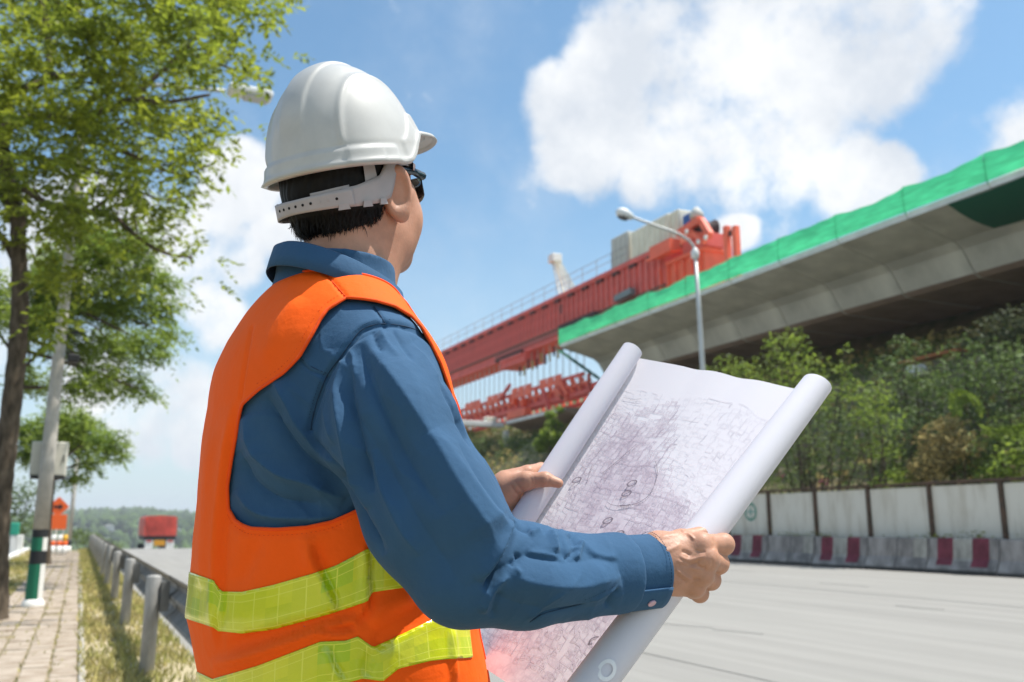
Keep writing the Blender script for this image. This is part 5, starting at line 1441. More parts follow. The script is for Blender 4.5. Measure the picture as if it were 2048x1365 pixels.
SHIRT_FOLDS = [
    (SEAM, 7, -3.2, 'seam'), (SEAM, 16, 2.0, 'step'),
    ([(622, 858), (640, 890), (686, 949), (704, 990), (725, 1040), (770, 1110)], 14, -7, 'g'),
    # the long ridge down the upper arm and the hollow behind it
    ([(728, 676), (748, 715), (770, 760), (806, 815), (852, 892), (905, 985), (960, 1070), (1000, 1136)], 84, 19, 'tent'),
    ([(722, 690), (738, 745), (758, 800), (790, 865), (830, 940), (885, 1030)], 34, -6.5, 'g'),
    ([(742, 730), (765, 800), (800, 880)], 12, -2.5, 'g'),
    ([(690, 720), (680, 790), (690, 870), (712, 960), (735, 1020)], 22, 6.5, 'g'),
    ([(665, 775), (655, 830), (672, 890)], 13, 3.0, 'g'),
    ([(712, 740), (704, 800), (722, 890), (752, 985)], 18, -5.5, 'g'),
    ([(745, 900), (765, 970), (800, 1050), (840, 1110)], 22, 4.0, 'g'),
    ([(745, 662), (752, 690), (766, 725)], 8, -2.4, 'g'), ([(760, 658), (772, 695), (792, 735)], 9, 2.2, 'g'), ([(782, 656), (800, 700), (822, 740)], 9, -1.8, 'g'), ([(700, 700), (712, 725), (716, 770)], 8, 2.2, 'g'),
    ([(820, 690), (858, 745), (886, 800), (905, 850)], 24, 4.5, 'g'), ([(868, 760), (886, 810), (914, 862), (936, 905)], 9, -3.2, 'g'), ([(880, 770), (902, 820), (930, 880)], 8, 2.4, 'g'),
    ([(850, 880), (900, 940), (960, 1020), (1005, 1075)], 30, 3.5, 'g'), ([(905, 905), (950, 985), (990, 1045)], 14, -2.4, 'g'),
    # elbow: the upper arm cloth folds over the forearm
    ([(1026, 1048), (1020, 1066), (1013, 1090), (992, 1137), (977, 1168), (970, 1184)], 11, -9.5, 'g'),
    ([(1010, 1050), (1002, 1082), (980, 1128), (960, 1165)], 18, 6.5, 'g'),
    ([(1012, 1150), (992, 1168), (974, 1200), (965, 1228)], 11, 4.5, 'g'), ([(1000, 1180), (990, 1210), (985, 1236)], 10, -2.5, 'g'),
    ([(1020, 1136), (1030, 1120), (1034, 1108)], 10, -4.5, 'g'), ([(1034, 1150), (1026, 1132), (1030, 1112)], 8, 2.4, 'g'),
    # forearm
    ([(1000, 1140), (1030, 1155), (1060, 1164), (1105, 1171), (1161, 1170), (1200, 1162), (1240, 1152)], 46, 8.5, 'tent'),
    ([(1046, 1110), (1070, 1115), (1096, 1119), (1122, 1123)], 6, -1.6, 'g'), ([(1050, 1104), (1085, 1109), (1118, 1114)], 10, 1.6, 'g'),
    ([(1128, 1122), (1130, 1108), (1124, 1086), (1114, 1064)], 13, 2.4, 'step'), ([(1128, 1120), (1140, 1112), (1153, 1098)], 8, -3.0, 'g'),
    ([(1098, 1062), (1108, 1082), (1112, 1106)], 12, 4.5, 'g'), ([(1140, 1068), (1146, 1082), (1150, 1094)], 11, -3.0, 'g'),
    ([(1150, 1120), (1158, 1100), (1166, 1080)], 8, 3.5, 'g'),
    ([(1238, 1121), (1212, 1119), (1190, 1113), (1176, 1102), (1168, 1086)], 12, 2.4, 'step'),
    ([(1030, 1056), (1044, 1062), (1060, 1062)], 9, -2.5, 'g'), ([(1058, 1070), (1072, 1064), (1080, 1058)], 9, 3.0, 'g'),
    ([(1055, 1241), (1075, 1222), (1100, 1196), (1120, 1180)], 7, 2.2, 'g'), ([(1060, 1245), (1085, 1228), (1130, 1216), (1170, 1206)], 4, -2.4, 'g'),
    ([(1172, 1200), (1200, 1188), (1232, 1172)], 6, 1.8, 'g'), ([(1212, 1216), (1222, 1190), (1236, 1176)], 8, -3.5, 'g'),
    # back of the shirt inside the armhole
    ([(545, 752), (575, 800), (600, 850), (640, 900), (690, 950)], 26, 6.85, 'g'), ([(530, 790), (560, 850), (600, 905), (660, 955), (710, 1000)], 22, -7.38, 'g'),
    ([(490, 830), (512, 900), (560, 945), (620, 965), (690, 1000)], 26, 6.85, 'g'), ([(480, 900), (500, 960), (560, 1000), (640, 1010)], 22, -5.80, 'g'), ([(470, 980), (520, 1025), (600, 1035), (690, 1030)], 18, 4.74, 'g'),
    ([(600, 720), (622, 742), (650, 752)], 4, -1.6, 'seam'), ([(748, 614), (764, 640), (771, 648)], 4, -1.6, 'seam'),
]
lo = np.array([P(430, 600, 1.1), P(980, 600, 1.1), from_abz(0.3, 0.3, 1.0)[0], from_abz(-0.3, -0.25, 1.0)[0], P(1270, 1140, 1.12), LEL, LWR]).min(0) - 0.09
hi = np.array([P(430, 600, 1.1), P(980, 600, 1.1), from_abz(0.3, 0.3, 1.0)[0], from_abz(-0.3, -0.25, 1.0)[0], P(1270, 1140, 1.12), LEL, LWR]).max(0) + 0.09
lo[2] = 0.80; hi[2] = 1.50
SV, SQ = surfnet(shirt_sdf, lo, hi, 0.0042)
SV = smoothmesh(SV, SQ, 3, 0.5)
SV, SQ = subdivide(SV, SQ)
SV = smoothmesh(SV, SQ, 2, 0.5)
SV = displace(SV, SQ, [(p, w, a * FOLD_GAIN, k) for p, w, a, k in SHIRT_FOLDS], True)
def wrinkles(V, Q):
    """fine drag lines running down the sleeve and puckers across the forearm"""
    N = vnormals(V, Q); x, y, d = proj(V)
    up = ((y < 1090) & (x < 1010) & (x > 640)).astype(float) * np.clip((1090 - y) / 60, 0, 1)
    a = (x - 755) * 0.93 - (y - 690) * 0.36; b = (x - 755) * 0.36 + (y - 690) * 0.93
    w = a / 17.0 + 1.3 * np.sin(b / 61.0) + 0.8 * np.sin(b / 27.0 + a / 40.0)
    f = (1 - np.abs(np.sin(w))) ** 2 * (0.4 + 0.6 * np.sin(b / 90.0 + a / 55.0) ** 2) * np.sin(a / 70.0 + b / 140.0 + 0.5) ** 2
    D = up * f * 0.0016
    fo = np.clip((x - 1000) / 60, 0, 1) * (y > 1040) * (x < 1245)
    w2 = (x - 1000) / 15.0 + (y - 1150) / 34.0 + 1.4 * np.sin((y - 1100) / 26.0 + (x - 1000) / 60.0)
    f2 = (1 - np.abs(np.sin(w2))) ** 2 * np.sin((x - 1000) / 45.0 + (y - 1100) / 33.0) ** 2
    D = D + fo * f2 * 0.0014
    bk = ((x < 740) & (y > 700)).astype(float)
    w3 = (y - 700) / 24.0 - (x - 500) / 60.0 + 1.5 * np.sin((x - 480) / 50.0)
    D = D + bk * (1 - np.abs(np.sin(w3))) ** 2 * np.sin((x + y) / 80.0) ** 2 * 0.0018
    return V + N * D[:, None]
SV = wrinkles(SV, SQ)

person = None
def hexb(c):  # linear from sRGB
    return tuple(((v / 255) / 12.92 if v / 255 < 0.04045 else ((v / 255 + 0.055) / 1.055) ** 2.4) for v in c)

# ------------------------------------------------------------------ head
YH = math.radians(31); PH = math.radians(19)
FH0 = RT * math.sin(YH) + HF * math.cos(YH); RH = RT * math.cos(YH) - HF * math.sin(YH)
FH = FH0 * math.cos(PH) + ZZ * math.sin(PH); UH = ZZ * math.cos(PH) - FH0 * math.sin(PH)
HO = P(711, 402, 1.28)
HS = 0.93
def h2w(q): q = np.asarray(q, float); return HO + HS * (q[..., 0:1] * RH + q[..., 1:2] * FH + q[..., 2:3] * UH)
def w2h(p): q = (p - HO) / HS; return np.stack([q @ RH, q @ FH, q @ UH], 1)
NB = w2h(np.array([P(700, 600, 1.245)]))[0]
def rotz(q, c, a):
    r = q - np.asarray(c); ca, sa = math.cos(a), math.sin(a)
    return np.stack([r[:, 0] * ca + r[:, 1] * sa, -r[:, 0] * sa + r[:, 1] * ca, r[:, 2]], 1)
def skull(q):
    f = ell(q, (0, -0.016, 0.045), (0.076, 0.098, 0.098))
    return f
def head_sdf(q):
    f = skull(q)
    f = smin(f, ell(q, (0, 0.030, -0.015), (0.068, 0.072, 0.092)), 0.03)
    f = smin(f, ell(q, (0, 0.030, -0.070), (0.060, 0.058, 0.048)), 0.03)
    f = smin(f, ell(q, (0, 0.078, -0.098), (0.022, 0.018, 0.020)), 0.025)
    for s in (-1, 1):
        f = smin(f, ell(q, (0.040 * s, 0.062, -0.032), (0.026, 0.028, 0.034)), 0.025)
        f = smin(f, cone(q, (0.052 * s, 0.055, 0.004), (0.070 * s, 0.018, 0.0), 0.012, 0.010), 0.02)
    f = smin(f, cone(q, (0, 0.098, 0.012), (0, 0.119, -0.026), 0.008, 0.013), 0.012)
    for s in (-1, 1): f = smin(f, ell(q, (0.013 * s, 0.106, -0.030), (0.009, 0.010, 0.008)), 0.008)
    f = smin(f, cone(q, (-0.034, 0.088, 0.030), (0.034, 0.088, 0.030), 0.011, 0.011), 0.016)
    for s in (-1, 1): f = np.maximum(f, -ell(q, (0.031 * s, 0.106, 0.012), (0.016, 0.012, 0.010)))
    for s in (-1, 1): f = smin(f, ell(q, (0.031 * s, 0.089, 0.011), (0.012, 0.010, 0.010)), 0.004)
    f = smin(f, cone(q, (-0.017, 0.097, -0.056), (0.017, 0.097, -0.056), 0.006, 0.006), 0.008)
    f = smin(f, cone(q, (-0.015, 0.095, -0.067), (0.015, 0.095, -0.067), 0.007, 0.007), 0.006)
    f = smin(f, cone(q, (0.0, -0.034, -0.02), NB + [0, -0.01, 0], 0.056, 0.062), 0.035)
    f = smin(f, cone(q, (0.018, 0.0, -0.06), NB + [0.0, 0.02, 0], 0.045, 0.052), 0.03)
    for s in (-1, 1):      # ears: a flared dish with a rolled rim, hollow towards the front
        r = rotz(q * np.array([s, 1, 1]), (0.083, -0.005, -0.004), math.radians(-25)) / 1.12
        r = np.stack([r[:, 0], r[:, 1] - 0.12 * r[:, 2], r[:, 2]], 1)
        k = np.hypot(r[:, 1] / 0.0185, (r[:, 2] - 0.002) / 0.031)
        rim = np.hypot((k - 0.92) * 0.022, r[:, 0] - 0.001) - 0.0054
        disc = np.maximum(np.abs(r[:, 0] + 0.001) - 0.0030, (k - 0.95) * 0.018)
        lob = ell(r, (0.0005, 0.006, -0.029), (0.0055, 0.0095, 0.0105))
        ear = smin(smin(rim, disc, 0.005), lob, 0.008)
        root = cone(r, (-0.014, 0.006, 0.016), (-0.012, 0.009, -0.018), 0.006, 0.006)
        ear = smin(ear, root, 0.006)
        f = smin(f, ear, 0.003)
    return f
lo_, hi_ = np.array([-0.115, -0.155, min(NB[2] - 0.02, -0.17)]), np.array([0.115, 0.15, 0.155])
HV, HQ = surfnet(head_sdf, lo_, hi_, 0.0024)
HV = smoothmesh(HV, HQ, 1, 0.5)
HVw = h2w(HV)

# ------------------------------------------------------------------ hands
def fingers_sdf(p, parts, k):
    f = None
    for a, b, ra, rb in parts:
        c = cone(p, a, b, ra, rb); f = c if f is None else smin(f, c, k)
    return f
W_R = P(1275, 1140, 1.118)
MC = {'i': P(1402, 1090, 1.124), 'm': P(1412, 1117, 1.117), 'r': P(1404, 1147, 1.119), 'l': P(1388, 1172, 1.127)}
PI = {'i': P(1447, 1089, 1.147), 'm': P(1436, 1127, 1.141), 'r': P(1421, 1160, 1.142), 'l': P(1399, 1187, 1.147)}
DI = {'i': P(1446, 1082, 1.184), 'm': P(1432, 1121, 1.184), 'r': P(1410, 1154, 1.184), 'l': P(1386, 1184, 1.182)}
TI = {'i': P(1408, 1074, 1.198), 'm': P(1396, 1112, 1.200), 'r': P(1378, 1144, 1.200), 'l': P(1358, 1174, 1.196)}
RA = {'i': 0.0118, 'm': 0.0118, 'r': 0.0110, 'l': 0.0098}
def hand_r(p):
    palm = None
    cm = {'i': P(1318, 1092, 1.128), 'm': P(1312, 1114, 1.118), 'r': P(1312, 1140, 1.116), 'l': P(1312, 1166, 1.124)}
    for n in 'imrl':
        c = cone(p, cm[n], MC[n], 0.0165, 0.0128 if n != 'l' else 0.0118)
        palm = c if palm is None else smin(palm, c, 0.014)
    palm = smin(palm, cone(p, P(1330, 1160, 1.142), P(1378, 1170, 1.140), 0.018, 0.013), 0.012)
    palm = smin(palm, cone(p, W_R, P(1318, 1128, 1.126), 0.0275, 0.029), 0.025)
    palm = smin(palm, cone(p, P(1240, 1142, 1.106), W_R, 0.029, 0.0275), 0.02)
    # thumb along the front of the roll
    th = cone(p, P(1312, 1096, 1.140), P(1362, 1080, 1.150), 0.0165, 0.0130)
    th = smin(th, cone(p, P(1362, 1080, 1.150), P(1404, 1070, 1.170), 0.0122, 0.0108), 0.006)
    th = smin(th, cone(p, P(1404, 1070, 1.170), P(1428, 1066, 1.188), 0.0105, 0.0078), 0.005)
    f = smin(palm, th, 0.010)
    fg = None
    for n in 'imrl':
        r = RA[n]
        c = fingers_sdf(p, [(MC[n], PI[n], r * 1.10, r * 1.12), (PI[n], DI[n], r * 1.06, r * 0.92), (DI[n], TI[n], r * 0.92, r * 0.72)], 0.004)
        # knuckle and joint swelling
        c = smin(c, np.linalg.norm(p - (MC[n] + (C0 - MC[n]) * 0.0022), axis=1) - r * 1.14, 0.010)
        c = smin(c, np.linalg.norm(p - PI[n], axis=1) - r * 1.12, 0.004)
        fg = c if fg is None else smin(fg, c, 0.0022)
    return smin(f, fg, 0.007)
allp = np.array([W_R, P(1240, 1142, 1.106)] + list(MC.values()) + list(PI.values()) + list(DI.values()) + list(TI.values()))
RV, RQ = surfnet(hand_r, allp.min(0) - 0.035, allp.max(0) + 0.035, 0.00125)
RV = smoothmesh(RV, RQ, 1, 0.5)
HAND_FOLDS = [([(1362, 1062), (1378, 1070), (1390, 1080)], 4.0, 1.8, 'g'), ([(1362, 1102), (1374, 1106), (1382, 1112)], 5, -2.0, 'g'), ([(1358, 1112), (1375, 1120), (1395, 1117), (1412, 1112)], 4.5, 1.8, 'g'),
              ([(1362, 1128), (1378, 1132), (1398, 1126)], 4.5, -1.7, 'g'), ([(1352, 1120), (1372, 1130), (1390, 1138), (1405, 1140)], 4.5, 1.5, 'g'), ([(1350, 1138), (1366, 1150), (1384, 1162)], 4.5, 1.8, 'g'),
              ([(1350, 1150), (1362, 1158), (1374, 1166)], 4, -1.5, 'g'), ([(1390, 1100), (1400, 1104), (1412, 1104)], 3.5, -1.2, 'g'), ([(1396, 1132), (1405, 1136), (1412, 1134)], 3.5, -1.3, 'g'), ([(1384, 1160), (1394, 1160), (1400, 1158)], 3.5, -1.3, 'g'),
              ([(1425, 1076), (1428, 1088), (1426, 1100)], 3, -0.9, 'g'), ([(1422, 1118), (1425, 1128), (1421, 1138)], 3, -0.9, 'g'), ([(1320, 1075), (1345, 1070), (1362, 1066)], 6, 1.3, 'g'), ([(1325, 1105), (1345, 1098), (1362, 1088)], 6, 1.2, 'g')]
RV = displace(RV, RQ, HAND_FOLDS)
W_L = P(1004, 988, 1.4200)
def hand_l(p):
    f = cone(p, LWR, W_L, 0.027, 0.026)
    mc = {'i': P(1055, 947, 1.4350), 'm': P(1050, 962, 1.4470), 'r': P(1044, 980, 1.4550), 'l': P(1036, 998, 1.4590)}
    pi = {'i': P(1082, 940, 1.4670), 'm': P(1076, 962, 1.4770), 'r': P(1066, 985, 1.4790), 'l': P(1052, 1006, 1.4770)}
    ti = {'i': P(1112, 962, 1.4770), 'm': P(1106, 985, 1.4830), 'r': P(1094, 1006, 1.4810), 'l': P(1078, 1024, 1.4770)}
    for n, y0 in zip('imrl', (962, 976, 992, 1004)):
        f = smin(f, cone(p, P(1012, y0, 1.4250), mc[n], 0.017, 0.0125), 0.014)
    f = smin(f, cone(p, P(1012, 985, 1.4170), P(1032, 1012, 1.4400), 0.022, 0.014), 0.012)
    # thumb pressing on the paper
    f = smin(f, cone(p, P(1014, 975, 1.4100), P(1052, 962, 1.3980), 0.0185, 0.0148), 0.010)
    f = smin(f, cone(p, P(1052, 962, 1.3980), P(1090, 959, 1.3895), 0.0132, 0.0112), 0.006)
    f = smin(f, cone(p, P(1090, 959, 1.3895), P(1117, 967, 1.3860), 0.0108, 0.0075), 0.005)
    for n in 'imrl':
        r = RA[n] * 0.98
        c = fingers_sdf(p, [(mc[n], pi[n], r * 1.1, r), (pi[n], ti[n], r * 0.98, r * 0.75)], 0.004)
        f = smin(f, c, 0.004)
    return f
allp = np.array([LWR, W_L, P(1055, 930, 1.4350), P(1117, 1025, 1.4850), P(1117, 960, 1.3750)])
LV, LQ = surfnet(hand_l, allp.min(0) - 0.035, allp.max(0) + 0.035, 0.0016)
LV = smoothmesh(LV, LQ, 1, 0.5)
LV = displace(LV, LQ, [([(1020, 970), (1030, 985), (1040, 996)], 4, -1.2, 'g'), ([(1028, 962), (1040, 978), (1050, 988)], 4, -1.0, 'g'), ([(1062, 955), (1064, 965), (1062, 974)], 3, -0.9, 'g'), ([(1068, 953), (1070, 964), (1068, 973)], 3, -0.8, 'g'), ([(1096, 950), (1098, 960), (1096, 970)], 3, -0.7, 'g')])
# core of the body under the clothes, legs included
HIP = {s: from_abz(0.095 * s, 0.0, 0.86)[0] for s in (-1, 1)}
KNE = {s: from_abz(0.105 * s, 0.02, 0.47)[0] for s in (-1, 1)}
ANK = {s: from_abz(0.115 * s, -0.01, 0.09)[0] for s in (-1, 1)}
def core(p):
    f = torso(p, -0.022)
    f = smin(f, np.minimum(chain(p, [(a, d, r - 0.022) for a, d, r in ARM_R]), chain(p, [(a, d, max(r - 0.02, 0.022)) for a, d, r in FORE_R])), 0.02)
    f = smin(f, cone(p, LSH, LEL, 0.044, 0.036), 0.02); f = smin(f, cone(p, LEL, LWR, 0.036, 0.026), 0.02)
    for s in (-1, 1):
        f = smin(f, cone(p, HIP[s], KNE[s], 0.080, 0.052), 0.05); f = smin(f, cone(p, KNE[s], ANK[s], 0.052, 0.036), 0.02)
        f = smin(f, cone(p, ANK[s], ANK[s] + FB * 0.12 - ZZ * 0.045, 0.036, 0.03), 0.02)
    return f
CV, CQ = surfnet(core, [lo[0], lo[1], 0.0], [hi[0], hi[1], 1.46], 0.012)
allV = [HVw, RV, LV, CV]; allQ = [HQ, RQ, LQ, CQ]; off = 0; FQ = []
for v, q in zip(allV, allQ): FQ.append(q + off); off += len(v)
foot = from_abz(0, 0, 0.0)[0]
person = mk('person', np.concatenate(allV), np.concatenate(FQ), M_skin, base=foot)
tag(person, 'man in an orange vest and white hard hat seen from behind, holding a large map', 'person')
def kid(name, V, F, m, par=person, smooth=True, uv=None): return mk(name, V, F, m, par, smooth, uv=uv)

# finger nail of the left thumb
def nail(c, n, u, w, l):
    n = n / np.linalg.norm(n); u = u / np.linalg.norm(u); s = np.cross(n, u); V = []; F = []
    for i in range(6):
        for j in range(5):
            a = (i / 5 - 0.5) * 2; b = (j / 4 - 0.5) * 2
            V.append(c + u * a * l + s * b * w - n * (0.35 * w * b * b + 0.2 * l * max(a, 0) ** 3))
    return V, [(i * 5 + j, (i + 1) * 5 + j, (i + 1) * 5 + j + 1, i * 5 + j + 1) for i in range(5) for j in range(4)]
tdir = P(1117, 967, 1.386) - P(1090, 959, 1.3895)
V, F = nail(P(1111, 961, 1.3815), (C0 - P(1111, 961, 1.385)) * 1.0 + UP * 1.2, tdir, 0.0052, 0.0062)
kid('thumb_nail', V, F, mat('nail', (0.62, 0.38, 0.30), 0.25, spec=0.6))

# ------------------------------------------------------------------ hair
def hair_line(q):
    """positive where hair grows"""
    y = q[:, 1]
    z0 = np.interp(y, [-0.2, -0.11, -0.07, -0.035, -0.012, 0.002, 0.02, 0.032, 0.045, 0.07], [-0.054, -0.054, -0.049, -0.031, -0.006, 0.012, 0.004, -0.016, 0.02, 0.06])
    return q[:, 2] - z0
def hair_sdf(q):
    f = skull(q) - 0.009
    f = smin(f, ell(q, (0, -0.052, -0.005), (0.066, 0.064, 0.062)), 0.03)
    return f
GV, GQ = surfnet(hair_sdf, [-0.1, -0.14, -0.09], [0.1, 0.11, 0.16], 0.0026)
N_ = vnormals(GV, GQ)
lump = np.sin(GV[:, 0] * 420 + 2.0 * np.sin(GV[:, 2] * 130)) * np.sin(GV[:, 1] * 390 + GV[:, 2] * 60)
GV = GV + N_ * (lump * 0.0010)[:, None]
jag = 0.004 * np.sin(GV[:, 0] * 300) * np.sin(GV[:, 1] * 340 + 1.0) + 0.003 * np.sin(GV[:, 1] * 900 + GV[:, 0] * 700)
hv, hf, _ = clip(GV, GQ, hair_line(GV) + jag)
n2 = vnormals(hv, hf)
hv2, hf2 = solid(hv, hf, n2, 0.004)
hair = kid('hair', h2w(hv2), hf2, M_hair)
def strands():
    cand = hv[(hv[:, 2] < 0.035)]; nn = n2[(hv[:, 2] < 0.035)]
    k = rng.integers(0, len(cand), 5200)
    a_ = np.degrees(np.arctan2(np.abs(cand[k][:, 0]), cand[k][:, 1] + 0.012))
    zl_ = np.interp(a_, [0, 78, 96, 110, 135, 160, 180], [0.0, 0.004, -0.013, -0.019, -0.020, -0.019, -0.018])
    k = k[(cand[k][:, 2] < zl_ - 0.002)]
    edge = hair_line(cand[k]); p = cand[k]; n = nn[k]
    down = np.array([0, -0.25, -1.0]) - n * (n @ np.array([0, -0.25, -1.0]))[:, None]
    down /= np.linalg.norm(down, axis=1, keepdims=True)
    down = down + rng.normal(0, 0.28, down.shape); side = np.cross(n, down); side /= np.linalg.norm(side, axis=1, keepdims=True)
    L = np.where(edge < 0.012, rng.uniform(0.006, 0.014, len(k)), rng.uniform(0.010, 0.020, len(k)))[:, None]
    w = 0.00065
    a = p + n * 0.0006; b = p + down * L * 0.5 + n * 0.0026; c = p + down * L + n * (0.0012 + 0.0018 * rng.random((len(k), 1)))
    V = np.stack([a - side * w, a + side * w, b + side * w * 0.9, b - side * w * 0.9, c], 1).reshape(-1, 3)
    i = np.arange(len(k))[:, None] * 5
    F = [tuple(r) for r in np.concatenate([i + np.array([[0, 1, 2, 3]])])] + [tuple(r) for r in i + np.array([[3, 2, 4]])]
    tag(mk('hair_strand', h2w(V), F, M_hair, hair, True), kind='stuff')
strands()
def nape():
    e_ = hair_line(hv); k = np.where((np.abs(e_) < 0.006) & (hv[:, 1] < 0.0))[0]; k = rng.choice(k, 900)
    p = hv[k] - n2[k] * 0.004; d = np.array([0, 0.05, -1.0]) + rng.normal(0, 0.35, (len(k), 3)); d -= n2[k] * (d * n2[k]).sum(1, keepdims=True) * 0.8; d /= np.linalg.norm(d, axis=1, keepdims=True)
    L = rng.uniform(0.008, 0.020, (len(k), 1)); s_ = np.cross(n2[k], d); w = 0.00028
    V = np.stack([p - s_ * w, p + s_ * w, p + d * L * 0.6 + n2[k] * 0.0008, p + d * L - n2[k] * 0.001], 1).reshape(-1, 3)
    i = np.arange(len(k))[:, None] * 4
    tag(mk('nape_hair', h2w(V), np.concatenate([i + np.array([[0, 1, 2]]), i + np.array([[1, 3, 2]])]), M_hair, hair, True), kind='stuff')
nape()

# ------------------------------------------------------------------ shirt with collar, cuffs, buttons
shirt = kid('shirt', SV, SQ, M_shirt)
def on_surface(V, N, pts, lift):
    x, y, d = proj(V); view = C0 - V; view /= np.linalg.norm(view, axis=1, keepdims=True); ok = (N * view).sum(1) > 0.02
    xs, ys, ds, Ns = x[ok], y[ok], d[ok], N[ok]; out = []
    for px_, py_ in pts:
        r2 = (xs - px_) ** 2 + (ys - py_) ** 2; k = np.argpartition(r2, 24)[:24]; k = k[ds[k] < ds[k].min() + 0.02][:8]
        w = 1 / (r2[k] + 4.0); w /= w.sum(); n = (Ns[k] * w[:, None]).sum(0); n /= np.linalg.norm(n)
        out.append(P(px_, py_, float((ds[k] * w).sum())) + n * lift)
    return np.array(out)
def stitch_line(name, par, V, N, px, m, wid=0.0011, lift=0.0002, dashed=False):
    q = on_surface(V, N, spline(px, 6), lift); mb = MB()
    if dashed:
        q = np.concatenate([[a + (b - a) * t for t in (0, 0.5)] for a, b in zip(q[:-1], q[1:])])
        for a, b in zip(q[:-1:2], q[1::2]): mb.bar(a, a + (b - a) * 0.62, wid, wid * 0.7)
        return tag(mb.build(name, m, par), kind='stuff')
    mb.tube(list(q), wid / 2, 6); return mb.build(name, m, par, True)
SN = vnormals(SV, SQ)
M_thread = mat('blue_thread', (0.012, 0.036, 0.075), 0.85)
stitch_line('shoulder_seam', shirt, SV, SN, SEAM, M_thread, 0.0016, -0.0002)
off_ = [(x + (8 if i < 4 else -7 if i > 5 else 2) * (0.3 if i < 4 else 1), y - 9 * (1 if i < 8 else 0.4)) for i, (x, y) in enumerate(SEAM)]
stitch_line('topstitch', shirt, SV, SN, off_[:12], M_thread, 0.0007, 0.0001, True)
stitch_line('yoke_seam', shirt, SV, SN, [(602, 717), (620, 732), (640, 742), (654, 747)], M_thread, 0.0011, -0.0001)
stitch_line('yoke_seam', shirt, SV, SN, [(748, 614), (760, 630), (770, 647)], M_thread, 0.0011, -0.0001)
stitch_line('sleeve_seam', shirt, SV, SN, [(1060, 1245), (1085, 1229), (1120, 1219), (1165, 1208), (1205, 1196)], M_thread, 0.0010, -0.0001)
stitch_line('topstitch', shirt, SV, SN, [(1170, 1200), (1195, 1190), (1222, 1176), (1234, 1170)], M_thread, 0.0007, 0.0001, True)
def ring_part(name, rings, m, par, th=0.0022, close=False, flip=False):
    """sheet lofted through rings of points, given thickness"""
    rings = [np.asarray(r) for r in rings]; n = len(rings[0]); V = np.concatenate(rings)
    F = []
    kk = n if close else n - 1
    for a in range(len(rings) - 1):
        for i in range(kk):
            q = (a * n + i, a * n + (i + 1) % n, (a + 1) * n + (i + 1) % n, (a + 1) * n + i)
            F.append(q[::-1] if flip else q)
    T = np.array(F); T = np.concatenate([T[:, [0, 1, 2]], T[:, [0, 2, 3]]])
    N_ = vnormals(V, T)
    v, f = solid(V, T, N_, th)
    return kid(name, v, f, m, par)
def collar():
    CF = FB * 0.97 + RB * 0.2; CF = CF / np.linalg.norm(CF); CR = np.cross(CF, ZZ)
    if CR @ RB < 0: CR = -CR
    top, mid, bot, low, inn = [], [], [], [], []
    for k in range(61):
        a = math.radians(-160 + 320 * k / 60)       # 0 = back of the neck, +-164 = the points in front
        u = -CF * math.cos(a) + CR * math.sin(a)
        fr = (1 - math.cos(a)) / 2                  # 0 back .. 1 front
        rt_ = 0.079 + 0.008 * fr; z = 0.028 - 0.058 * fr
        ec = CC + ZZ * z
        pt = max(0.0, abs(math.degrees(a)) - 120) / 44
        top.append(ec + u * rt_ + ZZ * 0.0)
        inn.append(ec + u * (rt_ - 0.006) - ZZ * 0.03)
        mid.append(ec + u * (rt_ + 0.0045) - ZZ * 0.004)
        bot.append(ec + u * (rt_ + 0.0085) - ZZ * (0.020 + 0.004 * fr))
        low.append(ec + u * (rt_ + 0.012 + 0.004 * pt) - ZZ * (0.036 + 0.004 * fr + 0.012 * pt) + CF * 0.004 * pt)
    c = ring_part('collar', [inn, top, mid, bot, low], M_shirt, shirt, 0.0018)
    return c
collar()
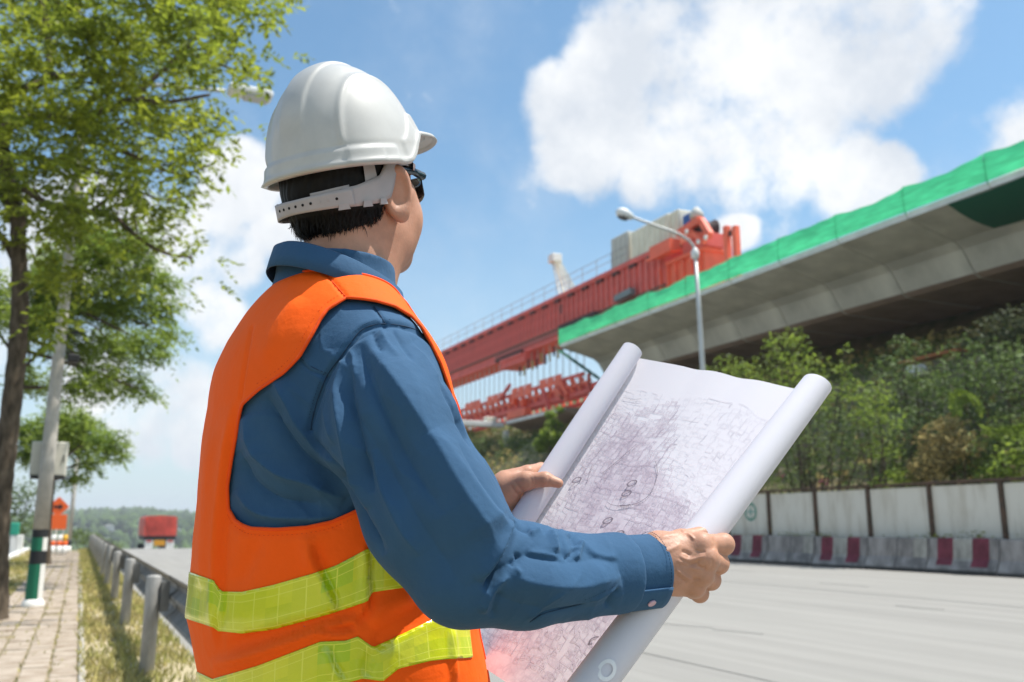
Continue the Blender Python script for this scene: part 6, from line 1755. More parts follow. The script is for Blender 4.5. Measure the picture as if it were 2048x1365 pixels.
def cuff_right():
    a = P(1232, 1146.5, 1.098); b = P(1306, 1139, 1.123); ax = (b - a) / np.linalg.norm(b - a)
    u = UP - ax * (UP @ ax); u /= np.linalg.norm(u); s = np.cross(ax, u)       # s points to or from the camera
    if s @ FW > 0: s = -s
    rings = []; n = 64
    for t, r in ((0.0, 0.0415), (0.02, 0.0438), (0.06, 0.0440), (0.5, 0.0428), (0.93, 0.0420), (0.985, 0.0424), (1.0, 0.0418)):
        rg = []
        for k in range(n):
            g = 2 * math.pi * k / n
            w = 1 + 0.010 * math.sin(3 * g + t * 2) + 0.008 * math.sin(5 * g + 3 * t)
            lean = 0.008 * math.sin(g) * t             # the opening is cut a little askew
            rg.append(a + ax * ((b - a) @ ax * t) + u * (r * 1.02 * w * math.cos(g)) + s * (r * 0.93 * w * math.sin(g)) + ax * lean * 0.4)
        rings.append(rg)
    c = ring_part('cuff', rings, M_shirt, shirt, 0.0022, True)
    # overlapping end of the cuff with its rounded edge, button and stitching
    mbx = []
    def on(t, g, out=0.0): r = 0.0434 + out; return a + ax * ((b - a) @ ax * t) + u * (r * 1.02 * math.cos(g)) + s * (r * 0.93 * math.sin(g))
    rr = [[on(t, g, 0.0022) for t in np.linspace(0.03, 1.0, 8)] for g in np.linspace(math.radians(105), math.radians(152), 10)]
    ring_part('cuff_flap', rr, M_shirt, shirt, 0.002)
    cb = on(0.52, math.radians(128), 0.0062); nb = (cb - on(0.52, math.radians(128), -0.03)); nb /= np.linalg.norm(nb)
    mb = MB(); mb.lathe(cb - nb * 0.0022, [(0, 0.0046), (0.0012, 0.0053), (0.0022, 0.0053), (0.0028, 0.0044), (0.0021, 0.0030)], 20, nb)
    bt = mb.build('button', mat('pink_button', (0.55, 0.36, 0.44), 0.3, spec=0.6), shirt, True)
    mb = MB()
    for t in (0.05, 0.085, 0.945):
        for k in range(70):
            g = 2 * math.pi * k / 70
            p = on(t, g, 0.0017 if t > 0.5 else 0.0019); q = on(t, g + 0.055, 0.0017 if t > 0.5 else 0.0019); mb.bar(p, q, 0.0007, 0.0005)
    tag(mb.build('stitching', mat('blue_thread', (0.03, 0.09, 0.18), 0.8), shirt), kind='stuff')
cuff_right()
def cuff_left():
    ax = (LWR - LEL) / np.linalg.norm(LWR - LEL); a = LWR - ax * 0.055; b = LWR + ax * 0.004
    u = UP - ax * (UP @ ax); u /= np.linalg.norm(u); s = np.cross(ax, u)
    rings = [[a + (b - a) * t + (u * math.cos(g) + s * math.sin(g)) * r for g in np.linspace(0, 2 * math.pi, 40, endpoint=False)] for t, r in ((0, 0.039), (0.5, 0.0395), (0.97, 0.0385), (1, 0.0375))]
    ring_part('cuff', rings, M_shirt, shirt, 0.002, True)
cuff_left()

# ------------------------------------------------------------------ safety vest
def vest_mesh(off, h=0.0042):
    V, Q = surfnet(lambda p: torso(p, off), from_abz(0, 0, 0.765)[0] * [1, 1, 0] + [-0.34, -0.34, 0.765], from_abz(0, 0, 1.5)[0] * [1, 1, 0] + [0.34, 0.34, 1.50], h)
    V = smoothmesh(V, Q, 3, 0.5)
    return V, Q
VEST_FOLDS = [
    ([(470, 805), (458, 900), (447, 1000), (440, 1080), (437, 1170), (434, 1262), (440, 1300)], 14, 6.0, 'step'), ([(420, 860), (416, 980), (410, 1080), (406, 1180)], 20, 3.5, 'g'),
    ([(455, 1290), (520, 1278), (600, 1256), (672, 1236), (730, 1222)], 17, -6.5, 'g'), ([(420, 1330), (500, 1310), (590, 1278), (660, 1252), (715, 1238)], 15, 7.0, 'g'),
    ([(640, 1258), (680, 1256), (712, 1252)], 8, -4.5, 'g'), ([(636, 1268), (672, 1270), (706, 1266)], 8, 3.0, 'g'),
    ([(622, 1085), (640, 1140), (664, 1190), (676, 1230)], 15, 5.5, 'step'), ([(737, 1090), (737, 1140), (737, 1190), (728, 1225), (705, 1245)], 10, 8.0, 'step'),
    ([(746, 1295), (775, 1270), (830, 1230), (880, 1200)], 22, -6.0, 'g'), ([(740, 1250), (770, 1215), (830, 1190)], 24, 4.0, 'g'),
    ([(655, 1290), (668, 1330), (690, 1364)], 12, 5.0, 'step'), ([(746, 1300), (735, 1335), (738, 1362)], 14, -4.0, 'g'),
    ([(900, 1250), (904, 1300), (910, 1364)], 9, 3.5, 'g'),
    ([(503, 655), (490, 730), (480, 800)], 4, -1.8, 'seam'), ([(640, 534), (660, 556), (690, 592)], 4, -2.2, 'seam'), ([(600, 590), (560, 650), (525, 730)], 26, 2.5, 'g'),
    ([(455, 1045), (500, 1068), (560, 1070), (620, 1066), (680, 1052)], 6, -1.6, 'seam'), ([(610, 1060), (616, 1100), (628, 1145)], 20, 3.0, 'g'), ([(520, 1075), (500, 1120), (470, 1175)], 22, -2.5, 'g'),
]
ARMHOLE = [(693, 595), (655, 619), (640, 640), (625, 668), (599, 713), (583, 730), (567, 746), (515, 781), (483, 810), (477, 838), (473, 869), (463, 921), (455, 973), (457, 1018), (470, 1041), (485, 1051), (502, 1057), (554, 1059),
           (612, 1055), (664, 1044), (709, 1024), (760, 1000), (820, 975), (880, 940), (924, 905), (920, 870), (912, 830), (900, 780), (882, 728), (864, 690), (846, 657), (826, 634), (790, 612), (750, 601), (720, 597)]
def armhole_g(V, N):
    """signed pixel distance to the armhole edge, for both arms (the left one mirrored)"""
    q = to_abz(V - shift(V)); a = q[:, 0]
    mir = a < 0
    Vm = V.copy(); Nm = N.copy()
    Vm[mir] = from_abz(-q[mir, 0], q[mir, 1], q[mir, 2])
    Nm[mir] = N[mir] - 2 * (N[mir] @ RB)[:, None] * RB
    Vm[mir] = Vm[mir] + shift(Vm[mir])
    x, y, _ = proj(Vm)
    g = polysdf(x, y, ARMHOLE)
    view = C0 - Vm; view /= np.linalg.norm(view, axis=1, keepdims=True)
    away = (Nm * view).sum(1) < -0.05
    g[away] = 60
    return g
def neck_g(V):
    q = V - (CC + ZZ * 0.0); u = q @ FB; r = q @ RB
    lowz = q[:, 2]
    return (np.hypot(u + 0.002, r) - 0.0865) * FPX / 1.25 + np.clip(-(lowz + 0.028 + 0.30 * np.clip(u, -0.1, 1.0)) * 2500, -1e9, 400)
VV, VQ = vest_mesh(VOFF)
VEST_FOLDS = [(p, w, a * 1.7, k) for p, w, a, k in VEST_FOLDS]
VV = displace(VV, VQ, VEST_FOLDS, False, -0.0055)
VN = vnormals(VV, VQ)
g = np.minimum(armhole_g(VV, VN), neck_g(VV))
g = np.minimum(g, (VV[:, 2] - 0.775) * 1000)
def front_g(V):
    q = to_abz(V - shift(V)); return np.where(q[:, 1] > 0.05, (np.abs(q[:, 0]) - 0.118) * 1500, 400.0)
g = np.minimum(g, front_g(VV))      # the vest hangs open in front, widened unseen to lessen its orange bounce
vv, vf, vn = clip(VV, VQ, g, VN)
v2, f2 = solid(vv, vf, vn / np.linalg.norm(vn, axis=1, keepdims=True), 0.0026)
vest = kid('safety_vest', v2, f2, M_vest)
def binding(V, T):
    """rolled edging sewn round every free edge of the vest"""
    e = {}
    for t in T.tolist():
        for i in range(3):
            a, b = t[i], t[(i + 1) % 3]
            if (b, a) in e: del e[(b, a)]
            else: e[(a, b)] = 1
    nxt = {}
    for a, b in e: nxt.setdefault(a, []).append(b)
    for start in list(nxt):
        loop = []; a = start
        while nxt.get(a):
            loop.append(a); a = nxt[a].pop()
        if len(loop) < 60: continue
        q = V[loop]
        for _ in range(3): q = (np.roll(q, 1, 0) + 2 * q + np.roll(q, -1, 0)) / 4
        q = np.concatenate([q[::2], q[:1]])
        mb = MB(); mb.tube(list(q), 0.0021, 6, False); mb.build('edge_binding', M_bind, vest, True)
M_bind = cloth('orange_binding', (0.95, 0.085, 0.002), bump=0.1, rough=0.7, sheen=0.05, var=0.02)
binding(vv, vf)
VNN = vnormals(VV, VQ)
M_ot = mat('orange_thread', (0.75, 0.065, 0.002), 0.8)
stitch_line('shoulder_seam', vest, VV, VNN, [(640, 535), (655, 552), (672, 572), (690, 592)], M_ot, 0.0016, -0.0001)
stitch_line('topstitch', vest, VV, VNN, [(455, 1030), (470, 1053), (502, 1069), (554, 1071), (612, 1067), (664, 1056), (709, 1036)], M_ot, 0.0008, 0.0001, True)
stitch_line('topstitch', vest, VV, VNN, [(682, 588), (645, 614), (614, 660), (590, 704), (558, 738), (508, 772)], M_ot, 0.0008, 0.0001, True)

def tape_material():
    m = mat('reflective_tape', (0.56, 0.66, 0.012), 0.28, spec=0.6, coat=0.5)
    nt = m.node_tree; N, L = nt.nodes, nt.links; b = N['Principled BSDF']
    uv = N.new('ShaderNodeUVMap'); sep = N.new('ShaderNodeSeparateXYZ'); L.new(uv.outputs[0], sep.inputs[0])
    def M(op, a, b_=None, c=None):
        n = N.new('ShaderNodeMath'); n.operation = op
        for i, v in enumerate((a, b_, c)):
            if v is None: continue
            if isinstance(v, (int, float)): n.inputs[i].default_value = v
            else: L.new(v, n.inputs[i])
        return n.outputs[0]
    def lines(sock, period, width): return M('LESS_THAN', M('ABSOLUTE', M('SUBTRACT', M('FRACT', M('DIVIDE', sock, period)), 0.5)), width)
    vl = lines(sep.outputs[0], 0.034, 0.022); hl = lines(M('ADD', sep.outputs[1], 0.0), 0.5, 0.018); ed = M('MAXIMUM', M('LESS_THAN', sep.outputs[1], 0.075), M('GREATER_THAN', sep.outputs[1], 0.925))
    hem = M('MAXIMUM', M('MULTIPLY', M('GREATER_THAN', sep.outputs[1], 0.06), M('LESS_THAN', sep.outputs[1], 0.085)), M('MULTIPLY', M('GREATER_THAN', sep.outputs[1], 0.915), M('LESS_THAN', sep.outputs[1], 0.94)))
    ln = M('MAXIMUM', M('MAXIMUM', M('MULTIPLY', vl, M('SUBTRACT', 1.0, ed)), hl), hem)
    # per-cell tone of the prismatic film
    cell = N.new('ShaderNodeTexWhiteNoise'); cell.noise_dimensions = '2D'
    cv = N.new('ShaderNodeCombineXYZ'); L.new(M('FLOOR', M('DIVIDE', sep.outputs[0], 0.034)), cv.inputs[0]); L.new(M('FLOOR', M('MULTIPLY', sep.outputs[1], 2.0)), cv.inputs[1]); L.new(cv.outputs[0], cell.inputs['Vector'])
    r = N.new('ShaderNodeValToRGB'); L.new(cell.outputs['Value'], r.inputs[0])
    r.color_ramp.elements[0].color = (0.40, 0.60, 0.006, 1); r.color_ramp.elements[1].color = (0.68, 0.72, 0.010, 1)
    e = r.color_ramp.elements.new(0.35); e.color = (0.60, 0.66, 0.006, 1)
    mx = N.new('ShaderNodeMix'); mx.data_type = 'RGBA'; L.new(M('MULTIPLY', ln, 0.75), mx.inputs['Factor']); L.new(r.outputs[0], mx.inputs['A']); mx.inputs['B'].default_value = (0.80, 0.86, 0.10, 1)
    L.new(mx.outputs['Result'], b.inputs['Base Color'])
    tc = N.new('ShaderNodeTexCoord'); n = N.new('ShaderNodeTexNoise'); n.inputs['Scale'].default_value = 70; n.inputs['Detail'].default_value = 3; L.new(tc.outputs['Object'], n.inputs['Vector'])
    bp = N.new('ShaderNodeBump'); bp.inputs['Strength'].default_value = 0.35; bp.inputs['Distance'].default_value = 0.003; L.new(M('ADD', n.outputs['Fac'], M('MULTIPLY', ln, 0.4)), bp.inputs['Height']); L.new(bp.outputs[0], b.inputs['Normal'])
    return m
M_tape = tape_material()
def strip(top, bot, amax=None):
    V, Q = vest_mesh(VOFF, 0.0042); V = displace(V, Q, VEST_FOLDS, False, -0.0055); N = vnormals(V, Q)
    x, y, d = proj(V)
    tx, ty = np.array(top, float).T; bx, by = np.array(bot, float).T
    yt = np.interp(x, tx, ty); yb = np.interp(x, bx, by)
    g = np.minimum(y - yt, yb - y)
    g = np.minimum(g, armhole_g(V, N)); g = np.minimum(g, front_g(V) - 2)
    if amax is not None:
        q = to_abz(V); g = np.minimum(g, (amax - q[:, 1]) * 1500)
    # length along the strip, in metres, from the angle round the body
    q = to_abz(V); ang = np.arctan2(q[:, 0], -q[:, 1]) * 0.2
    uv = np.stack([ang, (y - yt) / np.maximum(yb - yt, 1)], 1)
    v, f, at = clip(V + N * 0.0016, Q, g, np.concatenate([N, uv], 1))
    n = at[:, :3]; n /= np.linalg.norm(n, axis=1, keepdims=True)
    v2, f2 = solid(v, f, n, 0.0014)
    return kid('reflective_strip', v2, f2, M_tape, vest, uv=np.concatenate([at[:, 3:5], at[:, 3:5]]))
strip([(360, 1138), (380, 1144), (434, 1163), (440, 1183), (485, 1184), (547, 1170), (626, 1147), (672, 1131), (733, 1099), (742, 1096), (763, 1094), (830, 1082), (950, 1070)],
      [(360, 1232), (371, 1236), (430, 1255), (436, 1262), (485, 1266), (547, 1258), (626, 1237), (672, 1223), (733, 1204), (742, 1185), (829, 1173), (900, 1166), (960, 1160)], 0.15)
strip([(380, 1345), (396, 1344), (426, 1358), (470, 1345), (516, 1331), (641, 1283), (691, 1281), (716, 1273), (746, 1295), (775, 1282), (810, 1266), (850, 1246), (876, 1234), (944, 1232), (990, 1230)],
      [(380, 1432), (426, 1446), (516, 1416), (641, 1372), (700, 1364), (722, 1358), (766, 1362), (797, 1337), (860, 1322), (900, 1318), (943, 1316), (990, 1314)], 0.128)

# trousers and shoes, below the frame
def trousers_sdf(p):
    f = None
    for s in (-1, 1):
        c = smin(cone(p, HIP[s], KNE[s], 0.102, 0.080), cone(p, KNE[s], ANK[s], 0.080, 0.072), 0.03)
        f = c if f is None else smin(f, c, 0.03)
    f = smin(f, ell(to_abz(p), (0, 0, 0.86), (0.188, 0.138, 0.13)), 0.05)
    return np.maximum(f, 0.055 - p[:, 2])
c_ = from_abz(0, 0, 0.5)[0]
TV, TQ = surfnet(trousers_sdf, c_ + [-0.27, -0.27, -0.46], c_ + [0.27, 0.27, 0.47], 0.011)
kid('trousers', TV, TQ, cloth('grey_trousers', (0.035, 0.037, 0.045)))
for s in (-1, 1):
    a = ANK[s] * [1, 1, 0]
    f = lambda p: np.maximum(smin(cone(p, a + ZZ * 0.05 - FB * 0.05, a + ZZ * 0.04 + FB * 0.13, 0.052, 0.045), cone(p, a + ZZ * 0.05, a + ZZ * 0.12, 0.05, 0.055), 0.03), 0.006 - p[:, 2])
    bv, bq = surfnet(f, a + [-0.22, -0.22, -0.02], a + [0.22, 0.22, 0.2], 0.008)
    kid('boot', bv, bq, mat('boot_leather', (0.03, 0.022, 0.017), 0.5))

# ------------------------------------------------------------------ sunglasses
def glasses():
    g = thing('sunglasses', 'dark sunglasses worn by the man under the hard hat', 'sunglasses', h2w([0, 0.10, 0.02]))
    M_f = mat('dark_frame', (0.012, 0.03, 0.045), 0.25, spec=0.6); M_l = mat('dark_lens', (0.006, 0.012, 0.018), 0.08, spec=0.7)
    for s in (-1, 1):
        mb = MB(); mb.tube([h2w([0.079 * s, -0.006, 0.030]), h2w([0.080 * s, 0.02, 0.032]), h2w([0.077 * s, 0.055, 0.030]), h2w([0.070 * s, 0.088, 0.024])], [0.0026, 0.0042, 0.0052, 0.0062], 8); mb.build('temple', M_f, g, True)
        V = []; n = 14
        for i in range(n + 1):
            u = i / n
            for z in (0.027 - 0.004 * u * u, -0.014 + 0.012 * (abs(u - 0.45) * 1.6) ** 2):
                x = 0.006 + 0.063 * u; V.append(h2w([x * s, 0.116 - 0.030 * u ** 2.2, z]))
        F = [(2 * i, 2 * i + 2, 2 * i + 3, 2 * i + 1) for i in range(n)]
        V = np.array(V); T = np.array(F); T = np.concatenate([T[:, [0, 1, 2]], T[:, [0, 2, 3]]]); v, f = solid(V, T, np.tile(FH, (len(V), 1)), 0.0022)
        mk('lens', v, f, M_l, g)
    mb = MB(); mb.tube([h2w([-0.01, 0.122, 0.018]), h2w([0.01, 0.122, 0.018])], 0.003, 8); mb.build('bridge', M_f, g, True)
glasses()

# ------------------------------------------------------------------ hard hat
PHH = math.radians(19); YHH = math.radians(31)
FK0 = RT * math.sin(YHH) + HF * math.cos(YHH); RK = RT * math.cos(YHH) - HF * math.sin(YHH)
FK = FK0 * math.cos(PHH) + ZZ * math.sin(PHH); UK = ZZ * math.cos(PHH) - FK0 * math.sin(PHH)
KO = HO + ZZ * 0.031 - FH0 * 0.018 + RK * 0.002
KS = 0.90
def k2w(q): q = np.asarray(q, float); return KO + KS * (q[..., 0:1] * RK + q[..., 1:2] * FK + q[..., 2:3] * UK)
def hat():
    t = thing('hard_hat', 'glossy white hard hat with raised ribs worn by the man', 'hard hat', k2w([0, 0, 0]))
    M_h = mat('white_helmet', (0.49, 0.485, 0.46), 0.45, spec=0.35, coat=0.35, var=0.09, vscale=14, vdetail=8)
    M_h.node_tree.nodes['Principled BSDF'].inputs['Coat Roughness'].default_value = 0.07
    nu, nv = 220, 84
    H = 0.172
    def S_(e, w, x): t_ = np.clip((x - e + w) / (2 * w), 0, 1); return t_ * t_ * (3 - 2 * t_)
    ph = np.linspace(0, 2 * np.pi, nu, endpoint=False)            # 0 = front, pi/2 = right
    tv = np.linspace(0, 1, nv) ** 0.9
    PHI, T = np.meshgrid(ph, tv, indexing='ij')
    side = np.abs(np.angle(np.exp(1j * PHI)))                      # 0 front .. pi back
    zb = 0.044 * (1 - S_(math.radians(72), math.radians(14), side)) - 0.006 * (1 - S_(math.radians(30), math.radians(22), side))   # lower edge lifts over the brow
    z = zb + (H - zb) * np.sin(T * np.pi / 2) ** 0.97
    s = (1 - np.clip(z / H, 0, 1) ** 2.25) ** (1 / 2.0)
    rx, ryf, ryb = 0.1035, 0.119, 0.122
    ry = np.where(np.cos(PHI) > 0, ryf, ryb)
    n_ = 2.25
    rad = (np.abs(np.sin(PHI) / rx) ** n_ + np.abs(np.cos(PHI) / ry) ** n_) ** (-1 / n_)
    flare = 1 + 0.075 * np.exp(-np.maximum(z - zb, 0) / 0.035)
    X = rad * np.sin(PHI) * s * flare; Y = rad * np.cos(PHI) * s * flare
    # outward direction for relief
    D = np.stack([X / rx ** 2, Y / ry ** 2, z / H ** 2 * 0.9], -1); D /= np.linalg.norm(D, axis=-1, keepdims=True) + 1e-9
    ax_ = np.abs(X)
    zz = z - zb
    rel = 0.0034 * (1 - S_(0.0225, 0.0035, ax_)) * S_(0.07, 0.02, z)                              # wide centre rib
    rel += 0.0026 * np.exp(-((ax_ - 0.060 - 0.05 * (1 - z / H) * 0.35) / 0.0032) ** 2) * S_(0.034, 0.010, z) * (1 - S_(0.147, 0.004, z))      # pair of fine ribs
    rel += 0.0012 * S_(0.060 + 0.0, 0.006, ax_) * S_(0.03, 0.006, z)
    band = (1 - S_(0.0245, 0.0022, zz))
    rel += 0.0034 * band * S_(math.radians(96), math.radians(3), side)
    rel += 0.0044 * (1 - S_(0.036, 0.003, zz)) * (1 - S_(math.radians(60), math.radians(4), side))
    rel += 0.0020 * band * S_(math.radians(112), math.radians(1.5), side) * (1 - S_(math.radians(140), math.radians(1.5), side))
    rel += 0.0028 * (1 - S_(0.034 + 0.0, 0.004, zz)) * S_(math.radians(62), math.radians(2), side) * (1 - S_(math.radians(86), math.radians(3), side))
    lip = np.exp(-(zz / 0.0045) ** 2)
    rel += 0.0042 * lip
    Pn = np.stack([X, Y, z], -1) + D * rel[..., None]
    outer = Pn.reshape(-1, 3)
    inner = (np.stack([X, Y, z - 0.0022], -1) - D * 0.0022).reshape(-1, 3)
    edge = np.stack([X, Y, z], -1)[:, 0] + np.stack([D[:, 0, 0], D[:, 0, 1], 0 * D[:, 0, 2]], -1) * 0.0012 - np.array([0, 0, 0.0042])
    V = np.concatenate([outer, inner, edge]); no = nu * nv
    F = []
    for i in range(nu):
        j2 = (i + 1) % nu
        for k in range(nv - 1):
            F.append((i * nv + k, i * nv + k + 1, j2 * nv + k + 1, j2 * nv + k))
            F.append((no + i * nv + k, no + j2 * nv + k, no + j2 * nv + k + 1, no + i * nv + k + 1))
        F.append((i * nv, j2 * nv, 2 * no + j2, 2 * no + i)); F.append((2 * no + i, 2 * no + j2, no + j2 * nv, no + i * nv))
    mk('shell', k2w(V), F, M_h, t)
    # peak
    V = []; na, nr = 40, 10
    for i in range(na + 1):
        a = math.radians(-62 + 124 * i / na); sd = abs(a)
        r0 = (abs(math.sin(a) / rx) ** n_ + abs(math.cos(a) / ryf) ** n_) ** (-1 / n_) * 1.03
        w = 0.048 * max(0.0, math.cos(a * 90 / 62)) ** 0.6
        zb_ = float(0.044 * (1 - S_(math.radians(72), math.radians(14), np.array(sd))) - 0.006 * (1 - S_(math.radians(30), math.radians(22), np.array(sd))))
        for j in range(nr + 1):
            v = j / nr; r = r0 - 0.004 + (w + 0.004) * v
            V.append((r * math.sin(a), r * math.cos(a), zb_ + 0.006 - 0.011 * v * v * math.cos(a) + 0.005 * math.cos(a) - (0.004 if j == nr else 0)))
    V = np.array(V); F = np.array([(i * (nr + 1) + j, i * (nr + 1) + j + 1, (i + 1) * (nr + 1) + j + 1, (i + 1) * (nr + 1) + j) for i in range(na) for j in range(nr)])
    T_ = np.concatenate([F[:, [0, 1, 2]], F[:, [0, 2, 3]]]); Nn = vnormals(V, T_); sg = np.sign(Nn[:, 2:3]); Nn = Nn * np.where(sg == 0, 1, sg)
    if (np.cross(V[T_[:, 1]] - V[T_[:, 0]], V[T_[:, 2]] - V[T_[:, 0]])[:, 2]).mean() < 0: T_ = T_[:, ::-1]
    v, f = solid(V, T_, Nn, 0.003)
    mk('peak', k2w(v), f, M_h, t)
    # headband and harness, in head coordinates
    M_s = mat('harness_plastic', (0.40, 0.365, 0.36), 0.5, spec=0.35, var=0.06, vscale=30)
    def hb(a, z, out):
        """a: 0 = front, 180 = back"""
        an = math.radians(a); q = 2.2
        r = (abs(math.sin(an) / 0.0855) ** q + abs(math.cos(an) / (0.104 if math.cos(an) > 0 else 0.1185)) ** q) ** (-1 / q) + out
        return np.array([r * math.sin(an), -0.012 + r * math.cos(an), z])
    def lohi(a):
        s_ = abs(((a + 180) % 360) - 180)
        zl = np.interp(s_, [0, 40, 62, 74, 84, 92, 100, 112, 135, 160, 180], [0.036, 0.036, 0.038, 0.037, 0.030, 0.008, -0.010, -0.017, -0.019, -0.018, -0.017])
        zh = np.interp(s_, [0, 40, 62, 78, 96, 110, 135, 160, 180], [0.062, 0.062, 0.066, 0.060, 0.046, 0.022, 0.010, 0.006, 0.005])
        return zl, zh
    def band_(name, a0, a1, n, out, m, f0=0.0, f1=1.0, th=0.0018, zl=None):
        rows = []
        for v in np.linspace(f0, f1, 6):
            rows.append([h2w(hb(a, lohi(a)[0] + (lohi(a)[1] - lohi(a)[0]) * v, out - 0.004 * (v > 0.98) * 0)) for a in np.linspace(a0, a1, n)])
        V = np.concatenate(rows); T = []
        for i in range(5):
            for j in range(n - 1): T.append((i * n + j, i * n + j + 1, (i + 1) * n + j + 1, (i + 1) * n + j))
        T = np.array(T); T = np.concatenate([T[:, [0, 1, 2]], T[:, [0, 2, 3]]]); Nn = vnormals(V, T)
        c = h2w(np.array([0, -0.012, 0.01]))
        if ((V - c) * Nn).sum() < 0: T = T[:, ::-1]; Nn = -Nn
        v, f = solid(V, T, Nn, th)
        return mk(name, v, f, m, t)
    side = band_('headband', 48, 146, 60, 0.0035, M_s)
    band_('headband', 214, 312, 40, 0.0035, M_s)
    rear = band_('adjustment_strap', 138, 232, 60, 0.0062, M_s, 0.02, 0.92)
    band_('inner_strap', 140, 168, 16, 0.0005, M_s, 0.62, 1.12)
    band_('brow_band', -50, 50, 40, 0.004, M_s)
    # holes along the strap
    M_k = mat('hole_black', (0.012, 0.011, 0.011), 0.9)
    for k, a in enumerate(np.linspace(150, 196, 9)):
        zl, zh = lohi(a); c = hb(a, zl + (zh - zl) * 0.50, 0.0064); o = hb(a, zl + (zh - zl) * 0.5, 0.03) - c; o /= np.linalg.norm(o)
        mb = MB(); n = o[0] * RH + o[1] * FH + o[2] * UH; mb.lathe(h2w(c) - n * 0.001, [(0, 0.0019), (0.0013, 0.0019)], 12, n)
        mb.build('strap_hole', MATS['harness_plastic'] if k in (1, 2) else M_k, rear)
    # clips at the lower edge
    for a in (146, 128, 112):
        zl, zh = lohi(a); V = []; c0 = a
        mbv = [h2w(hb(a + da, zl + dz, o)) for o in (0.0072, 0.0035) for da, dz in ((-4.2, -0.003), (4.2, -0.003), (3.0, 0.0055), (-3.0, 0.0055))]
        mk('clip', mbv, [(0, 1, 2, 3), (7, 6, 5, 4), (0, 4, 5, 1), (1, 5, 6, 2), (2, 6, 7, 3), (3, 7, 4, 0)], M_s, side, False)
    # cradle tabs rising into the shell and the lug in front of the ear
    for a in (84, 119, 241, 276):
        zl, zh = lohi(a); w = 7
        V = [h2w(hb(a + da, z_, o)) for o in (0.001, -0.0005) for da, z_ in ((-w, zh - 0.012), (w, zh - 0.012), (w * 0.6, 0.085), (-w * 0.6, 0.085))]
        mk('cradle_tab', V, [(0, 1, 2, 3), (7, 6, 5, 4), (0, 4, 5, 1), (1, 5, 6, 2), (2, 6, 7, 3), (3, 7, 4, 0)], M_s, t, False)
    for s in (1, -1):
        a = 52 * s; c = hb(a, 0.052, 0.008); o = hb(a, 0.052, 0.03) - c; o /= np.linalg.norm(o); n = o[0] * RH + o[1] * FH + o[2] * UH
        mb = MB(); mb.lathe(h2w(c), [(0, 0.007), (0.003, 0.007), (0.004, 0.005)], 14, n); mb.build('pivot', mat('chrome', (0.6, 0.6, 0.6), 0.25, metal=0.9), t, True)
        mb = MB(); mb.lathe(h2w(c) + n * 0.0041, [(0, 0.003), (0.0006, 0.003)], 10, n); mb.build('pivot_hole', M_k, t)
    # sweat pad below the front edge
    rows = [[h2w(hb(a, z_, o)) for a in np.linspace(-58, 58, 30)] for z_, o in ((0.034, 0.003), (0.030, 0.010), (0.040, 0.012), (0.048, 0.006))]
    V = np.concatenate(rows); n = 30; F = [(i * n + j, i * n + j + 1, (i + 1) * n + j + 1, (i + 1) * n + j) for i in range(3) for j in range(n - 1)]
    mk('sweat_pad', V, F, mat('pale_pink_pad', (0.62, 0.48, 0.45), 0.8), t)
hat()

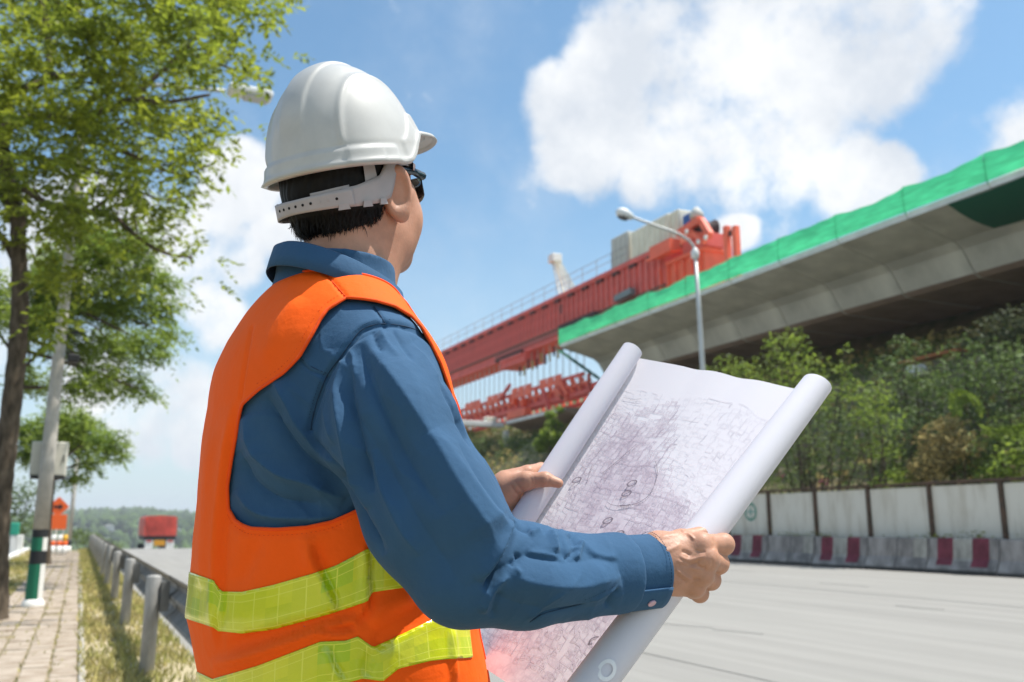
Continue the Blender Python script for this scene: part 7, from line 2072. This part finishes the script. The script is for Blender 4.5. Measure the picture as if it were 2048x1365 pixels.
# ------------------------------------------------------------------ the map
def blueprint():
    def cam3(x, y, d): return P(x, y, d)
    TL, TR = P(1264, 698, 1.530), P(1634, 769, 1.335)
    BL, BR = P(915, 1238, 1.325), P(1172, 1394, 1.062)
    t = thing('blueprint', 'large unrolled city map with both sides rolled up, held in the man\'s hands', 'map', (TL + TR + BL + BR) / 4)
    nt_ = 44
    Ud = (TR - TL); Td = ((BL - TL) + (BR - TR)) / 2
    Nn = np.cross(Ud, Td); Nn /= np.linalg.norm(Nn)
    if Nn @ (C0 - TL) < 0: Nn = -Nn
    rows = []; uvs = []
    for it in range(nt_ + 1):
        tt = it / nt_ * 1.06
        a = TL + (BL - TL) * tt; b = TR + (BR - TR) * tt
        U = b - a; Lw = np.linalg.norm(U); U = U / Lw
        n = Nn - U * (Nn @ U); n /= np.linalg.norm(n)
        rL = 0.0185 + 0.0020 * math.sin(tt * 3); rR = 0.0215 + 0.002 * math.sin(tt * 2.2 + 0.4) + 0.003 * tt
        pts = []
        for k in range(34):                                    # left roll, inside out
            g = (1 - k / 33) * 2 * math.pi * 1.08; r = rL * (1 - 0.045 * g / (2 * math.pi))
            pts.append((-r * math.sin(g), rL - r * math.cos(g)))
        m = 46
        for k in range(1, m):
            u = k / m
            wv = (0.0050 * math.sin(math.pi * u) - 0.0045 * math.exp(-((u - 0.36) / 0.055) ** 2) * (1 - 0.75 * min(1, tt * 1.6)) + 0.004 * math.exp(-((u - 0.47) / 0.06) ** 2) * (1 - 0.75 * min(1, tt * 1.6))
                  - 0.0045 * math.exp(-((u - 0.60) / 0.05) ** 2) * (1 - 0.8 * min(1, tt * 1.5)) + 0.0030 * math.exp(-((u - 0.72) / 0.06) ** 2))
            pts.append((u * Lw, wv * 0.55 * (0.6 + 0.4 * math.cos(tt * 2))))
        for k in range(38):
            g = k / 37 * 2 * math.pi * 1.6; r = rR * (1 - 0.045 * g / (2 * math.pi))
            pts.append((Lw + r * math.sin(g), rR - r * math.cos(g)))
        pts = np.array(pts)
        arc = np.concatenate([[0], np.cumsum(np.linalg.norm(np.diff(pts, axis=0), axis=1))]); i0 = 33
        rows.append(a - n * 0.0215 + pts[:, :1] * U + pts[:, 1:] * n)
        uvs.append(np.stack([arc - arc[i0], np.full(len(pts), tt * np.linalg.norm(Td))], 1))
    n = len(rows[0]); V = np.concatenate(rows); UV = np.concatenate(uvs)
    F = np.array([(i * n + j, i * n + j + 1, (i + 1) * n + j + 1, (i + 1) * n + j) for i in range(nt_) for j in range(n - 1)])
    N_ = vnormals(V, F)
    if N_[n // 2 + 5 * n] @ Nn < 0: F = F[:, ::-1]
    # printed sheet: thin lines and tinted town areas are print, generated from noise in paper coordinates
    m = mat('printed_paper', (0.80, 0.78, 0.815), 0.75, spec=0.25)
    nt = m.node_tree; N, L = nt.nodes, nt.links; bs = N['Principled BSDF']
    uv = N.new('ShaderNodeUVMap'); uvv = uv.outputs[0]
    def Mth(op, a, b_=None, c=None, cl=False):
        q = N.new('ShaderNodeMath'); q.operation = op; q.use_clamp = cl
        for i, v in enumerate((a, b_, c)):
            if v is None: continue
            if isinstance(v, (int, float)): q.inputs[i].default_value = v
            else: L.new(v, q.inputs[i])
        return q.outputs[0]
    def mr(v, a, b_, c, d): q = N.new('ShaderNodeMapRange'); q.interpolation_type = 'SMOOTHSTEP'; L.new(v, q.inputs['Value']); [setattr(q.inputs[k], 'default_value', x) for k, x in zip(('From Min', 'From Max', 'To Min', 'To Max'), (a, b_, c, d))]; return q.outputs['Result']
    def nz(scale, det, off=0.0):
        q = N.new('ShaderNodeTexNoise'); q.inputs['Scale'].default_value = scale; q.inputs['Detail'].default_value = det; mp = N.new('ShaderNodeMapping'); mp.inputs['Location'].default_value = (off, off * 0.7, 0); L.new(uvv, mp.inputs[0]); L.new(mp.outputs[0], q.inputs['Vector']); return q
    wp = nz(9, 3); wadd = N.new('ShaderNodeVectorMath'); wadd.operation = 'MULTIPLY_ADD'; L.new(wp.outputs['Color'], wadd.inputs[0]); wadd.inputs[1].default_value = (0.055, 0.055, 0); L.new(uvv, wadd.inputs[2])
    def vor(scale, w0, w1, vec):
        q = N.new('ShaderNodeTexVoronoi'); q.feature = 'DISTANCE_TO_EDGE'; q.inputs['Scale'].default_value = scale; L.new(vec, q.inputs['Vector']); return mr(q.outputs['Distance'], w0, w1, 1, 0)
    big = vor(17, 0.02, 0.055, wadd.outputs[0]); mid = vor(44, 0.04, 0.11, wadd.outputs[0]); fine = vor(105, 0.06, 0.15, uvv)
    def contour(q, f):      # thin contour lines of a noise field
        return mr(Mth('ABSOLUTE', Mth('SUBTRACT', Mth('FRACT', Mth('MULTIPLY', q.outputs['Fac'], f)), 0.5)), 0.02, 0.06, 1, 0)
    con = contour(nz(7, 3, 4.0), 14)
    sep = N.new('ShaderNodeSeparateXYZ'); L.new(uvv, sep.inputs[0]); ux, vy = sep.outputs[0], sep.outputs[1]
    # the tinted town: everything below a wandering border from upper left to lower right
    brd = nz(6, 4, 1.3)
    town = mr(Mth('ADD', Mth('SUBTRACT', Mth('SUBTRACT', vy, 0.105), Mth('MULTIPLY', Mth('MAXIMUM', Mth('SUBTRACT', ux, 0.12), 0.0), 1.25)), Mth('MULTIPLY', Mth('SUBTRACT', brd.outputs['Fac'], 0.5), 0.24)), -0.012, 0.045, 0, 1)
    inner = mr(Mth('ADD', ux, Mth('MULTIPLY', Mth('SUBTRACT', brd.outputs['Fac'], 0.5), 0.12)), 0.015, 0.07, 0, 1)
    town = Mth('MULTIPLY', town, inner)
    ragged = nz(26, 5, 2.2)
    body = mr(Mth('ADD', Mth('SUBTRACT', vy, Mth('MULTIPLY', ux, 0.10)), Mth('MULTIPLY', Mth('SUBTRACT', brd.outputs['Fac'], 0.5), 0.2)), 0.10, 0.16, 0, 1)
    lines = Mth('MAXIMUM', Mth('MULTIPLY', big, 0.75), Mth('MAXIMUM', Mth('MULTIPLY', mid, 0.55), Mth('MULTIPLY', fine, 0.35)))
    patch = mr(ragged.outputs['Fac'], 0.42, 0.58, 0.25, 1.0)
    ink = Mth('ADD', Mth('MULTIPLY', Mth('MULTIPLY', lines, town), Mth('MULTIPLY', patch, 0.22)), Mth('MULTIPLY', Mth('MULTIPLY', Mth('MAXIMUM', Mth('MULTIPLY', con, 0.16), Mth('MULTIPLY', fine, 0.12)), Mth('MULTIPLY', body, inner)), patch), cl=True)
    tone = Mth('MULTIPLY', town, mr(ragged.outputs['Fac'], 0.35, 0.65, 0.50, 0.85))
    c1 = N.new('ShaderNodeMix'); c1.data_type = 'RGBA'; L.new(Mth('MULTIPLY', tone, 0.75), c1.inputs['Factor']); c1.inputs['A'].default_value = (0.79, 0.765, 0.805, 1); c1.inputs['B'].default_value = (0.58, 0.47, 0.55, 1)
    c2 = N.new('ShaderNodeMix'); c2.data_type = 'RGBA'; L.new(ink, c2.inputs['Factor']); L.new(c1.outputs['Result'], c2.inputs['A']); c2.inputs['B'].default_value = (0.30, 0.235, 0.31, 1)
    # the back of the sheet is plain
    geo = N.new('ShaderNodeNewGeometry'); c3 = N.new('ShaderNodeMix'); c3.data_type = 'RGBA'; L.new(geo.outputs['Backfacing'], c3.inputs['Factor']); L.new(c2.outputs['Result'], c3.inputs['A']); c3.inputs['B'].default_value = (0.77, 0.755, 0.80, 1)
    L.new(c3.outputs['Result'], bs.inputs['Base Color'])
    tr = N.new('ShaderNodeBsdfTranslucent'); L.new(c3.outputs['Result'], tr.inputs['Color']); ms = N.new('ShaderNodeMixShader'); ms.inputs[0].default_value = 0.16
    L.new(bs.outputs[0], ms.inputs[1]); L.new(tr.outputs[0], ms.inputs[2]); L.new(ms.outputs[0], N['Material Output'].inputs['Surface'])
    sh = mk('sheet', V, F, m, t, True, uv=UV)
    # boldly printed ovals, roads and the round stamp, a hair above the sheet
    def hit(x, y):
        """point of the flat sheet under a pixel"""
        r = ray(x, y); k = ((TL - Nn * 0.0195) - C0) @ Nn / (r @ Nn); p = C0 + r * k
        G = rows_flat; d = np.linalg.norm(G - p, axis=1); i = int(np.argmin(d)); return G[i] + Nn * 0.0021 + (p - G[i] - Nn * ((p - G[i]) @ Nn))
    rows_flat = np.concatenate([r[34:79] for r in rows])
    M_ink = mat('printing_ink', (0.20, 0.165, 0.20), 0.8)
    Un = Ud / np.linalg.norm(Ud); Tn = Td / np.linalg.norm(Td)
    for (x, y) in ((1147, 948), (1264, 967), (1253, 987), (1215, 1041), (1240, 1072), (1200, 1300)):
        c = hit(x, y); V = []; k = 28
        for i in range(k):
            g = 2 * math.pi * i / k
            for rr in (0.72, 1.0): V.append(c + (Un * 0.6 - Tn * 0.8) * 0.0082 * rr * math.cos(g) + (Un * 0.8 + Tn * 0.6) * 0.0052 * rr * math.sin(g))
        mk('oval_mark', V, [(2 * i, 2 * i + 1, (2 * i + 3) % (2 * k), (2 * i + 2) % (2 * k)) for i in range(k)], M_ink, sh, False)
    mb = MB()
    def ink_line(px, w):
        q = spline([hit(*p) for p in px], 5)
        for a, b in zip(q[:-1], q[1:]): mb.bar(a, b, w, 0.0002, Nn)
    ink_line([(1212, 1000), (1222, 1008), (1246, 1014), (1276, 1010), (1298, 996), (1310, 975), (1316, 950), (1312, 925)], 0.0006)
    ink_line([(1240, 1012), (1252, 1013), (1262, 1012)], 0.0014)
    ink_line([(1200, 940), (1222, 925), (1248, 905), (1272, 885)], 0.0005)
    ink_line([(1168, 958), (1180, 918)], 0.0004); ink_line([(1245, 790), (1262, 795), (1282, 796)], 0.0004)
    # the street plan: a warped net of streets with building plots inside the blocks
    ROW = np.array(rows); UVR = np.array(uvs); nr = len(ROW); tl = np.linalg.norm(Td)
    def on_paper(u, v):
        fi = np.clip(v / tl / 1.06 * nt_, 0, nt_ - 0.001); i = int(fi); fr = fi - i; q = []
        for r in (i, i + 1):
            ar = UVR[r][:, 0]; j = int(np.clip(np.searchsorted(ar, u) - 1, 0, len(ar) - 2)); t2 = (u - ar[j]) / max(ar[j + 1] - ar[j], 1e-9)
            q.append(ROW[r][j] + (ROW[r][j + 1] - ROW[r][j]) * t2)
        return q[0] + (q[1] - q[0]) * fr
    def town_at(u, v):
        return v > 0.095 + max(u - 0.12, 0) * 1.25 + 0.025 * math.sin(u * 40) and u > 0.02
    rp_ = random.Random(5)
    def node(i, j):
        q = random.Random(i * 131 + j * 7919)
        u = 0.006 + i * 0.0098; v = 0.06 + j * 0.0098
        ang = 0.35 * math.sin(i * 0.22 + j * 0.13)
        return (u + 0.007 * math.sin(j * 0.24 + i * 0.08) + q.uniform(-0.0016, 0.0016) + 0.003 * ang, v + 0.007 * math.sin(i * 0.25) + q.uniform(-0.0016, 0.0016))
    segs = {0: [], 1: []}
    NI, NJ = 28, 52
    def seg(a, b, w, tone=None):
        k = 0 if town_at((a[0] + b[0]) / 2, (a[1] + b[1]) / 2) else 1
        if k == 1 and rp_.random() < 0.45: return
        segs[k].append((a, b, w))
    for i in range(NI):
        for j in range(NJ):
            a = node(i, j)
            if not (0.004 < a[0] < 0.272 and a[1] < 0.55): continue
            if rp_.random() < 0.70: seg(a, node(i + 1, j), 0.00048 if j % 5 else 0.0009)
            if rp_.random() < 0.70: seg(a, node(i, j + 1), 0.00048 if i % 4 else 0.0009)
            if rp_.random() < 0.55:
                c = [node(i, j), node(i + 1, j), node(i + 1, j + 1), node(i, j + 1)]; m_ = np.mean(c, axis=0); f = rp_.uniform(0.45, 0.75)
                c = [tuple(m_ + (np.array(p) - m_) * f) for p in c]
                for p, q in zip(c, c[1:] + c[:1]): seg(p, q, 0.00045)
                if rp_.random() < 0.5: seg(c[0], c[2] if rp_.random() < 0.4 else tuple((np.array(c[1]) + np.array(c[2])) / 2), 0.00040)
    for k, col in ((0, (0.47, 0.40, 0.47)), (1, (0.68, 0.655, 0.70))):
        V2 = []; F2 = []
        for a, b, w in segs[k]:
            pa, pb = on_paper(*a), on_paper(*b)
            d_ = pb - pa; L_ = np.linalg.norm(d_)
            if L_ < 1e-4 or L_ > 0.03: continue
            sd = np.cross(Nn, d_ / L_) * w / 2; mid_ = on_paper((a[0] + b[0]) / 2, (a[1] + b[1]) / 2); o_ = Nn * 0.0007; n0 = len(V2)
            V2 += [pa - sd + o_, pa + sd + o_, mid_ + sd + o_, mid_ - sd + o_, pb + sd + o_, pb - sd + o_]; F2 += [(n0, n0 + 1, n0 + 2, n0 + 3), (n0 + 3, n0 + 2, n0 + 4, n0 + 5)]
        tag(mk('street_plan', V2, F2, mat('plan_ink_%s' % ('dark' if k == 0 else 'pale'), col, 0.8), sh, False), kind='stuff')
    tag(mb.build('printed_line', M_ink, sh), kind='stuff')
    # white stamp on the outside of the right roll at its lower end
    it = int(0.955 / 1.06 * nt_); V = []; k = 26
    base = rows[it]; jj = range(79, n)
    best = max(jj, key=lambda j: (C0 - base[j]) @ N_[it * n + j] if True else 0)
    cen = P(1194, 1372, 1.045)
    j = min(range(80, 79 + 22), key=lambda q: np.linalg.norm(base[q] - cen)); c = base[j]
    nn = c - (base[79] + n * 0 + Nn * 0.0); axc = BR + (BR - TR) * (it / nt_ * 1.06 - 1); nn = c - axc; nn -= (nn @ Tn) * Tn; nn /= np.linalg.norm(nn)
    tw = np.cross(nn, Tn)
    for i in range(k):
        g = 2 * math.pi * i / k
        for rr in (0.62, 1.0): V.append(c + nn * 0.0012 + Tn * 0.0135 * rr * math.cos(g) + tw * 0.0105 * rr * math.sin(g) - nn * (0.0105 * rr * math.sin(g)) ** 2 / 0.05)
    mk('round_stamp', V, [(2 * i, 2 * i + 1, (2 * i + 3) % (2 * k), (2 * i + 2) % (2 * k)) for i in range(k)], mat('white_ink', (0.86, 0.86, 0.86), 0.6), sh, False)
    return sh
blueprint()
# ------------------------------------------------------------------ thin humid air over the whole place
def haze(density):
    mb = MB(); mb.box((-3100, -45, -25.5), (3100, 4050, 85))
    m = bpy.data.materials.new('humid_air'); m.use_nodes = True; N, L = m.node_tree.nodes, m.node_tree.links
    N.remove(N['Principled BSDF']); v = N.new('ShaderNodeVolumePrincipled'); v.inputs['Color'].default_value = (0.86, 0.92, 1.0, 1); v.inputs['Density'].default_value = density
    L.new(v.outputs[0], N['Material Output'].inputs['Volume'])
    o = mb.build('haze', m); o['kind'] = 'stuff'
haze(0.00032)
